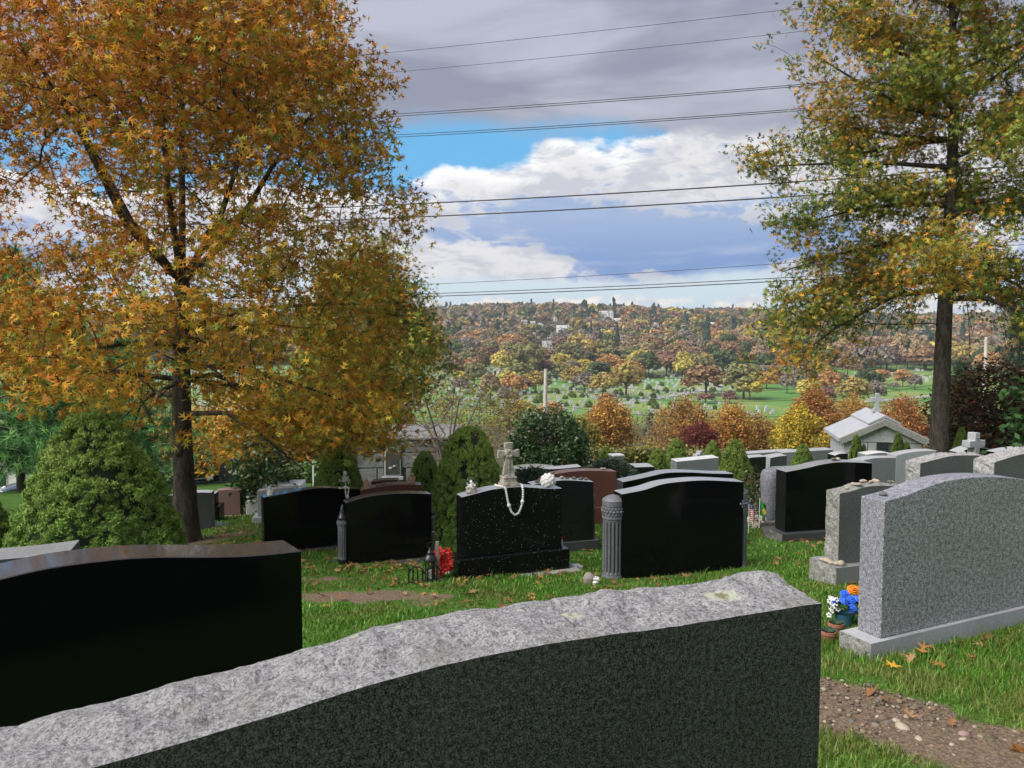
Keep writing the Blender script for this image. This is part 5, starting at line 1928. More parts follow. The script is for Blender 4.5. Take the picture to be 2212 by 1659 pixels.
# ---- headstones of the valley cemetery
def valley_graves():
    rg = np.random.default_rng(5)
    spots = []
    for row in range(-8, 60):
        y0 = 205 + row * 6.2
        for k in range(-60, 90):
            x = k * 3.1
            y = y0 + 0.30 * x
            if not (212 < y < 445):
                continue
            if abs(x) > 0.66 * y:
                continue
            dens = mnoise.noise(Vector((x / 45 + 3, y / 45, 0.5)))
            pxx = 1106 + FPX * x / y
            right = pxx > 1640
            mid_ = 1150 < pxx < 1570
            if dens < (0.18 if right else (-0.55 if mid_ else -0.22)) or rg.uniform() < (0.62 if right else (0.42 if mid_ else 0.45)):
                continue
            spots.append((x + rg.normal(0, 0.3), y + rg.normal(0, 0.3)))
    spots = np.array(spots)
    pxx, _ = project(np.column_stack([spots, g_base(spots[:, 0], spots[:, 1])]))
    seen = (pxx > 930) & (pxx < 2100)
    order = np.argsort(np.where(seen, spots[:, 1], 1e6))
    spots = spots[order]
    protos = []
    for v in range(3):
        mb = MB()
        if v == 0:
            pr = [(-0.45, 0.2)] + [(0.45 * -math.cos(t), 0.95 + 0.16 * math.sin(t)) for t in np.linspace(0, math.pi, 7)] + [(0.45, 0.2)]
            mb.prism(pr[::-1], -0.12, 0.12)
        elif v == 1:
            mb.box(-0.6, 0.6, -0.14, 0.14, 0.2, 0.95)
        else:
            mb.box(-0.32, 0.32, -0.14, 0.14, 0.2, 1.35)
        protos.append(mb.mesh('tablet', M['white_stone']))
    bme = MB().box(-0.62, 0.62, -0.22, 0.22, -0.5, 0.2).mesh('base', M['light_grey'])
    bme2 = MB().box(-0.75, 0.75, -0.24, 0.24, -0.5, 0.2).mesh('base', M['light_grey'])
    labs = ['pale round topped headstone in the rows of the valley cemetery', 'pale low square headstone in the rows of the valley cemetery', 'pale tall narrow headstone in the rows of the valley cemetery']
    for i in range(min(290, len(spots))):
        x, y = spots[i]
        v = int(rg.integers(3))
        root = thing('headstone', labs[v], 'gravestone', (x, y, float(g_base(x, y))), 0.25 + rg.normal(0, 0.05), group='headstones of the valley cemetery')
        s = rg.uniform(0.8, 1.2)
        root.scale = (s, s, s)
        link('tablet', protos[v], root)
        link('base', bme2 if v == 1 else bme, root)
    mb = MB()
    for x, y in spots[290:]:
        z = float(g_base(x, y))
        s = rg.uniform(0.8, 1.2)
        mb.box(x - 0.5 * s, x + 0.5 * s, y - 0.15, y + 0.15, z - 0.5, z + 1.1 * s)
    o = mb.build('distant_headstones', M['white_stone'])
    tag(o, 'farther rows of tiny pale headstones in the valley cemetery', 'gravestones', kind='stuff')
    # dark clipped bushes between the graves
    bush = spruce_mesh(17, 160, 12, 0.5, 0.2, 0.2, 0.7)
    for i in range(90):
        x, y = spots[rg.integers(min(420, len(spots)))] + rg.normal(0, 1.0, 2)
        root = thing('clipped_bush', 'small dark clipped bush between the graves of the valley cemetery', 'shrub', (x, y, float(g_base(x, y))), group='bushes of the valley cemetery')
        s = rg.uniform(1.0, 1.8)
        o = link('foliage', bush, root)
        o.scale = (s, s, s * 0.95)
        o['kind'] = 'stuff'
        o = link('shade_core', SPR['round'][1], root)  # same dark filler for the shaded inside of the bush
        o.scale = (s, s, s * 0.95)
    return spots


valley_graves()


def far_path(pts, w, name='cemetery_road'):
    pts = [np.array(p, float) for p in pts]
    fine = []
    for a, b in zip(pts[:-1], pts[1:]):
        for t in np.linspace(0, 1, 24, endpoint=False):
            fine.append(a + (b - a) * t)
    fine.append(pts[-1])
    V, F = [], []
    for i, p in enumerate(fine):
        d = fine[min(i + 1, len(fine) - 1)] - fine[max(i - 1, 0)]
        n = np.array([-d[1], d[0]]) / np.linalg.norm(d)
        for s in (-1, 1):
            q = p + n * s * w / 2
            V.append((q[0], q[1], float(g_base(q[0], q[1])) + 0.12))
        if i:
            k = 2 * i
            F.append((k - 2, k - 1, k + 1, k))
    o = link(name, np_mesh(name, np.array(V), np.array(F), M['far_road']))
    o['kind'] = 'structure'


def hxy(px, py):
    q = hit(px, py)
    return (q[0], q[1])


far_path([hxy(1290, 880), hxy(1390, 866), hxy(1480, 850), hxy(1560, 838)], 4.0)
far_path([hxy(1000, 866), hxy(1080, 852), hxy(1140, 846)], 4.0)
far_path([hxy(1700, 820), hxy(1850, 812), hxy(2000, 800)], 4.5)
far_path([hxy(1850, 870), hxy(1950, 862), hxy(2060, 850)], 4.0)

# ---- wooden poles and wires
def pole(px, top, D, label, h_below=9.0, lean=0.0, arm=True, r=0.16):
    p = at(px, top, D)
    zg = float(g_base(p[0], p[1]))
    root = thing('utility_pole', label, 'utility pole', (p[0], p[1], zg))
    H = p[2] - zg
    MB().tube([(-lean * H, 0, -0.5), (0, 0, H)], [r * 1.25, r * 0.8], 10).build('post', M['pole_wood'], root, smooth=True)
    if arm:
        MB().box(-0.55, 0.75, -0.2, -0.08, H - 0.45, H - 0.30).build('crossarm', M['pole_wood'], root)
        for k in (-0.45, 0.05, 0.65):
            MB().lathe([(0.05, 0), (0.07, 0.06), (0.05, 0.12), (0.06, 0.16), (0.02, 0.2)], 8).build('insulator', M['lamp_white'], root).location = (k, -0.14, H - 0.30)
    return root, p


pole(1179, 797, 75.0, 'pale wooden utility pole rising above the evergreen shrub in the middle', lean=0.012, r=0.2, arm=False)
pole(2131, 728, 62.0, 'wooden utility pole behind the bronze maple at the right', arm=False)


def wire(label, a, b, Da, Db, r, sag=0.6, name='power_line'):
    A, B = at(a[0], a[1], Da), at(b[0], b[1], Db)
    # run on well past both sides of the view to the next poles
    d = B - A
    A2, B2 = A - d * 0.75, B + d * 0.75
    pts = []
    for t in np.linspace(0, 1, 49):
        p = A2 + (B2 - A2) * t
        u = (t * 2.5 - 0.75)
        p[2] -= sag * (1 - (2 * t - 1) ** 2) - sag * (1 - 0.0)
        pts.append(p)
    # keep the picture positions at both given points
    o = MB().tube([tuple(q) for q in pts], r, 5).build(name, M['wire'])
    tag(o, label, 'power line', 'power lines across the sky')


WIRES = [((790, 121), (1800, 12), 0.011, 'topmost thin power line across the grey cloud'),
         ((775, 165), (1720, 72), 0.010, 'second thin power line from the top of the sky'),
         ((800, 252), (1720, 186), 0.016, 'upper wire of the third power line pair from the top'),
         ((800, 257), (1720, 190), 0.016, 'lower wire of the third power line pair from the top'),
         ((850, 294), (1650, 244), 0.016, 'upper wire of the pair crossing the blue gap'),
         ((850, 299), (1650, 248), 0.016, 'lower wire of the pair crossing the blue gap'),
         ((820, 446), (1700, 397), 0.030, 'upper of the two thick black cables across the cumulus cloud'),
         ((830, 474), (1700, 428), 0.030, 'lower of the two thick black cables across the cumulus cloud'),
         ((915, 617), (1700, 571), 0.011, 'thin wire just above the lowest sky pair'),
         ((920, 637), (1760, 599), 0.017, 'upper wire of the lowest pair above the ridge'),
         ((920, 643), (1760, 606), 0.021, 'lower wire of the lowest pair above the ridge')]
for a, b, r, lab in WIRES:
    wire(lab, a, b, 40.0, 34.0, r, 0.35)
for k, (a, b) in enumerate((((1182, 805), (2100, 752)), ((1182, 822), (2120, 790)), ((1180, 838), (2120, 812)), ((1178, 872), (2120, 838)))):
    o = MB().tube([tuple(at(a[0] + (b[0] - a[0]) * t, a[1] + (b[1] - a[1]) * t + (34 + 4 * k) * 4 * t * (1 - t), 74 - 12 * t)) for t in np.linspace(0, 1, 30)], 0.022, 4).build('utility_cable', M['wire'])
    tag(o, ['top', 'second', 'third', 'lowest'][k] + ' sagging cable from the pale wooden pole across the valley', 'cable', 'cables across the valley')
for k, (a, b) in enumerate((((1176, 806), (-100, 880)), ((1176, 825), (-100, 925)))):
    o = MB().tube([tuple(at(a[0] + (b[0] - a[0]) * t, a[1] + (b[1] - a[1]) * t + 60 * t * (1 - t), 75 - 15 * t)) for t in np.linspace(0, 1, 30)], 0.02, 4).build('utility_cable', M['wire'])
    tag(o, ['upper', 'lower'][k] + ' cable from the pale wooden pole running left behind the twiggy tree', 'cable', 'cables across the valley')
# ------------------------------------------------------------------ columns of the gravestones
def hz(key, py_px):
    """height above the stone's foot of a picture row at its left corner plane"""
    s = STONES[key]
    q = on_plane(py_px[0], py_px[1], s['P0'] + s['vx'] * s['t'] / 2, s['vx'])
    return float(q[2] - s['zg'])


def u_of(key, px, py=1060, v=None):
    s = STONES[key]
    v = s['t'] / 2 if v is None else v
    q = on_plane(px, py, s['P0'] + s['vx'] * v, s['vx'])
    return float(np.dot(q - s['P0'], s['ux']))


column('column_big', -0.055, 0.125, 0.04, hz('column_big', (1318, 1068)), 'light')
column('column_big', STONES['column_big']['w'] + 0.0, 0.11, 0.04, hz('column_big', (1612, 1050)), 'light')
column('pillar_small', -0.03, 0.062, 0.03, hz('pillar_small', (737, 1090)), 'dark')
column('pillar_small', STONES['pillar_small']['w'] + 0.005, 0.058, 0.03, hz('pillar_small', (938, 1082)), 'dark')
column('matte_black', STONES['matte_black']['w'] + 0.01, 0.06, 0.2, hz('matte_black', (1287, 1063)), 'light')


def place_top(key, px, v=None):
    s = STONES[key]
    v = s['t'] / 2 if v is None else v
    u = u_of(key, px, 1060, v)
    return world_of(key, u, v, top_at(key, u)), s['a']


# ---- stone cross with pedestal on the flecked gravestone
def flared_cross(h, w, arm_z, t, flare=1.35, shaft=0.30):
    """outline of a cross with flared ends, x-z plane"""
    a = w * 0.5
    sh = w * shaft * 0.5
    ah = w * 0.13
    return [(-sh * flare, 0), (sh * flare, 0), (sh * 0.85, arm_z - ah), (a, arm_z - ah * 1.35), (a, arm_z + ah * 1.35), (sh * 0.85, arm_z + ah), (sh * 1.15, h), (-sh * 1.15, h), (-sh * 0.85, arm_z + ah), (-a, arm_z + ah * 1.35), (-a, arm_z - ah * 1.35), (-sh * 0.85, arm_z - ah)]


(p, a) = place_top('flecked', 1098)
cr = thing('stone_cross', 'weathered cast stone cross on a stepped pedestal on the flecked black gravestone', 'cross', p, a)
pd = MB()
pd.box(-0.095, 0.095, -0.085, 0.085, -0.01, 0.03)
pd.box(-0.085, 0.085, -0.075, 0.075, 0.03, 0.05)
pd.box(-0.075, 0.075, -0.065, 0.065, 0.05, 0.095)
pd.box(-0.082, 0.082, -0.072, 0.072, 0.095, 0.108)
pd.box(-0.06, 0.06, -0.05, 0.05, 0.108, 0.125)
pd.build('pedestal', M['old_stone'], cr, bevel=0.004)
bx = MB().prism(flared_cross(0.37, 0.255, 0.245, 0.05, 1.5, 0.36), -0.024, 0.024).build('cross_body', M['old_stone'], cr, bevel=0.004)
bx.location = (0, 0, 0.122)
md = MB()
md.lathe([(0.052, -0.034), (0.055, -0.026), (0.04, -0.024)], 18)
md.v = [(q[0], q[2], q[1] + 0.245) for q in md.v]
for k in range(8):
    t = 2 * math.pi * k / 8
    md.ball((0.032 * math.cos(t), -0.034, 0.245 + 0.032 * math.sin(t)), 0.014, 6, 4)
m_ = md.build('medallion', M['old_stone'], bx, smooth=True)
for k in range(7):
    MB().ball((0, -0.026, 0.02 + 0.024 * k), 0.012, 6, 4, sq=(1.5, 0.7, 1.0)).build('carved_knot', M['old_stone'], bx, smooth=True)

# ---- rosary: white beads round the pedestal, hanging down the face
s = STONES['flecked']
face_pts = [(1092, 1054), (1094.5, 1068), (1097, 1082), (1100, 1093), (1105, 1106), (1112, 1112), (1119, 1110), (1124, 1100), (1128, 1088), (1129.5, 1074), (1130, 1062), (1129, 1054)]
loc3 = []
for q in face_pts:
    w3 = on_plane(q[0], q[1], s['P0'] - s['vx'] * 0.016, s['vx'])
    loc3.append(np.array([np.dot(w3 - s['P0'], s['ux']), -0.016, w3[2] - s['zg']]))
uc = u_of('flecked', 1098)
zt_ = lambda u: top_at('flecked', u) + 0.015
lead = [(uc - 0.145, 0.13), (uc - 0.15, 0.09), (uc - 0.135, 0.05), (loc3[0][0] - 0.035, 0.02)]
tail = [(loc3[-1][0] + 0.012, 0.02), (uc + 0.13, 0.06), (uc + 0.125, 0.10), (uc + 0.10, 0.13)]
path = [np.array([u, v, zt_(u)]) for u, v in lead] + loc3 + [np.array([u, v, zt_(u)]) for u, v in tail]
ros = thing('rosary', 'string of white rosary beads draped from the stone cross down the flecked gravestone', 'rosary', world_of('flecked', 0, 0, 0), s['a'])
bead = MB().ball((0, 0, 0), 0.0135, 12, 8).mesh('bead', M['bead'], smooth=True)
big = MB().ball((0, 0, 0), 0.022, 12, 8).mesh('bead', M['bead'], smooth=True)
seglen = [np.linalg.norm(b_ - a_) for a_, b_ in zip(path[:-1], path[1:])]
cum = np.concatenate([[0], np.cumsum(seglen)])
nb = int(cum[-1] / 0.0262)
for i in range(nb):
    d_ = cum[-1] * i / (nb - 1)
    q = np.array([np.interp(d_, cum, [pp[k] for pp in path]) for k in range(3)])
    frac = i / nb
    me = big if abs(frac - 0.36) < 0.5 / nb or abs(frac - 0.655) < 0.5 / nb else bead
    o = link('bead', me, ros)
    o.location = tuple(q)
MB().tube([tuple(q) for q in path], 0.003, 5).build('string', M['bead'], ros)

# ---- snow globe
(p, a) = place_top('flecked', 1018, 0.09)
gl = thing('snow_globe', 'small glass snow globe on an ornate base on the flecked gravestone', 'snow globe', p, a)
gb = MB().lathe([(0.058, 0.0), (0.062, 0.012), (0.056, 0.03), (0.05, 0.05), (0.052, 0.065), (0.046, 0.072)], 20)
for k in range(12):
    t = 2 * math.pi * k / 12
    gb.ball((0.052 * math.cos(t), 0.052 * math.sin(t), 0.022 + 0.03 * (k % 2)), 0.015, 6, 5)
gb.build('ornate_base', M['old_stone'], gl, smooth=True)
MB().ball((0, 0, 0.112), 0.056, 24, 16).build('globe', M['glass'], gl, smooth=True)
fg = MB()
fg.lathe([(0.022, 0.072), (0.018, 0.09), (0.010, 0.112), (0.012, 0.12), (0.003, 0.134)], 10)
fg.ball((0.013, 0, 0.098), 0.012, 8, 6)
fg.build('figurine', M['white_paint'], gl, smooth=True)

# ---- ball of white roses
(p, a) = place_top('flecked', 1184, 0.09)
rb = thing('rose_ball', 'white ball carved with roses on the right end of the flecked gravestone', 'ornament', p, a)
MB().ball((0, 0, 0.075), 0.074, 18, 12, sq=(1.08, 1, 1)).build('ball', M['white_paint'], rb, smooth=True)
rg_ = np.random.default_rng(4)
pet = MB()
for (r_, zz) in ((0.016, 0.0), (0.02, 0.004), (0.012, 0.008), (0.006, 0.011)):
    pet.lathe([(r_ * 0.6, zz - 0.004), (r_, zz), (r_ * 0.85, zz + 0.004)], 7)
petm = pet.mesh('rose', M['white_paint'])
for k in range(34):
    f = (k + 0.5) / 34
    ph = math.acos(1 - 1.75 * f)
    th = k * 2.39996
    n = Vector((math.sin(ph) * math.cos(th), math.sin(ph) * math.sin(th), math.cos(ph)))
    o = link('rose', petm, rb)
    o.location = Vector((n.x * 0.08, n.y * 0.074, 0.075 + n.z * 0.074))
    o.rotation_euler = n.to_track_quat('Z', 'Y').to_euler()
    o.scale = (1.15,) * 3

# ---- pebbles left on the stones
def pebble_mesh(seed, mat):
    mb = MB().ball((0, 0, 0), 1.0, 10, 7)
    vs = []
    for v in mb.v:
        n = mnoise.noise(Vector(v) * 0.9 + Vector((seed * 5.3, 0, 0)))
        vs.append((v[0] * (1 + 0.35 * n), v[1] * (0.75 + 0.3 * n), v[2] * (0.5 + 0.15 * n)))
    mb.v = vs
    return mb.mesh('pebble', mat, smooth=True)


PEB = [pebble_mesh(k, M['pebble'] if k < 4 else M['pebble_dark']) for k in range(7)]


def pebble(pos, size, label, group, k=None, rz=None, name='pebble'):
    o = link(name, PEB[rnd.randrange(7) if k is None else k])
    o.location = (pos[0], pos[1], pos[2] + size * 0.42)
    o.scale = (size,) * 3
    o.rotation_euler = (0, 0, rnd.uniform(0, 6.28) if rz is None else rz)
    tag(o, label, 'pebble', group)
    return o


for px, v, sz, k in ((1830, .06, .020, 0), (1842, .11, .026, 1), (1850, .07, .022, 2), (1856, .04, .030, 3), (1862, .12, .034, 0), (1866, .15, .028, 2), (1881, .10, .026, 3), (1889, .14, .034, 1), (1894, .12, .034, 2), (1921, .12, .030, 5), (1926, .15, .028, 3)):
    (p, a) = place_top('pebbled', px, v)
    pebble((p[0], p[1], p[2] + 0.012), sz, 'pale pebble laid on the broken top of the rough sided grey gravestone', 'pebbles on the rough sided gravestone', k)
for k, (px, v) in enumerate(((1160, .06), (1166, .12), (1213, .11), (1225, .08), (1240, .1), (1255, .09), (1266, .12))):
    (p, a) = place_top('matte_black', px, v)
    pebble(p, 0.042 if k not in (3,) else 0.03, 'flat pebble on top of the dull black gravestone', 'pebbles on the dull black gravestone', 4 + k % 3 if k != 2 else 1)
(p, a) = place_top('grey_big', 1908, 0.10)
pebble(p, 0.028, 'single dark pebble on the top of the big speckled grey gravestone', None, 5)
sp = STONES['pebbled']
for k, (u, v) in enumerate(((-0.055, .02), (-0.06, .06), (-0.05, .10), (-0.07, .14), (-0.03, -.03), (0.0, -.04))):
    pebble(world_of('pebbled', u, v, sp['hb']), 0.034 + 0.008 * (k % 3), 'rounded tan pebble heaped on the base of the rough sided grey gravestone', 'pebbles on the base of the rough sided gravestone', k % 4)
for px in (816, 828, 838):
    (p, a) = place_top('red_angels', px)
    pebble(p, 0.03, 'tiny pebble on the red brown gravestone between the angel figurines', 'pebbles on the red brown gravestone', 1)
for px in (1300, 1306):
    (p, a) = place_top('brown', px)
    pebble(p, 0.04, 'small tan pebble on the right of the red brown wavy gravestone', 'pebbles on the brown gravestone', 2)
for px, k in ((1800, 4), (1808, 1)):
    (p, a) = place_top('right_black', px)
    pebble(p, 0.05, ('dark' if k == 4 else 'pale') + ' flat pebble on top of the wide polished black gravestone', None, k)

# ---- toy skeleton sitting on the edge of the black stone
def skeleton():
    sx = STONES['skeleton']
    u = u_of('skeleton', 748, 1056, 0.0)
    z = top_at('skeleton', u)
    root = thing('toy_skeleton', 'small bone coloured toy skeleton sitting on the black gravestone with legs hanging', 'skeleton', world_of('skeleton', u, 0.0, z), sx['a'])
    b = M['bone']
    k = 1.0

    def bone(name, pts, r):
        mb = MB()
        mb.tube(pts, r, 6)
        for q in pts:
            mb.ball(q, r * 1.5, 7, 5)
        return mb.build(name, b, root, smooth=True)
    sk_ = MB().ball((-0.005, 0.03, 0.202), 0.027, 12, 9, sq=(1.0, 1.05, 1.12))
    sk_.ball((-0.018, 0.022, 0.182), 0.017, 8, 6, sq=(1, 1, 0.8))
    so = sk_.build('skull', b, root, smooth=True)
    for dy in (-0.010, 0.014):
        MB().ball((-0.026, 0.02 + dy, 0.203), 0.0065, 6, 5).build('eye_socket', M['iron'], so)
    sp_ = MB()
    for i in range(9):
        sp_.ball((0.004 * math.sin(i), 0.036, 0.02 + 0.017 * i), 0.0085, 7, 5)
    sp_.build('spine', b, root, smooth=True)
    for i in range(5):
        zz = 0.095 + 0.014 * i
        r_ = 0.036 - 0.004 * abs(i - 2)
        MB().tube([(r_ * math.cos(t), 0.028 + r_ * 0.7 * math.sin(t), zz - 0.008 * math.cos(2 * t)) for t in np.linspace(0, 2 * math.pi, 13)], 0.0045, 5).build('rib', b, root, smooth=True)
    MB().ball((0, 0.035, 0.012), 0.028, 10, 6, sq=(1.2, 0.8, 0.6)).build('pelvis', b, root, smooth=True)
    bone('upper_arm', [(-0.032, 0.03, 0.155), (-0.040, 0.01, 0.10)], 0.006)
    bone('forearm', [(-0.040, 0.01, 0.10), (-0.085, 0.0, 0.112), (-0.092, 0.0, 0.128)], 0.005)
    bone('upper_arm', [(0.034, 0.03, 0.155), (0.052, 0.03, 0.105)], 0.006)
    bone('forearm', [(0.052, 0.03, 0.105), (0.030, 0.0, 0.07)], 0.005)
    bone('thigh', [(-0.014, 0.03, 0.012), (-0.018, -0.02, 0.004)], 0.008)
    bone('shin', [(-0.018, -0.02, 0.004), (-0.016, -0.026, -0.045), (-0.012, -0.03, -0.095)], 0.0075)
    bone('foot', [(-0.012, -0.03, -0.095), (-0.004, -0.045, -0.112)], 0.008)
    bone('thigh', [(0.014, 0.03, 0.012), (0.028, -0.02, 0.004)], 0.008)
    bone('shin', [(0.028, -0.02, 0.004), (0.020, -0.028, -0.045), (0.010, -0.032, -0.09)], 0.0075)
    bone('foot', [(0.010, -0.032, -0.09), (0.014, -0.046, -0.105)], 0.008)
    bone('hand', [(-0.05, 0.0, 0.012), (-0.085, -0.005, 0.012), (-0.10, -0.005, 0.016)], 0.007)


skeleton()


def angel(key, px, h, label, mat, face=-1, v=0.1):
    (p, a) = place_top(key, px, v)
    root = thing('angel_figurine', label, 'figurine', p, a)
    MB().lathe([(h * .30, 0), (h * .31, h * .12), (h * .24, h * .38), (h * .17, h * .56), (h * .08, h * .66)], 14).build('robe', mat, root, smooth=True)
    MB().ball((face * h * .05, 0, h * .80), h * .17, 12, 9, sq=(0.95, 0.95, 1.1)).build('head', mat, root, smooth=True)
    for sgn in (-1, 1):
        MB().ball((sgn * h * .26, h * .05, h * .42), h * .21, 10, 7, sq=(0.45, 0.3, 1.25)).build('wing', mat, root, smooth=True)
        MB().tube([(sgn * h * .17, -h * .05, h * .52), (sgn * h * .13, -h * .2, h * .38), (face * h * .04, -h * .24, h * .44)], h * .055, 7).build('arm', mat, root, smooth=True)


angel('red_angels', 793, 0.15, 'left tan angel figurine on the red brown gravestone', M['tan'], v=0.06)
angel('red_angels', 890, 0.155, 'right tan angel figurine on the red brown gravestone', M['tan'], 1, v=0.12)
angel('skeleton', 583, 0.115, 'small white angel figurine on the left end of the black skeleton gravestone', M['white_paint'], v=0.08)


# ---- lantern, garden edging, stake and red flowers left of the flecked stone
def ground_pt(px, py):
    d = ray(px, py)
    D = 3.0
    while D < 60:
        q = CAMP + d * (D / d[1])
        if q[2] <= gz(q[0], q[1]):
            return q
        D += 0.02
    return q


q = at(929, 1254, 8.55)
q[2] = gz(q[0], q[1])
ln = thing('lantern', 'black garden lantern standing beside the flecked gravestone', 'lantern', tuple(q), 0.4)
MB().lathe([(0.062, 0), (0.062, 0.015), (0.05, 0.02)], 6).build('foot', M['iron'], ln)
for k in range(6):
    t = 2 * math.pi * k / 6
    MB().box(-0.005, 0.005, -0.005, 0.005, 0.015, 0.215).build('corner_bar', M['iron'], ln).location = (0.052 * math.cos(t), 0.052 * math.sin(t), 0)
MB().lathe([(0.046, 0.02), (0.046, 0.21)], 6, a0=0.0).build('glazing', M['glass'], ln)
MB().lathe([(0.022, 0.02), (0.022, 0.12)], 10).build('candle', M['bead'], ln)
MB().lathe([(0.072, 0.213), (0.074, 0.225), (0.058, 0.262), (0.036, 0.285), (0.034, 0.31), (0.018, 0.325), (0.012, 0.345), (0.004, 0.365)], 12).build('roof', M['iron'], ln, smooth=True)
MB().tube([(0.03 * math.cos(t), 0, 0.39 + 0.03 * math.sin(t)) for t in np.linspace(-0.5 * math.pi, 1.5 * math.pi, 14)], 0.004, 5).build('ring', M['iron'], ln, smooth=True)

q = at(915, 1256, 8.4)
q[2] = gz(q[0], q[1])
fe = thing('garden_edging', 'low black wrought iron fence section in front of the lantern', 'fence', tuple(q), 0.35)
for k in range(7):
    x = -0.16 + 0.05 * k
    hh_ = 0.20 - 0.10 * abs(math.sin(k * 0.55 + 0.3)) * 0.6
    MB().box(-0.007, 0.007, -0.005, 0.005, -0.05, hh_).build('picket', M['iron'], fe).location = (x, 0.02 * math.sin(k * 0.9), 0)
for k in range(2):
    c0 = -0.08 + 0.18 * k
    MB().tube([(c0 + 0.085 * math.cos(t), 0.0, 0.10 + 0.085 * math.sin(t)) for t in np.linspace(math.pi, 0, 12)], 0.008, 6).build('arch', M['iron'], fe, smooth=True)
MB().tube([(-0.17, 0, 0.03), (0.20, 0, 0.03)], 0.007, 5).build('rail', M['iron'], fe)

q = at(945, 1252, 8.6)
q[2] = gz(q[0], q[1])
st_ = thing('wooden_stake', 'weathered grey wooden stake between the lantern and the red flowers', 'stake', tuple(q))
MB().box(-0.018, 0.018, -0.012, 0.012, -0.15, 0.42).build('post', M['wood_grey'], st_, bevel=0.002)
q = at(933, 1215, 9.1)
q[2] = gz(q[0], q[1])
hk = thing('shepherd_hook', 'thin black hook stand rising behind the lantern', 'hook', tuple(q))
MB().tube([(0, 0, -0.1), (0, 0, 0.42)] + [(0.03 - 0.03 * math.cos(t), 0, 0.42 + 0.03 * math.sin(t)) for t in np.linspace(0, math.pi, 8)], 0.005, 5).build('rod', M['iron'], hk)


def poinsettia_mesh():
    mb = MB()
    for ring, (n, L, tilt) in enumerate(((6, 0.055, 0.25), (5, 0.04, 0.7))):
        for k in range(n):
            t = 2 * math.pi * k / n + ring * 0.5
            c, s_ = math.cos(t), math.sin(t)
            ct, st = math.cos(tilt), math.sin(tilt)
            P_ = lambda r, w: (c * r * ct - s_ * w, s_ * r * ct + c * w, r * st * (1.0 - 4 * r))
            mb.add([P_(0.003, 0), P_(L * 0.5, L * 0.28), P_(L, 0), P_(L * 0.5, -L * 0.28)], [(0, 1, 2), (0, 2, 3)])
    me = mb.mesh('bloom', M['red_petal'])
    return me


pm = poinsettia_mesh()
q = at(958, 1252, 8.7)
q[2] = gz(q[0], q[1])
po = thing('red_flowers', 'bunch of red artificial poinsettias leaning on the left end of the flecked gravestone', 'flowers', tuple(q))
rg_ = np.random.default_rng(12)
for k in range(22):
    x, y_, z_ = rg_.uniform(-0.07, 0.07), rg_.uniform(-0.05, 0.05), 0.04 + 0.28 * (k / 22)
    o = link('bloom', pm, po)
    o.location = (x, y_, z_)
    o.rotation_euler = (rg_.uniform(0.7, 1.7), 0, rg_.uniform(-0.9, 0.9))
    o.scale = (rg_.uniform(0.9, 1.35),) * 3
for k in range(6):
    MB().tube([(0, 0, -0.05), (rg_.uniform(-.05, .05), rg_.uniform(-.03, .03), 0.25)], 0.004, 4).build('stem', M['dark_leaf'], po)

sf = STONES['flecked']
cu = thing('plastic_cup', 'small white cup with a red rim on the right end of the flecked gravestone base', 'cup', world_of('flecked', sf['w'] + 0.03, 0.08, sf['hb']), 0)
MB().lathe([(0.014, 0), (0.019, 0.075)], 14).build('cup_body', M['white_paint'], cu, smooth=True)
MB().lathe([(0.021, 0.075), (0.021, 0.10), (0.012, 0.105)], 14).build('lid', M['red_petal'], cu, smooth=True)
q = ground_pt(1236, 1228)
pl = thing('flat_stone', 'flat white stone slab in the grass right of the flecked gravestone base', 'slab', (q[0], q[1], q[2] + 0.01), 0.3)
MB().box(-0.11, 0.11, -0.07, 0.07, -0.04, 0.025).build('slab', M['white_stone'], pl, bevel=0.004)

# small weathered stone and white ornament left of the thick column
q = ground_pt(1273, 1262)
so_ = link('weathered_stone', pebble_mesh(9, M['old_stone']))
so_.location = (q[0], q[1], q[2] + 0.05)
so_.scale = (0.07, 0.05, 0.16)
tag(so_, 'upright weathered stone at the foot of the thick grey column', 'stone')
q = ground_pt(1286, 1262)
wo = thing('flower_ornament', 'white rose ornament in the grass at the foot of the thick grey column', 'ornament', (q[0], q[1], q[2] + 0.0), 0)
MB().lathe([(0.03, -0.02), (0.045, 0.03), (0.03, 0.05)], 12).build('bowl', M['white_paint'], wo, smooth=True)
for k in range(9):
    o = link('rose', petm, wo)
    t = k * 2.4
    o.location = (0.028 * math.cos(t) * (k > 0), 0.028 * math.sin(t) * (k > 0), 0.055 + 0.012 * (k == 0))
    o.rotation_euler = (rg_.uniform(-.8, .8), rg_.uniform(-.8, .8), 0)
    o.scale = (1.3,) * 3

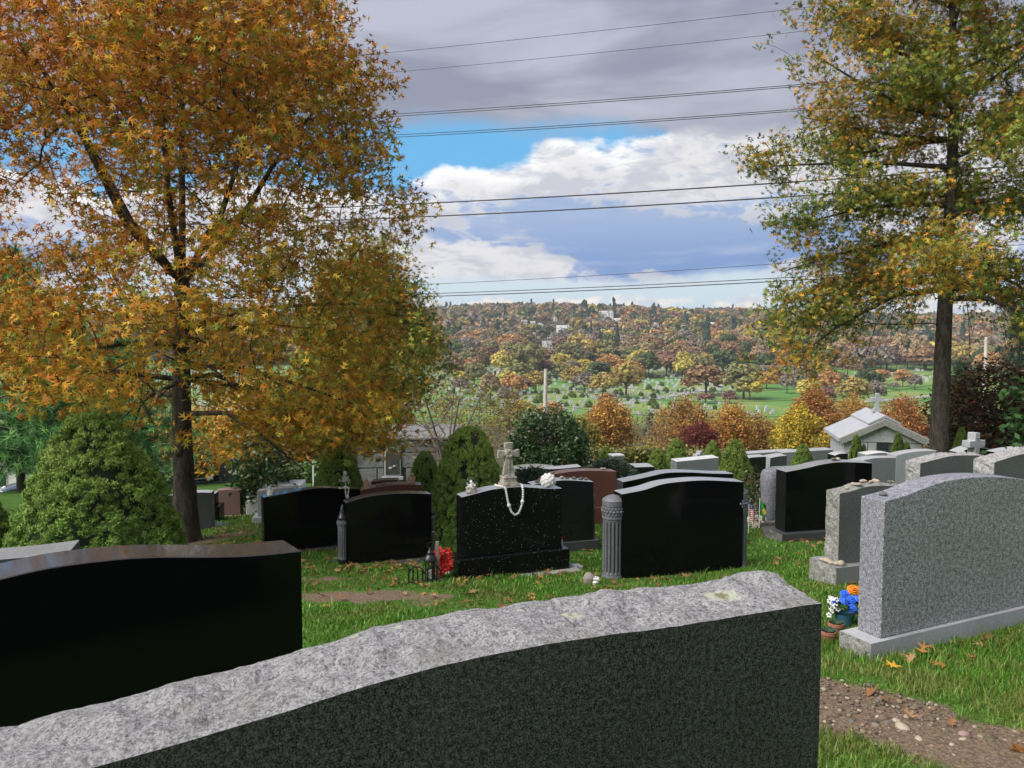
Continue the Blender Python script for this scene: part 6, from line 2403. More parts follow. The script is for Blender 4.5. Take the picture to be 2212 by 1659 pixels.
# ---- blue flowers and pots beside the big grey stone
q = ground_pt(1838, 1362)
bf = thing('flower_pot', 'blue pot of artificial blue and white flowers behind the big speckled gravestone', 'flower pot', (q[0], q[1] + 0.12, gz(q[0], q[1] + 0.12)), 0)
bf.scale = (0.85,) * 3
MB().lathe([(0.06, 0), (0.085, 0.11), (0.09, 0.12), (0.07, 0.115)], 18).build('pot', M['blue_pot'], bf, smooth=True)
rose_b = MB()
for (r_, zz, n_) in ((0.046, 0.0, 8), (0.036, 0.012, 7), (0.024, 0.022, 6), (0.012, 0.030, 5)):
    rose_b.lathe([(r_ * 0.45, zz - 0.02), (r_, zz), (r_ * 0.9, zz + 0.010), (r_ * 0.6, zz + 0.006)], n_)
rose_bm = rose_b.mesh('blue_rose', M['blue_petal'])
for k, (x, y_, z_) in enumerate(((0.05, -0.03, 0.25), (-0.03, -0.05, 0.24), (0.10, 0.0, 0.22), (-0.09, 0.0, 0.21), (0.02, 0.05, 0.27), (0.03, -0.09, 0.19), (0.10, -0.06, 0.26))):
    o = link('blue_rose', rose_bm, bf)
    o.location = (x, y_, z_)
    o.rotation_euler = (rg_.uniform(0.2, 0.9), rg_.uniform(-.6, .6), 0)
lf = MB().add([(0, 0, 0), (0.035, 0.045, 0.01), (0, 0.11, -0.01), (-0.035, 0.045, 0.01)], [(0, 1, 2), (0, 2, 3)]).mesh('leaf', M['dark_leaf'])
for k in range(34):
    o = link('leaf', lf, bf)
    t = k * 2.4
    o.location = (0.05 * math.cos(t), 0.05 * math.sin(t), 0.12 + 0.10 * (k / 34))
    o.rotation_euler = (rg_.uniform(-0.3, 0.9), 0, t - 1.57)
sp_b = MB()
for k in range(5):
    sp_b.ball((0.016 * math.cos(k * 1.256), 0.016 * math.sin(k * 1.256), 0), 0.010, 6, 4, sq=(1, 1, .4))
sp_m = sp_b.mesh('white_blossom', M['white_paint'], smooth=True)
for k in range(14):
    o = link('white_blossom', sp_m, bf)
    o.location = (-0.13 + rg_.uniform(-0.03, 0.05), rg_.uniform(-0.08, 0.04), 0.12 + 0.012 * k)
    o.rotation_euler = (rg_.uniform(0.3, 1.5), rg_.uniform(-0.6, 0.6), 0)
of = thing('orange_flower', 'single orange artificial flower behind the blue flowers', 'flowers', (q[0] + 0.10, q[1] + 0.24, gz(q[0] + .1, q[1] + 0.24)), 0)
for k in range(2):
    o = link('blossom', rose_b.mesh('blossom', M['orange_petal']), of)
    o.location = (0.05 * k + 0.01, 0, 0.25 - 0.01 * k)
    o.rotation_euler = (0.7, 0.2 * k, 0)
MB().tube([(0.02, 0, -0.05), (0.02, 0, 0.24)], 0.006, 5).build('stem', M['dark_leaf'], of)
for k, (px, py, lab) in enumerate(((1789, 1384, 'left terracotta pot half hidden by the front gravestone'), (1806, 1366, 'right terracotta pot next to the corner of the pale base'))):
    q = ground_pt(px, py)
    t_ = thing('terracotta_pot', lab, 'flower pot', (q[0], q[1], q[2]), 0)
    r_ = 0.055
    MB().lathe([(r_ * 0.7, -0.02), (r_, 0.05), (r_ * 1.12, 0.052), (r_ * 1.12, 0.075), (r_ * 0.95, 0.075), (r_ * 0.9, 0.05)], 18).build('pot', M['terracotta'], t_, smooth=True)
    for j in range(8):
        o = link('leaf', lf, t_)
        o.location = (0, 0, 0.055)
        o.rotation_euler = (0.5, 0, j * 0.8)
        o.scale = (0.7,) * 3

# ---- things behind the wide black stone: bulging grey pillar, mum flowers, flags
q = at(1662, 1122, 12.9)
up = thing('gravestone', 'light grey gravestone with a smooth bulging end behind the wide black one', 'gravestone', (q[0], q[1], gz(q[0], q[1])), math.radians(14))
z1 = at(1662, 1012, 12.9)[2] - gz(q[0], q[1])
prof = [(0.115, 0.12), (0.125, 0.18), (0.14, z1 * 0.5), (0.155, z1 * 0.78), (0.15, z1 * 0.90), (0.12, z1 * 0.97), (0.05, z1 * 1.0)]
MB().lathe(prof, 24).build('bulging_end', M['grey_sawn'], up, smooth=True)
MB().box(0.08, 1.25, -0.11, 0.13, 0.12, z1 * 1.01).build('tablet', M['grey_smooth'], up, bevel=0.006)
MB().box(-0.3, 1.4, -0.22, 0.22, -0.2, 0.118).build('base', M['rock_dark'], up, bevel=0.008)
q = at(1634, 1120, 12.8)
mu = thing('chrysanthemum', 'mound of cream white chrysanthemums left of the bulging grey gravestone', 'flowers', (q[0], q[1], gz(q[0], q[1])), 0)
mum = MB()
for k in range(7):
    t = k * 0.9
    mum.add([(0, 0, 0), (0.028 * math.cos(t) - .008 * math.sin(t), 0.028 * math.sin(t) + .008 * math.cos(t), 0.008), (0.034 * math.cos(t + .25), 0.034 * math.sin(t + .25), 0.004), (0.026 * math.cos(t + .5), 0.026 * math.sin(t + .5), 0.010)], [(0, 1, 2), (0, 2, 3)])
mumm = mum.mesh('bloom', M['white_petal'])
for k in range(110):
    v = rg_.normal(0, 1, 3)
    v /= np.linalg.norm(v)
    v[2] = abs(v[2])
    o = link('bloom', mumm, mu)
    o.location = (v[0] * 0.20, v[1] * 0.17, 0.02 + v[2] * 0.16)
    o.rotation_euler = Vector(v).to_track_quat('Z', 'Y').to_euler()
    o.scale = (1.2,) * 3
MB().ball((0, 0, 0.0), 0.18, 12, 8, sq=(1, .85, .85)).build('leaf_mound', M['dark_leaf'], mu, smooth=True)


def flag_mat():
    m, T, b, _ = new_mat('striped_flag')
    co = T.obj_co()
    x, y, z = T.xyz(co)[:3]
    stripe = T.m('GREATER_THAN', T.m('FRACT', T.m('MULTIPLY', z, 33.0)), 0.5)
    c = T.mix(stripe, (0.55, 0.03, 0.04), (0.75, 0.72, 0.70))
    can = T.m('MULTIPLY', T.m('LESS_THAN', x, 0.085), T.m('GREATER_THAN', z, 0.36))
    dots = T.step(T.voro(co, 55.0), 0.32, 0.22)
    c = T.mix(can, c, T.mix(dots, (0.02, 0.03, 0.16), (0.75, 0.75, 0.75)))
    T.put(b.inputs['Base Color'], c)
    b.inputs['Roughness'].default_value = 0.8
    return m


M['flag'] = flag_mat()
M['green_flag'] = plain('green_cloth', (0.02, 0.20, 0.06), 0.8)
M['yellow_cloth'] = plain('yellow_cloth', (0.65, 0.50, 0.03), 0.8)


def small_flag(px, py, D, label, mat, emblem=False, top=0.46):
    q = at(px, py, D)
    g = gz(q[0], q[1])
    r = thing('small_flag', label, 'flag', (q[0], q[1], g), 0.1)
    MB().tube([(0, 0, -0.1), (0, 0, top + 0.03)], 0.005, 6).build('stick', M['white_paint'], r)
    V_, F_ = [], []
    for i in range(9):
        for j in range(7):
            u, w = i / 8, j / 6
            V_.append((0.012 + 0.11 * u * (0.7 + 0.3 * w), 0.022 * math.sin(u * 7 + w * 2), top - 0.20 * (1 - w) - 0.13 * u * (1.2 - 0.5 * w)))
    for i in range(8):
        for j in range(6):
            k = i * 7 + j
            F_.append((k, k + 7, k + 8, k + 1))
    me = np_mesh('cloth', np.array(V_), np.array(F_), mat, smooth=True)
    c = link('cloth', me, r)
    if emblem:
        e = MB().prism([(0.03, top - .16), (0.065, top - .24), (0.10, top - .20), (0.065, top - .12)], -0.032, -0.028).build('emblem', M['yellow_cloth'], c)


small_flag(1618, 1090, 12.2, 'small striped flag on a white stick beside the thick column', M['flag'])
small_flag(1641, 1088, 12.6, 'small green flag with a yellow lozenge left of the bulging grey gravestone', M['green_flag'], True)
q = at(1633, 1090, 12.7)
oc = thing('iron_ornament', 'small curly iron cross ornament between the two flags', 'ornament', (q[0], q[1], gz(q[0], q[1])))
MB().tube([(0, 0, -0.05), (0, 0, 0.42)], 0.006, 5).build('rod', M['wood_grey'], oc)
for k, (zz, r_) in enumerate(((0.36, 0.03), (0.29, 0.045), (0.20, 0.04))):
    MB().tube([(r_ * math.cos(t), 0, zz + r_ * math.sin(t)) for t in np.linspace(0, 2 * math.pi, 14)], 0.006, 5).build('scroll', M['wood_grey'], oc, smooth=True)
broadleaf('flowering_shrub', 'thin leafy rose bush behind the flags and the mum flowers', 1634, 13.6, [0.1, 0.35, 0.65, 0.9], [0.2, 0.34, 0.34, 0.15], 90, 7, 0.06,
          [(0.06, 0.10, 0.03), (0.10, 0.13, 0.04), (0.35, 0.33, 0.28), (0.16, 0.05, 0.04)], [4, 3, 1.2, 1], 611, cat='shrub', spread=0.05, trunk=0.02, stems=5, thresh=-0.6)

# ---- monuments farther back
def upright(name, label, px, top, D, parts, rz=0.0, cat='monument'):
    q = at(px, top, D)
    g = gz(q[0], q[1])
    r = thing(name, label, cat, (q[0], q[1], g), rz)
    parts(r, q[2] - g)
    return r


def latin_cross(w, arm, t):
    def f(r, H):
        s_ = w * 0.15
        c = MB().prism([(-s_, 0.0), (s_, 0.0), (s_, H - arm - s_), (w / 2, H - arm - s_), (w / 2, H - arm + s_), (s_, H - arm + s_), (s_, H), (-s_, H), (-s_, H - arm + s_), (-w / 2, H - arm + s_), (-w / 2, H - arm - s_), (-s_, H - arm - s_)], -t / 2, t / 2)
        c.build('cross_body', M['light_grey'], r, bevel=0.008)
        MB().box(-w * 0.4, w * 0.4, -t, t, -0.2, 0.25).build('base', M['grey_smooth'], r, bevel=0.01)
        MB().lathe([(0.03, 0), (0.035, 0.01), (0.01, 0.015)], 10).build('boss', M['grey_smooth'], r, smooth=True).location = (0, -t / 2 - 0.002, H - arm * 0.5)
    return f


upright('cross_monument', 'pale granite cross monument between the broken topped gravestones on the right', 2104, 934, 15.0, latin_cross(0.42, 0.21, 0.17), 0.40)
upright('cross_monument', 'tiny white cross stone between the cone spruces', 1511, 974, 24.5, latin_cross(0.36, 0.14, 0.2), 0.5)


def pillar_parts(r, H):
    MB().box(-0.16, 0.16, -0.16, 0.16, 0.1, H - 0.05).build('shaft', M['grey_smooth'], r, bevel=0.01)
    MB().box(-0.175, 0.175, -0.175, 0.175, H - 0.05, H).build('cap', M['white_stone'], r, bevel=0.01)
    MB().box(-0.26, 0.26, -0.26, 0.26, -0.2, 0.1).build('base', M['grey_smooth'], r, bevel=0.01)


upright('pillar_monument', 'short square grey pillar monument left of the parked white car', 1331, 981, 22.0, pillar_parts, 0.3)


def urn_parts(r, H):
    MB().lathe([(0.10, 0), (0.10, 0.06), (0.05, 0.1), (0.06, H * .45), (0.13, H * .75), (0.15, H * .82)], 14).build('urn', M['charcoal'], r, smooth=True)
    for k in range(12):
        t = k * 2.4
        MB().ball((0.10 * math.cos(t) * (k % 3) / 2, 0.10 * math.sin(t) * (k % 3) / 2, H * .9 + 0.03 * (k % 2)), 0.06, 7, 5).build('blossom', M['white_petal'], r, smooth=True)


upright('urn_monument', 'dark urn with pale flowers on the lawn left of the teardrop stone', 453, 1034, 26.0, urn_parts)


def tear_parts(r, H):
    pr = []
    W_ = 0.42
    for k in range(25):
        t = k / 24
        pr.append((-W_ * math.sin(math.pi * min(1, t * 1.0)) ** 0.7 * (1 - 0.25 * t) + 0.10 * t, 0.05 + (H - 0.05) * t))
    out = pr + [(0.45, H * 0.80), (0.5, H * 0.4), (0.42, 0.05)]
    out = [(-0.32, 0.05), (-0.40, H * .3), (-0.42, H * .55), (-0.34, H * .8), (-0.16, H * .95), (0.02, H), (0.16, H * .9), (0.30, H * .72), (0.40, H * .45), (0.42, 0.05)]
    pr = smooth_profile([(-0.42, H * .45), (-0.36, H * .75), (-0.18, H * .95), (0.05, H), (0.25, H * .86), (0.38, H * .6), (0.42, H * .4)], 28)
    me = tablet_mesh('tablet', pr, 0.05, 0.2, [M['charcoal']])
    link('tablet', me, r)
    c = MB()
    c.box(-0.02, 0.02, -0.012, 0.0, H * .45, H * .85)
    c.box(-0.10, 0.10, -0.0125, 0.0005, H * .68, H * .72)
    c.build('engraved_cross', M['light_grey'], r)
    w = MB().prism([(-1.35, 0.0), (-0.43, 0.0), (-0.43, H * 0.35), (-0.8, H * .18), (-1.35, H * 0.10)], 0.0, 0.22)
    w.build('side_wing', M['black_satin'], r)
    MB().box(-1.5, 0.6, -0.15, 0.35, -0.3, 0.05).build('base', M['charcoal'], r)


upright('gravestone', 'dark rounded gravestone with an engraved cross and low black wing near the hedge', 500, 992, 26.0, tear_parts, cat='gravestone')


def slab_parts(r, H):
    MB().box(-0.7, 0.7, -0.4, 0.4, -0.2, H * 0.55).build('lower_slab', M['white_stone'], r, bevel=0.01)
    MB().box(-0.42, 0.32, -0.3, 0.3, H * 0.55, H).build('upper_slab', M['white_stone'], r, bevel=0.01)
    MB().box(0.45, 1.9, -0.25, 0.2, -0.2, H * 0.62).build('side_ledge', M['white_stone'], r, bevel=0.01)


upright('stepped_tomb', 'white stepped tomb slab behind the black skeleton gravestone', 620, 1042, 15.5, slab_parts, 0.1)
q = at(675, 1008, 20.0)
sgn_ = thing('marker_post', 'thin white and green marker post beside the rounded dwarf spruce', 'post', (q[0], q[1], gz(q[0], q[1])))
hq = q[2] - gz(q[0], q[1])
MB().box(-0.03, 0.0, -0.02, 0.02, -0.2, hq).build('post', M['dark_leaf'], sgn_)
MB().box(0.002, 0.03, -0.022, 0.018, -0.2, hq + 0.02).build('white_side', M['white_paint'], sgn_)


# ---- mausoleum on the right
def blocks(parent, x0, x1, z0, z1, y, cols, mat, name='block', gap=0.012, depth=0.09, skip=None, seed=0):
    """a course of ashlar blocks on the plane y (front towards -y)"""
    xs = [x0 + (x1 - x0) * c for c in cols]
    for a_, b_ in zip(xs[:-1], xs[1:]):
        if skip and not (b_ <= skip[0] or a_ >= skip[1]):
            if a_ < skip[0] - 0.05:
                b_ = skip[0]
            elif b_ > skip[1] + 0.05:
                a_ = skip[1]
            else:
                continue
        MB().box(a_ + gap, b_ - gap, y - depth + 0.008 * rnd.random(), y + 0.02, z0 + gap, z1 - gap).build(name, mat, parent, bevel=0.012)


def mausoleum_right():
    A = math.radians(-12)
    P = at(1825.5, 946, 33.0)
    g = gz(P[0], P[1]) - 0.3
    root = thing('mausoleum', 'small grey granite mausoleum with a pale gabled roof and stone cross', 'mausoleum', (P[0], P[1], g), A)
    ux = np.array([math.cos(A), math.sin(A), 0])
    vx = np.array([-math.sin(A), math.cos(A), 0])
    W_ = float(np.dot(on_plane(1992.5, 950, P, vx) - P, ux))
    He = P[2] - g
    Hr = on_plane(1908, 911, P, vx)[2] - g
    Dp = 3.1
    mt = M['mausoleum']
    core = MB().prism([(0.05, 0), (W_ - 0.05, 0), (W_ - 0.05, He - 0.02), (W_ / 2, Hr - 0.05), (0.05, He - 0.02)], 0.06, Dp - 0.06)
    core.build('inner_wall', M['rock_dark'], root)
    wz0, wz1 = on_plane(1905, 975, P, vx)[2] - g, on_plane(1905, 955, P, vx)[2] - g
    wx0, wx1 = [float(np.dot(on_plane(k, 965, P, vx) - P, ux)) for k in (1894, 1920)]
    zl = on_plane(1860, 955, P, vx)[2] - g
    for i, (za, zb) in enumerate(((0.0, zl * 0.33), (zl * 0.33, zl * 0.66), (zl * 0.66, zl))):
        blocks(root, 0, W_, za, zb, 0.05, (0, 0.16, 0.5, 0.84, 1) if i % 2 else (0, 0.3, 0.7, 1), mt, skip=(wx0, wx1) if zb > wz0 else None)
    # side wall blocks (left side)
    for i in range(4):
        za, zb = He * i / 4, He * (i + 1) / 4
        for k in range(3):
            y0, y1 = Dp * (k + 0.0) / 3, Dp * (k + 1.0) / 3
            MB().box(-0.04, 0.07, y0 + 0.012, y1 - 0.012, za + 0.012, zb - 0.012).build('block', mt, root, bevel=0.012)
            MB().box(W_ - 0.07, W_ + 0.04, y0 + 0.012, y1 - 0.012, za + 0.012, zb - 0.012).build('block', mt, root, bevel=0.012)
    # upper blocks and the gable stone
    MB().box(0.012, W_ * 0.13, -0.045, 0.07, zl + 0.012, He - 0.02).build('block', mt, root, bevel=0.012)
    MB().box(W_ * 0.87, W_ - 0.012, -0.045, 0.07, zl + 0.012, He - 0.02).build('block', mt, root, bevel=0.012)
    sl = (Hr - He) / (W_ / 2)
    gm = MB().prism([(W_ * 0.135, zl + 0.012), (W_ * 0.865, zl + 0.012), (W_ * 0.865, He + sl * W_ * 0.135 - 0.06), (W_ / 2, Hr - 0.06), (W_ * 0.135, He + sl * W_ * 0.135 - 0.06)], -0.04, 0.07)
    gm.build('gable_block', mt, root, bevel=0.012)
    wn = MB().box(wx0 + 0.01, wx1 - 0.01, 0.0, 0.055, wz0 + 0.01, wz1 - 0.01).build('window', M['bronze'], root)
    MB().box(wx0 + 0.04, wx1 - 0.04, -0.012, 0.004, wz0 + 0.05, wz1 - 0.03).build('pane', M['pane'], wn)
    # roof: two slabs with broken front edges and a raised ridge cap
    e = 0.28
    th = 0.16
    for sg in (-1, 1):
        xe = W_ / 2 + sg * (W_ / 2 + e)
        ze = He - sl * e
        xr = W_ / 2
        pts = [(xr, Hr), (xe, ze), (xe, ze + th), (xr, Hr + th)]
        o = MB().prism(pts if sg > 0 else pts[::-1], -e * 0.7, Dp + e).build('roof_slab', M['roof_stone'], root, bevel=0.01)
        fr = MB().prism([(xr - sg * 0.02, Hr + th * 0.85), (xe + 0 * sg, ze + th * 0.85), (xe - sg * 0.1, ze - 0.12), (xr - sg * 0.02, Hr - 0.14)], -e * 0.7 - 0.05, -e * 0.7 + 0.1)
        fr.build('cornice', M['rock_grey'], root, bevel=0.015)
    cp = MB().prism([(W_ / 2 - 0.62, Hr + th - 0.62 * sl + 0.02), (W_ / 2, Hr + th + 0.02), (W_ / 2 + 0.62, Hr + th - 0.62 * sl + 0.02), (W_ / 2 + 0.62, Hr + th - 0.62 * sl + 0.10), (W_ / 2, Hr + th + 0.14), (W_ / 2 - 0.62, Hr + th - 0.62 * sl + 0.10)], -e * 0.75, Dp + e)
    cp.build('ridge_cap', M['roof_stone'], root, bevel=0.01)
    H = 0.80
    cb = MB().prism([(-0.20, 0), (0.20, 0), (0.17, 0.10), (0.085, 0.20), (0.075, H * .55), (0.24, H * .55), (0.24, H * .78), (0.075, H * .78), (0.075, H), (-0.075, H), (-0.075, H * .78), (-0.24, H * .78), (-0.24, H * .55), (-0.075, H * .55), (-0.085, 0.20), (-0.17, 0.10)], -0.09, 0.09)
    o = cb.build('roof_cross', M['light_grey'], root, bevel=0.01)
    o.location = (W_ / 2, Dp * 0.42, Hr + th + 0.12)


mausoleum_right()


# ---- block tomb behind the twiggy tree, with an arched niche
def tomb_left():
    A = math.radians(3)
    P = at(767, 1040, 21.0)
    g = gz(P[0], P[1]) - 0.35
    root = thing('stone_tomb', 'large grey stone block tomb with a pointed arch niche behind the spruces', 'tomb', (P[0], P[1], g), A)
    ux = np.array([math.cos(A), math.sin(A), 0])
    vx = np.array([-math.sin(A), math.cos(A), 0])
    U = lambda px, py=1000: float(np.dot(on_plane(px, py, P, vx) - P, ux))
    Z = lambda py, px=850: float(on_plane(px, py, P, vx)[2] - g)
    W_ = U(985)
    mt = M['tomb']
    top = Z(950)
    MB().box(-0.02, W_ + 0.02, 0.06, 2.8, -0.2, top - 0.05).build('inner_wall', M['rock_dark'], root)
    sk0, sk1 = U(830), U(867)
    rows = [0.0, Z(1042), Z(1011), Z(978), Z(964), top]
    cols = [(0, .3, .62, 1), (0, .22, .5, .74, 1), (0, .36, .66, 1), (0, .2, .5, .8, 1), (0, .4, .7, 1)]
    for i in range(5):
        blocks(root, 0, W_, rows[i], rows[i + 1], 0.08, cols[i], mt, skip=(sk0, sk1) if rows[i + 1] > Z(1030) and rows[i] < Z(966) else None, depth=0.10)
    MB().box(-0.15, W_ + 0.15, -0.14, 2.9, top, top + 0.08).build('cornice', mt, root, bevel=0.02)
    MB().box(-0.22, 0.0, -0.10, 2.8, -0.2, top - 0.004).build('corner_pier', mt, root, bevel=0.015)
    cx = (sk0 + sk1) / 2
    z0, zs, za = Z(1024), Z(990), Z(968)

    def arch(hw, zb, zsp, zap):
        pts = [(cx - hw, zb), (cx + hw, zb)]
        for t in np.linspace(0, 1, 8):
            pts.append((cx + hw * math.cos(t * math.pi / 2) ** 0.9 if t < 1 else cx, zsp + (zap - zsp) * math.sin(t * math.pi / 2)))
        for t in np.linspace(1, 0, 8)[1:]:
            pts.append((cx - hw * math.cos(t * math.pi / 2) ** 0.9, zsp + (zap - zsp) * math.sin(t * math.pi / 2)))
        return pts
    hw = (sk1 - sk0) / 2
    # fill round the niche, then frame, panel and emblem
    MB().box(sk0, sk1, -0.01, 0.09, Z(1042) + 0.01, Z(950)).build('niche_block', mt, root)
    fr = MB().prism(arch(hw * 0.98, z0 - 0.05, zs, za + 0.06), -0.07, -0.005).build('niche_frame', M['light_grey'], root, bevel=0.012)
    MB().prism(arch(hw * 0.80, z0, zs, za), -0.085, -0.06).build('niche_panel', M['bronze'], fr)
    em = MB()
    em.ball((cx - 0.05, -0.09, Z(1010)), 0.045, 8, 6, sq=(1.2, .4, .8))
    em.build('emblem', M['light_grey'], fr, smooth=True)
    em2 = MB().ball((cx + 0.06, -0.09, Z(1006)), 0.045, 8, 6, sq=(1.3, .4, .7)).build('emblem', M['light_grey'], fr, smooth=True)
    MB().box(sk0 - 0.06, sk1 + 0.06, -0.13, 0.0, z0 - 0.14, z0 - 0.05).build('sill', M['light_grey'], root, bevel=0.01)


tomb_left()


# ---- road, cars and building
def ribbon(name, pts, w, mat, lift=0.02):
    V, F = [], []
    fine = []
    pts = [np.array(p, float) for p in pts]
    for a_, b_ in zip(pts[:-1], pts[1:]):
        for t in np.linspace(0, 1, 12, endpoint=False):
            fine.append(a_ + (b_ - a_) * t)
    fine.append(pts[-1])
    for i, p in enumerate(fine):
        d = fine[min(i + 1, len(fine) - 1)] - fine[max(i - 1, 0)]
        n = np.array([-d[1], d[0]]) / np.linalg.norm(d)
        for s_ in np.linspace(-0.5, 0.5, 7):
            q = p + n * s_ * w
            V.append((q[0], q[1], gz(q[0], q[1]) + lift))
        if i:
            for j in range(6):
                k = 7 * i + j
                F.append((k - 7, k - 6, k + 1, k))
    o = link(name, np_mesh(name, np.array(V), np.array(F), mat, smooth=True))
    o['kind'] = 'structure'


ribbon('cemetery_lane', [(-60, 34), (-40, 33), (-26, 32.5), (-18.5, 30)], 6.0, M['asphalt'], 0.05)
ribbon('lower_lane', [(-6, 45), (4, 45.5), (12, 47), (24, 50)], 4.5, M['asphalt'], 0.05)


def car(label, loc, rz, paint, suv=False):
    root = thing('parked_car', label, 'car', loc, rz)
    L, W_, H = 4.5, 1.82, 1.66 if suv else 1.45
    # side outline (x forward), lofted with tumblehome
    body = [(-2.22, .35), (-2.25, .62), (-2.18, .95), (-1.9, 1.0), (1.0, .98), (1.85, .86), (2.2, .72), (2.25, .45), (2.15, .3), (-2.1, .3)]
    vs, fs = [], []
    n = len(body)
    for y_, k in ((-0.5, 0.93), (-0.42, 1.0), (0.42, 1.0), (0.5, 0.93)):
        for x, z in body:
            vs.append((x * (0.985 if k < 1 else 1), y_ * W_, 0.3 + (z - 0.3) * (0.96 if k < 1 else 1)))
    for j in range(3):
        for i in range(n):
            i2 = (i + 1) % n
            fs.append((j * n + i, j * n + i2, (j + 1) * n + i2, (j + 1) * n + i))
    fs += [tuple(range(n))[::-1], tuple(3 * n + i for i in range(n))]
    bo = MB().add(vs, fs).build('body', paint, root, bevel=0.05, seg=2, smooth=True)
    x0, x1 = (-2.05 if suv else -1.75), 1.05
    xr0, xr1 = (-1.75 if suv else -0.95), 0.25
    cab = MB().add([(x0, -.80, .97), (x1, -.80, .97), (x1, .80, .97), (x0, .80, .97), (xr0, -.60, H), (xr1, -.60, H), (xr1, .60, H), (xr0, .60, H)],
                   [(3, 2, 1, 0), (4, 5, 6, 7), (0, 1, 5, 4), (1, 2, 6, 5), (2, 3, 7, 6), (3, 0, 4, 7)])
    cab.build('cabin', M['car_glass'], root, bevel=0.05, seg=2, smooth=True)
    MB().add([(xr0 - .08, -.63, H - .03), (xr1 + .1, -.63, H - .03), (xr1 + .1, .63, H - .03), (xr0 - .08, .63, H - .03), (xr0, -.55, H + .04), (xr1, -.55, H + .04), (xr1, .55, H + .04), (xr0, .55, H + .04)],
             [(3, 2, 1, 0), (4, 5, 6, 7), (0, 1, 5, 4), (1, 2, 6, 5), (2, 3, 7, 6), (3, 0, 4, 7)]).build('roof', paint, root, bevel=0.03, smooth=True)
    for x in (x0 * .98, xr0 * .1 + x1 * .2, x1 * .98):
        for sy in (-1, 1):
            tx_ = xr0 if x < -1 else (xr1 if x > .8 else x)
            MB().tube([(x, sy * .805, .96), (tx_, sy * .61, H)], 0.045, 6).build('pillar', paint, root)
    for x in (-1.38, 1.38):
        for sy in (-1, 1):
            wl = MB().lathe([(0.30, -0.1), (0.34, -0.08), (0.34, 0.08), (0.30, 0.1)], 20)
            wl.v = [(q_[0], q_[2], q_[1]) for q_ in wl.v]
            w_ = wl.build('wheel', M['tyre'], root, smooth=True)
            w_.location = (x, sy * .83, .34)
            rm = MB().lathe([(0.20, -0.11), (0.21, 0.0), (0.20, 0.11)], 14)
            rm.v = [(q_[0], q_[2], q_[1]) for q_ in rm.v]
            rm.build('rim', M['lamp_white'], w_, smooth=True)
    for sy in (-1, 1):
        MB().ball((2.12, sy * .66, .70), 0.17, 10, 7, sq=(.6, 1.1, .55)).build('headlight', M['lamp_white'], root, smooth=True)
        MB().ball((-2.17, sy * .72, .86), 0.16, 10, 7, sq=(.5, .7, 1.1)).build('tail_light', M['lamp_red'], root, smooth=True)
        MB().ball((0.85, sy * .98, 1.02), 0.10, 8, 6, sq=(.7, 1.1, .7)).build('mirror', paint, root, smooth=True)
    MB().box(2.2, 2.27, -.5, .5, .42, .60).build('grille', M['tyre'], root)
    MB().box(2.245, 2.285, -.24, .24, .46, .56).build('number_plate', M['white_paint'], root)
    MB().box(-2.275, -2.2, -.26, .26, .60, .72).build('number_plate', M['white_paint'], root)


cx_ = at(22, 1091, 34.5)
car('black car on the lane at the left edge behind the round spruce', (cx_[0] + 1.9, 35.0, gz(cx_[0] + 1.9, 35.0) + 0.05), math.radians(-152), M['car_black'])
cx_ = at(1372, 1000, 44.0)
car('white car parked below the lawn beyond the grey pillar monument', (cx_[0] - 1.15, 45.2, gz(cx_[0] - 1.0, 45.2) + 0.07), math.radians(118), M['car_white'], True)

bq = at(42, 1058, 62.0)
bz = bq[2]
wb = thing('house', 'white building glimpsed behind the green pine at the left edge', 'house', (bq[0], 62.0, bz))
MB().box(-2.2, 2.6, 0, 5, -4, 1.7).build('wall', M['house_white'], wb)
MB().prism([(-2.5, 1.7), (2.9, 1.7), (0.2, 3.0)], -0.3, 5.3).build('roof', M['roof_pale'], wb)
for k in range(3):
    w_ = MB().box(-1.6 + 1.4 * k, -0.9 + 1.4 * k, -0.06, 0.05, 0.2, 1.2).build('window', M['white_paint'], wb)
    MB().box(-1.52 + 1.4 * k, -0.98 + 1.4 * k, -0.10, -0.05, 0.28, 1.12).build('pane', M['pane'], w_)
# ------------------------------------------------------------------ grass, fallen leaves, gravel
def inside_stone(x, y):
    m = np.zeros(len(x), bool)
    for s in STONES.values():
        dx, dy = x - s['P0'][0], y - s['P0'][1]
        u = dx * s['ux'][0] + dy * s['ux'][1]
        v = dx * s['vx'][0] + dy * s['vx'][1]
        m |= (u > -0.09) & (u < s['w'] + 0.09) & (v > -0.06) & (v < s['t'] + 0.08)
    return m


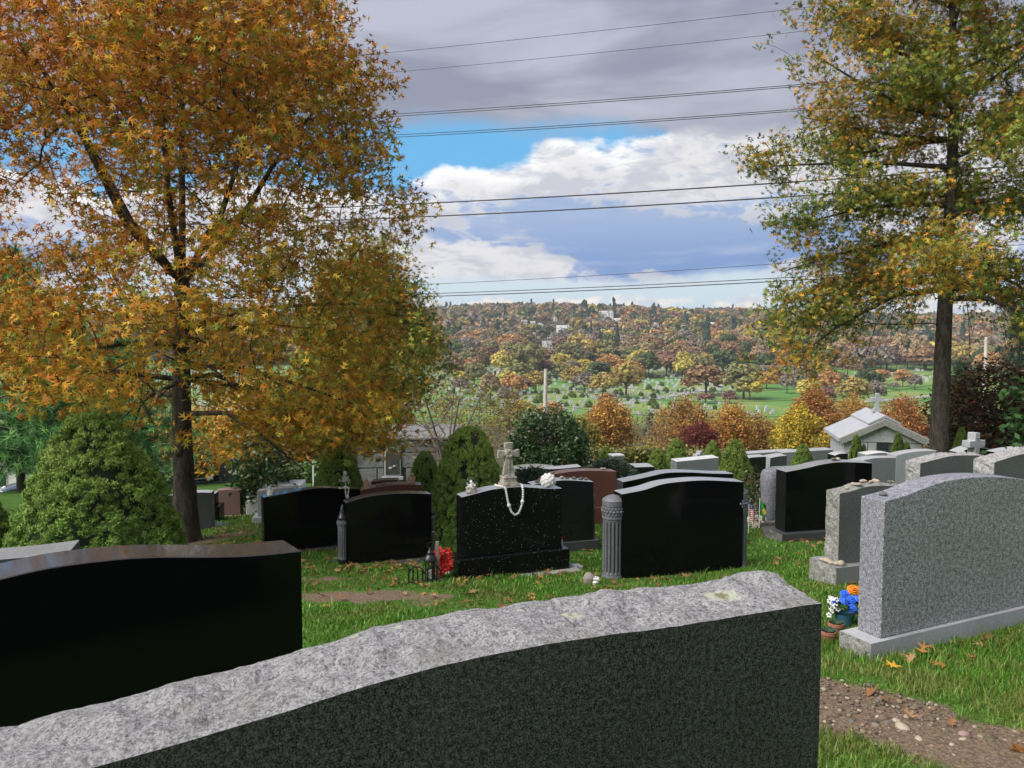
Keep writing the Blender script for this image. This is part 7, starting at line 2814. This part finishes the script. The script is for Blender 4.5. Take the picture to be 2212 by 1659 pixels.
def make_grass():
    rg = np.random.default_rng(101)
    zones = [  # x0, x1, y0, y1, blades per m2, width, height
        (0.9, 5.2, 2.9, 6.8, 6500, 0.0038, 0.045),
        (-2.6, 0.9, 5.2, 6.6, 3000, 0.0055, 0.036),
        (-3.2, 4.6, 6.6, 10.0, 2800, 0.0065, 0.034),
        (-6.5, 6.5, 10.0, 14.5, 1000, 0.010, 0.036),
        (-9.5, 9.0, 14.5, 20.0, 300, 0.018, 0.05)]
    Ps, Ws, Hs = [], [], []
    for x0, x1, y0, y1, d, w, h in zones:
        n = int((x1 - x0) * (y1 - y0) * d)
        x = rg.uniform(x0, x1, n)
        y = rg.uniform(y0, y1, n)
        so = soil_at(x, y)
        nz = np.array([mnoise.noise(Vector((a * 1.3, b * 1.3, 0))) for a, b in zip(x[::4], y[::4])]).repeat(4)[:n] if n % 4 == 0 else np.resize(np.array([mnoise.noise(Vector((a * 1.3, b * 1.3, 0))) for a, b in zip(x[::4], y[::4])]).repeat(4), n)
        tuft = np.sin(x * 9.0 + 2 * np.sin(y * 5)) * np.sin(y * 8.0 + 2 * np.sin(x * 6))
        keep = (rg.uniform(0, 1, n) > np.clip((so - 0.22) * 2.6, 0, 0.985)) & (rg.uniform(0, 1, n) < 0.75 + 0.25 * tuft) & ~inside_stone(x, y)
        x, y, so, tuft = x[keep], y[keep], so[keep], tuft[keep]
        Ps.append(np.stack([x, y, ground(x, y) - 0.005], 1))
        Ws.append(rg.uniform(0.7, 1.3, len(x)) * w)
        Hs.append(rg.gamma(6, 1 / 6, len(x)) * h * (1 - 0.55 * np.clip(so, 0, 1)) * (0.85 + 0.25 * tuft))
    P = np.concatenate(Ps)
    w = np.concatenate(Ws)
    h = np.concatenate(Hs)
    n = len(P)
    a = rg.uniform(0, 2 * np.pi, n)
    lean = rg.uniform(0.1, 0.75, n) * h
    la = rg.uniform(0, 2 * np.pi, n)
    side = np.stack([np.cos(a), np.sin(a), np.zeros(n)], 1) * w[:, None]
    ln = np.stack([np.cos(la), np.sin(la), np.zeros(n)], 1) * lean[:, None]
    up = np.array([0, 0, 1.0])
    mid = P + ln * 0.35 + up * (h * 0.6)[:, None]
    tip = P + ln + up * h[:, None]
    V = np.stack([P - side, P + side, mid - side * 0.75, mid + side * 0.75, tip], 1).reshape(-1, 3)
    b = np.arange(n)[:, None] * 5
    F = np.concatenate([b + np.array([[0, 1, 3]]), b + np.array([[0, 3, 2]]), b + np.array([[2, 3, 4]])], 0)
    col = palette([(0.10, 0.25, 0.028), (0.15, 0.31, 0.04), (0.065, 0.18, 0.02), (0.25, 0.27, 0.07), (0.34, 0.27, 0.12)], [5, 4, 4, 0.9, 0.5], n, rg)
    dry = np.clip(0.5 * np.sin(P[:, 0] * 1.9 + 1.5 * np.sin(P[:, 1] * 1.3)) * np.sin(P[:, 1] * 2.3 + np.sin(P[:, 0] * 2.7)) + 0.25 * np.sin(P[:, 0] * 7 + 3 * np.sin(P[:, 1] * 5)) + rg.normal(0, 0.12, n), 0, 0.6)[:, None]
    col = col * (1 - dry) + np.array((0.24, 0.22, 0.075)) * dry
    o = link('grass', np_mesh('grass', V, F, M['grass'], tint=np.repeat(col, 5, 0)))
    tag(o, 'short green grass of the lawn between the gravestones', 'grass', kind='stuff')


make_grass()

# ---- fallen oak leaves
LEAFCOL = [((0.25, 0.12, 0.055), 'rusty'), ((0.33, 0.20, 0.10), 'tan'), ((0.17, 0.085, 0.045), 'brown'), ((0.36, 0.17, 0.055), 'orange')]
T_FULL = np.array([(-0.55, -0.02), (-0.1, -0.05), (-0.22, -0.34), (0.02, -0.14), (0.10, -0.46), (0.26, -0.16), (0.5, -0.34), (0.46, -0.08), (0.75, 0.0),
                   (0.46, 0.08), (0.5, 0.34), (0.26, 0.16), (0.10, 0.46), (0.02, 0.14), (-0.22, 0.34), (-0.1, 0.05), (-0.55, 0.02)])


def leaf_obj_mesh(k, colr, curl):
    rg = np.random.default_rng(k)
    ctr = np.array([(0.18, 0.0)])
    pts = np.concatenate([ctr, T_FULL])
    z = curl * (np.abs(pts[:, 1]) * 0.9 + 0.35 * pts[:, 0] ** 2) + rg.normal(0, 0.03, len(pts))
    V = np.column_stack([pts, z])
    n = len(T_FULL)
    F = np.array([(0, 1 + i, 1 + (i + 1) % n) for i in range(n)])
    c = np.tile(np.array(colr), (len(V), 1)) * rg.uniform(0.8, 1.2, (len(V), 1))
    return np_mesh('fallen_leaf', V, F, M['dry_leaf'], tint=c)


LM = [(leaf_obj_mesh(i * 7 + j, c, cu), nm) for i, (c, nm) in enumerate(LEAFCOL) for j, cu in enumerate((0.35, 0.6))]
rg_ = np.random.default_rng(9)
spots = []
for (cx, cy, sx, sy, n) in ((-1.3, 8.0, 1.3, 0.45, 60), (-0.85, 8.25, 0.35, 0.16, 26), (-1.4, 9.0, 0.5, 0.14, 34), (0.2, 7.9, 0.9, 0.35, 26), (0.95, 8.6, 0.25, 0.25, 12),
                           (2.9, 9.2, 0.9, 1.2, 26), (4.1, 10.9, 0.6, 0.25, 18), (2.8, 4.5, 0.7, 0.5, 26), (3.2, 5.3, 0.9, 0.25, 14), (-3.9, 10.9, 0.7, 0.7, 30)):
    for k in range(n):
        spots.append((rg_.normal(cx, sx), rg_.normal(cy, sy)))
spots = np.array(spots)
spots = spots[~inside_stone(spots[:, 0], spots[:, 1])]
for x, y in spots[::2][:140]:
    me, nm = LM[rg_.integers(len(LM))]
    o = link('fallen_leaf', me)
    where = 'on the bare path at the lower right' if (x > 1.2 and y < 5.7) else ('under the rusty oak' if x < -3 else 'in the grass among the black gravestones')
    tag(o, f'curled {nm} oak leaf lying {where}', 'leaf', 'fallen oak leaves')
    s = rg_.uniform(0.055, 0.10)
    o.scale = (s, s, s)
    o.location = (x, y, gz(x, y) + (0.03 if y > 5.4 or x < 1 else 0.02))
    o.rotation_euler = (rg_.normal(0, 0.35), rg_.normal(0, 0.35), rg_.uniform(0, 6.28))
q = ground_pt(1922, 1455)
yl = link('fallen_leaf', leaf_obj_mesh(77, (0.62, 0.36, 0.05), 0.25))
yl.location = (q[0], q[1], q[2] + 0.05)
yl.scale = (0.12,) * 3
yl.rotation_euler = (0.1, 0.15, 0.3)
tag(yl, 'large yellow leaf in the grass in front of the big grey gravestone', 'leaf', 'fallen oak leaves')
# scattered litter too small to count
n = 1400
x = np.concatenate([rg_.normal(-3.8, 1.8, 700), rg_.uniform(-6, 6, 700)])
y = np.concatenate([rg_.normal(11.5, 1.6, 700), rg_.uniform(7, 18, 700)])
for key, m_, u1 in (('pillar_small', 60, 1.0), ('skeleton', 30, 1.0), ('right_black', 50, 1.0), ('grey_big', 40, 1.0), ('flecked', 24, 1.0), ('column_big', 20, 0.5), ('pebbled', 26, 1.0)):
    st = STONES[key]
    uu = rg_.uniform(-0.1, st['w'] * u1 + 0.1, m_)
    vv = -rg_.gamma(2.0, 0.06, m_) - 0.08
    x = np.concatenate([x, st['P0'][0] + st['ux'][0] * uu + st['vx'][0] * vv])
    y = np.concatenate([y, st['P0'][1] + st['ux'][1] * uu + st['vx'][1] * vv])
k = ~inside_stone(x, y)
x, y = x[k], y[k]
P = np.stack([x, y, ground(x, y) + 0.03], 1)
o = link('leaf_litter', leaves_mesh('leaf_litter', P, rg_.uniform(0.05, 0.11, len(P)), T_STAR, T_STAR_F, palette([c for c, _ in LEAFCOL], [1, 1, 1, 1], len(P), rg_), M['dry_leaf'], rg_, up=2.0))
tag(o, 'thin litter of small dry oak leaves scattered over the lawn', 'leaf litter', kind='stuff')

# ---- gravel of the bare path
n = 11000
x = rg_.uniform(0.9, 4.6, n)
y = rg_.uniform(2.4, 6.0, n)
so = soil_at(x, y)
k = (so > 0.45) & ~inside_stone(x, y)
x, y = x[k], y[k]
base = np.array(PEB[0].vertices[0].co) * 0
pv = np.array([v.co for v in MB().ball((0, 0, 0), 1.0, 6, 4).mesh('tmp', M['pebble']).vertices])
pf = np.array([tuple(p_.vertices) for p_ in MB().ball((0, 0, 0), 1.0, 6, 4).mesh('tmp', M['pebble']).polygons if len(p_.vertices) == 4])
sz = rg_.gamma(2.0, 0.0035, len(x)) + 0.003
rot = rg_.uniform(0, 6.28, len(x))
V = pv[None] * np.array([1, 0.75, 0.5]) * sz[:, None, None]
c_, s_ = np.cos(rot)[:, None], np.sin(rot)[:, None]
V = np.stack([V[..., 0] * c_ - V[..., 1] * s_ + x[:, None], V[..., 0] * s_ + V[..., 1] * c_ + y[:, None], V[..., 2] + ground(x, y)[:, None] + 0.004], -1)
F = (pf[None] + (np.arange(len(x)) * len(pv))[:, None, None]).reshape(-1, 4)
C = palette([(0.26, 0.21, 0.155), (0.17, 0.13, 0.10), (0.34, 0.29, 0.23), (0.11, 0.09, 0.075)], [3, 3.5, 0.9, 3], len(x), rg_)
o = link('gravel', np_mesh('gravel', V.reshape(-1, 3), F, M['dry_leaf'], tint=np.repeat(C, len(pv), 0), smooth=True))
tag(o, 'fine gravel strewn over the bare earth path at the lower right', 'gravel', kind='stuff')
for px, py, s in ((1935, 1560, .034), (1950, 1575, .05), (1918, 1562, .024), (1900, 1552, .026), (1985, 1600, .036), (2010, 1520, .02), (1895, 1515, .02), (2080, 1600, .028), (2040, 1640, .035), (2110, 1560, .02), (1960, 1550, .026), (1840, 1560, .022), (2160, 1650, .03), (1870, 1530, .018)):
    q = ground_pt(px, py)
    pebble((q[0], q[1], q[2] - s * 0.2), s * 0.85, 'larger tan stone lying on the bare path at the lower right', 'larger stones on the path', rnd.choice([4, 2, 5, 1]), name='path_stone')
# ------------------------------------------------------------------ the air over the valley
hm = bpy.data.materials.new('haze_air')
hm.use_nodes = True
_T = NT(hm.node_tree)
_o = _T.node('ShaderNodeOutputMaterial')
_v = _T.node('ShaderNodeVolumePrincipled')
_v.inputs['Color'].default_value = (0.80, 0.87, 0.97, 1)
_v.inputs['Density'].default_value = 0.00021
_v.inputs['Anisotropy'].default_value = 0.2
_T.t.links.new(_v.outputs[0], _o.inputs['Volume'])
hz_ = MB().box(-3200, 3200, -80, 4300, -45, 80).build('haze', hm)
hz_['kind'] = 'stuff'
sc.cycles.volume_bounces = 0
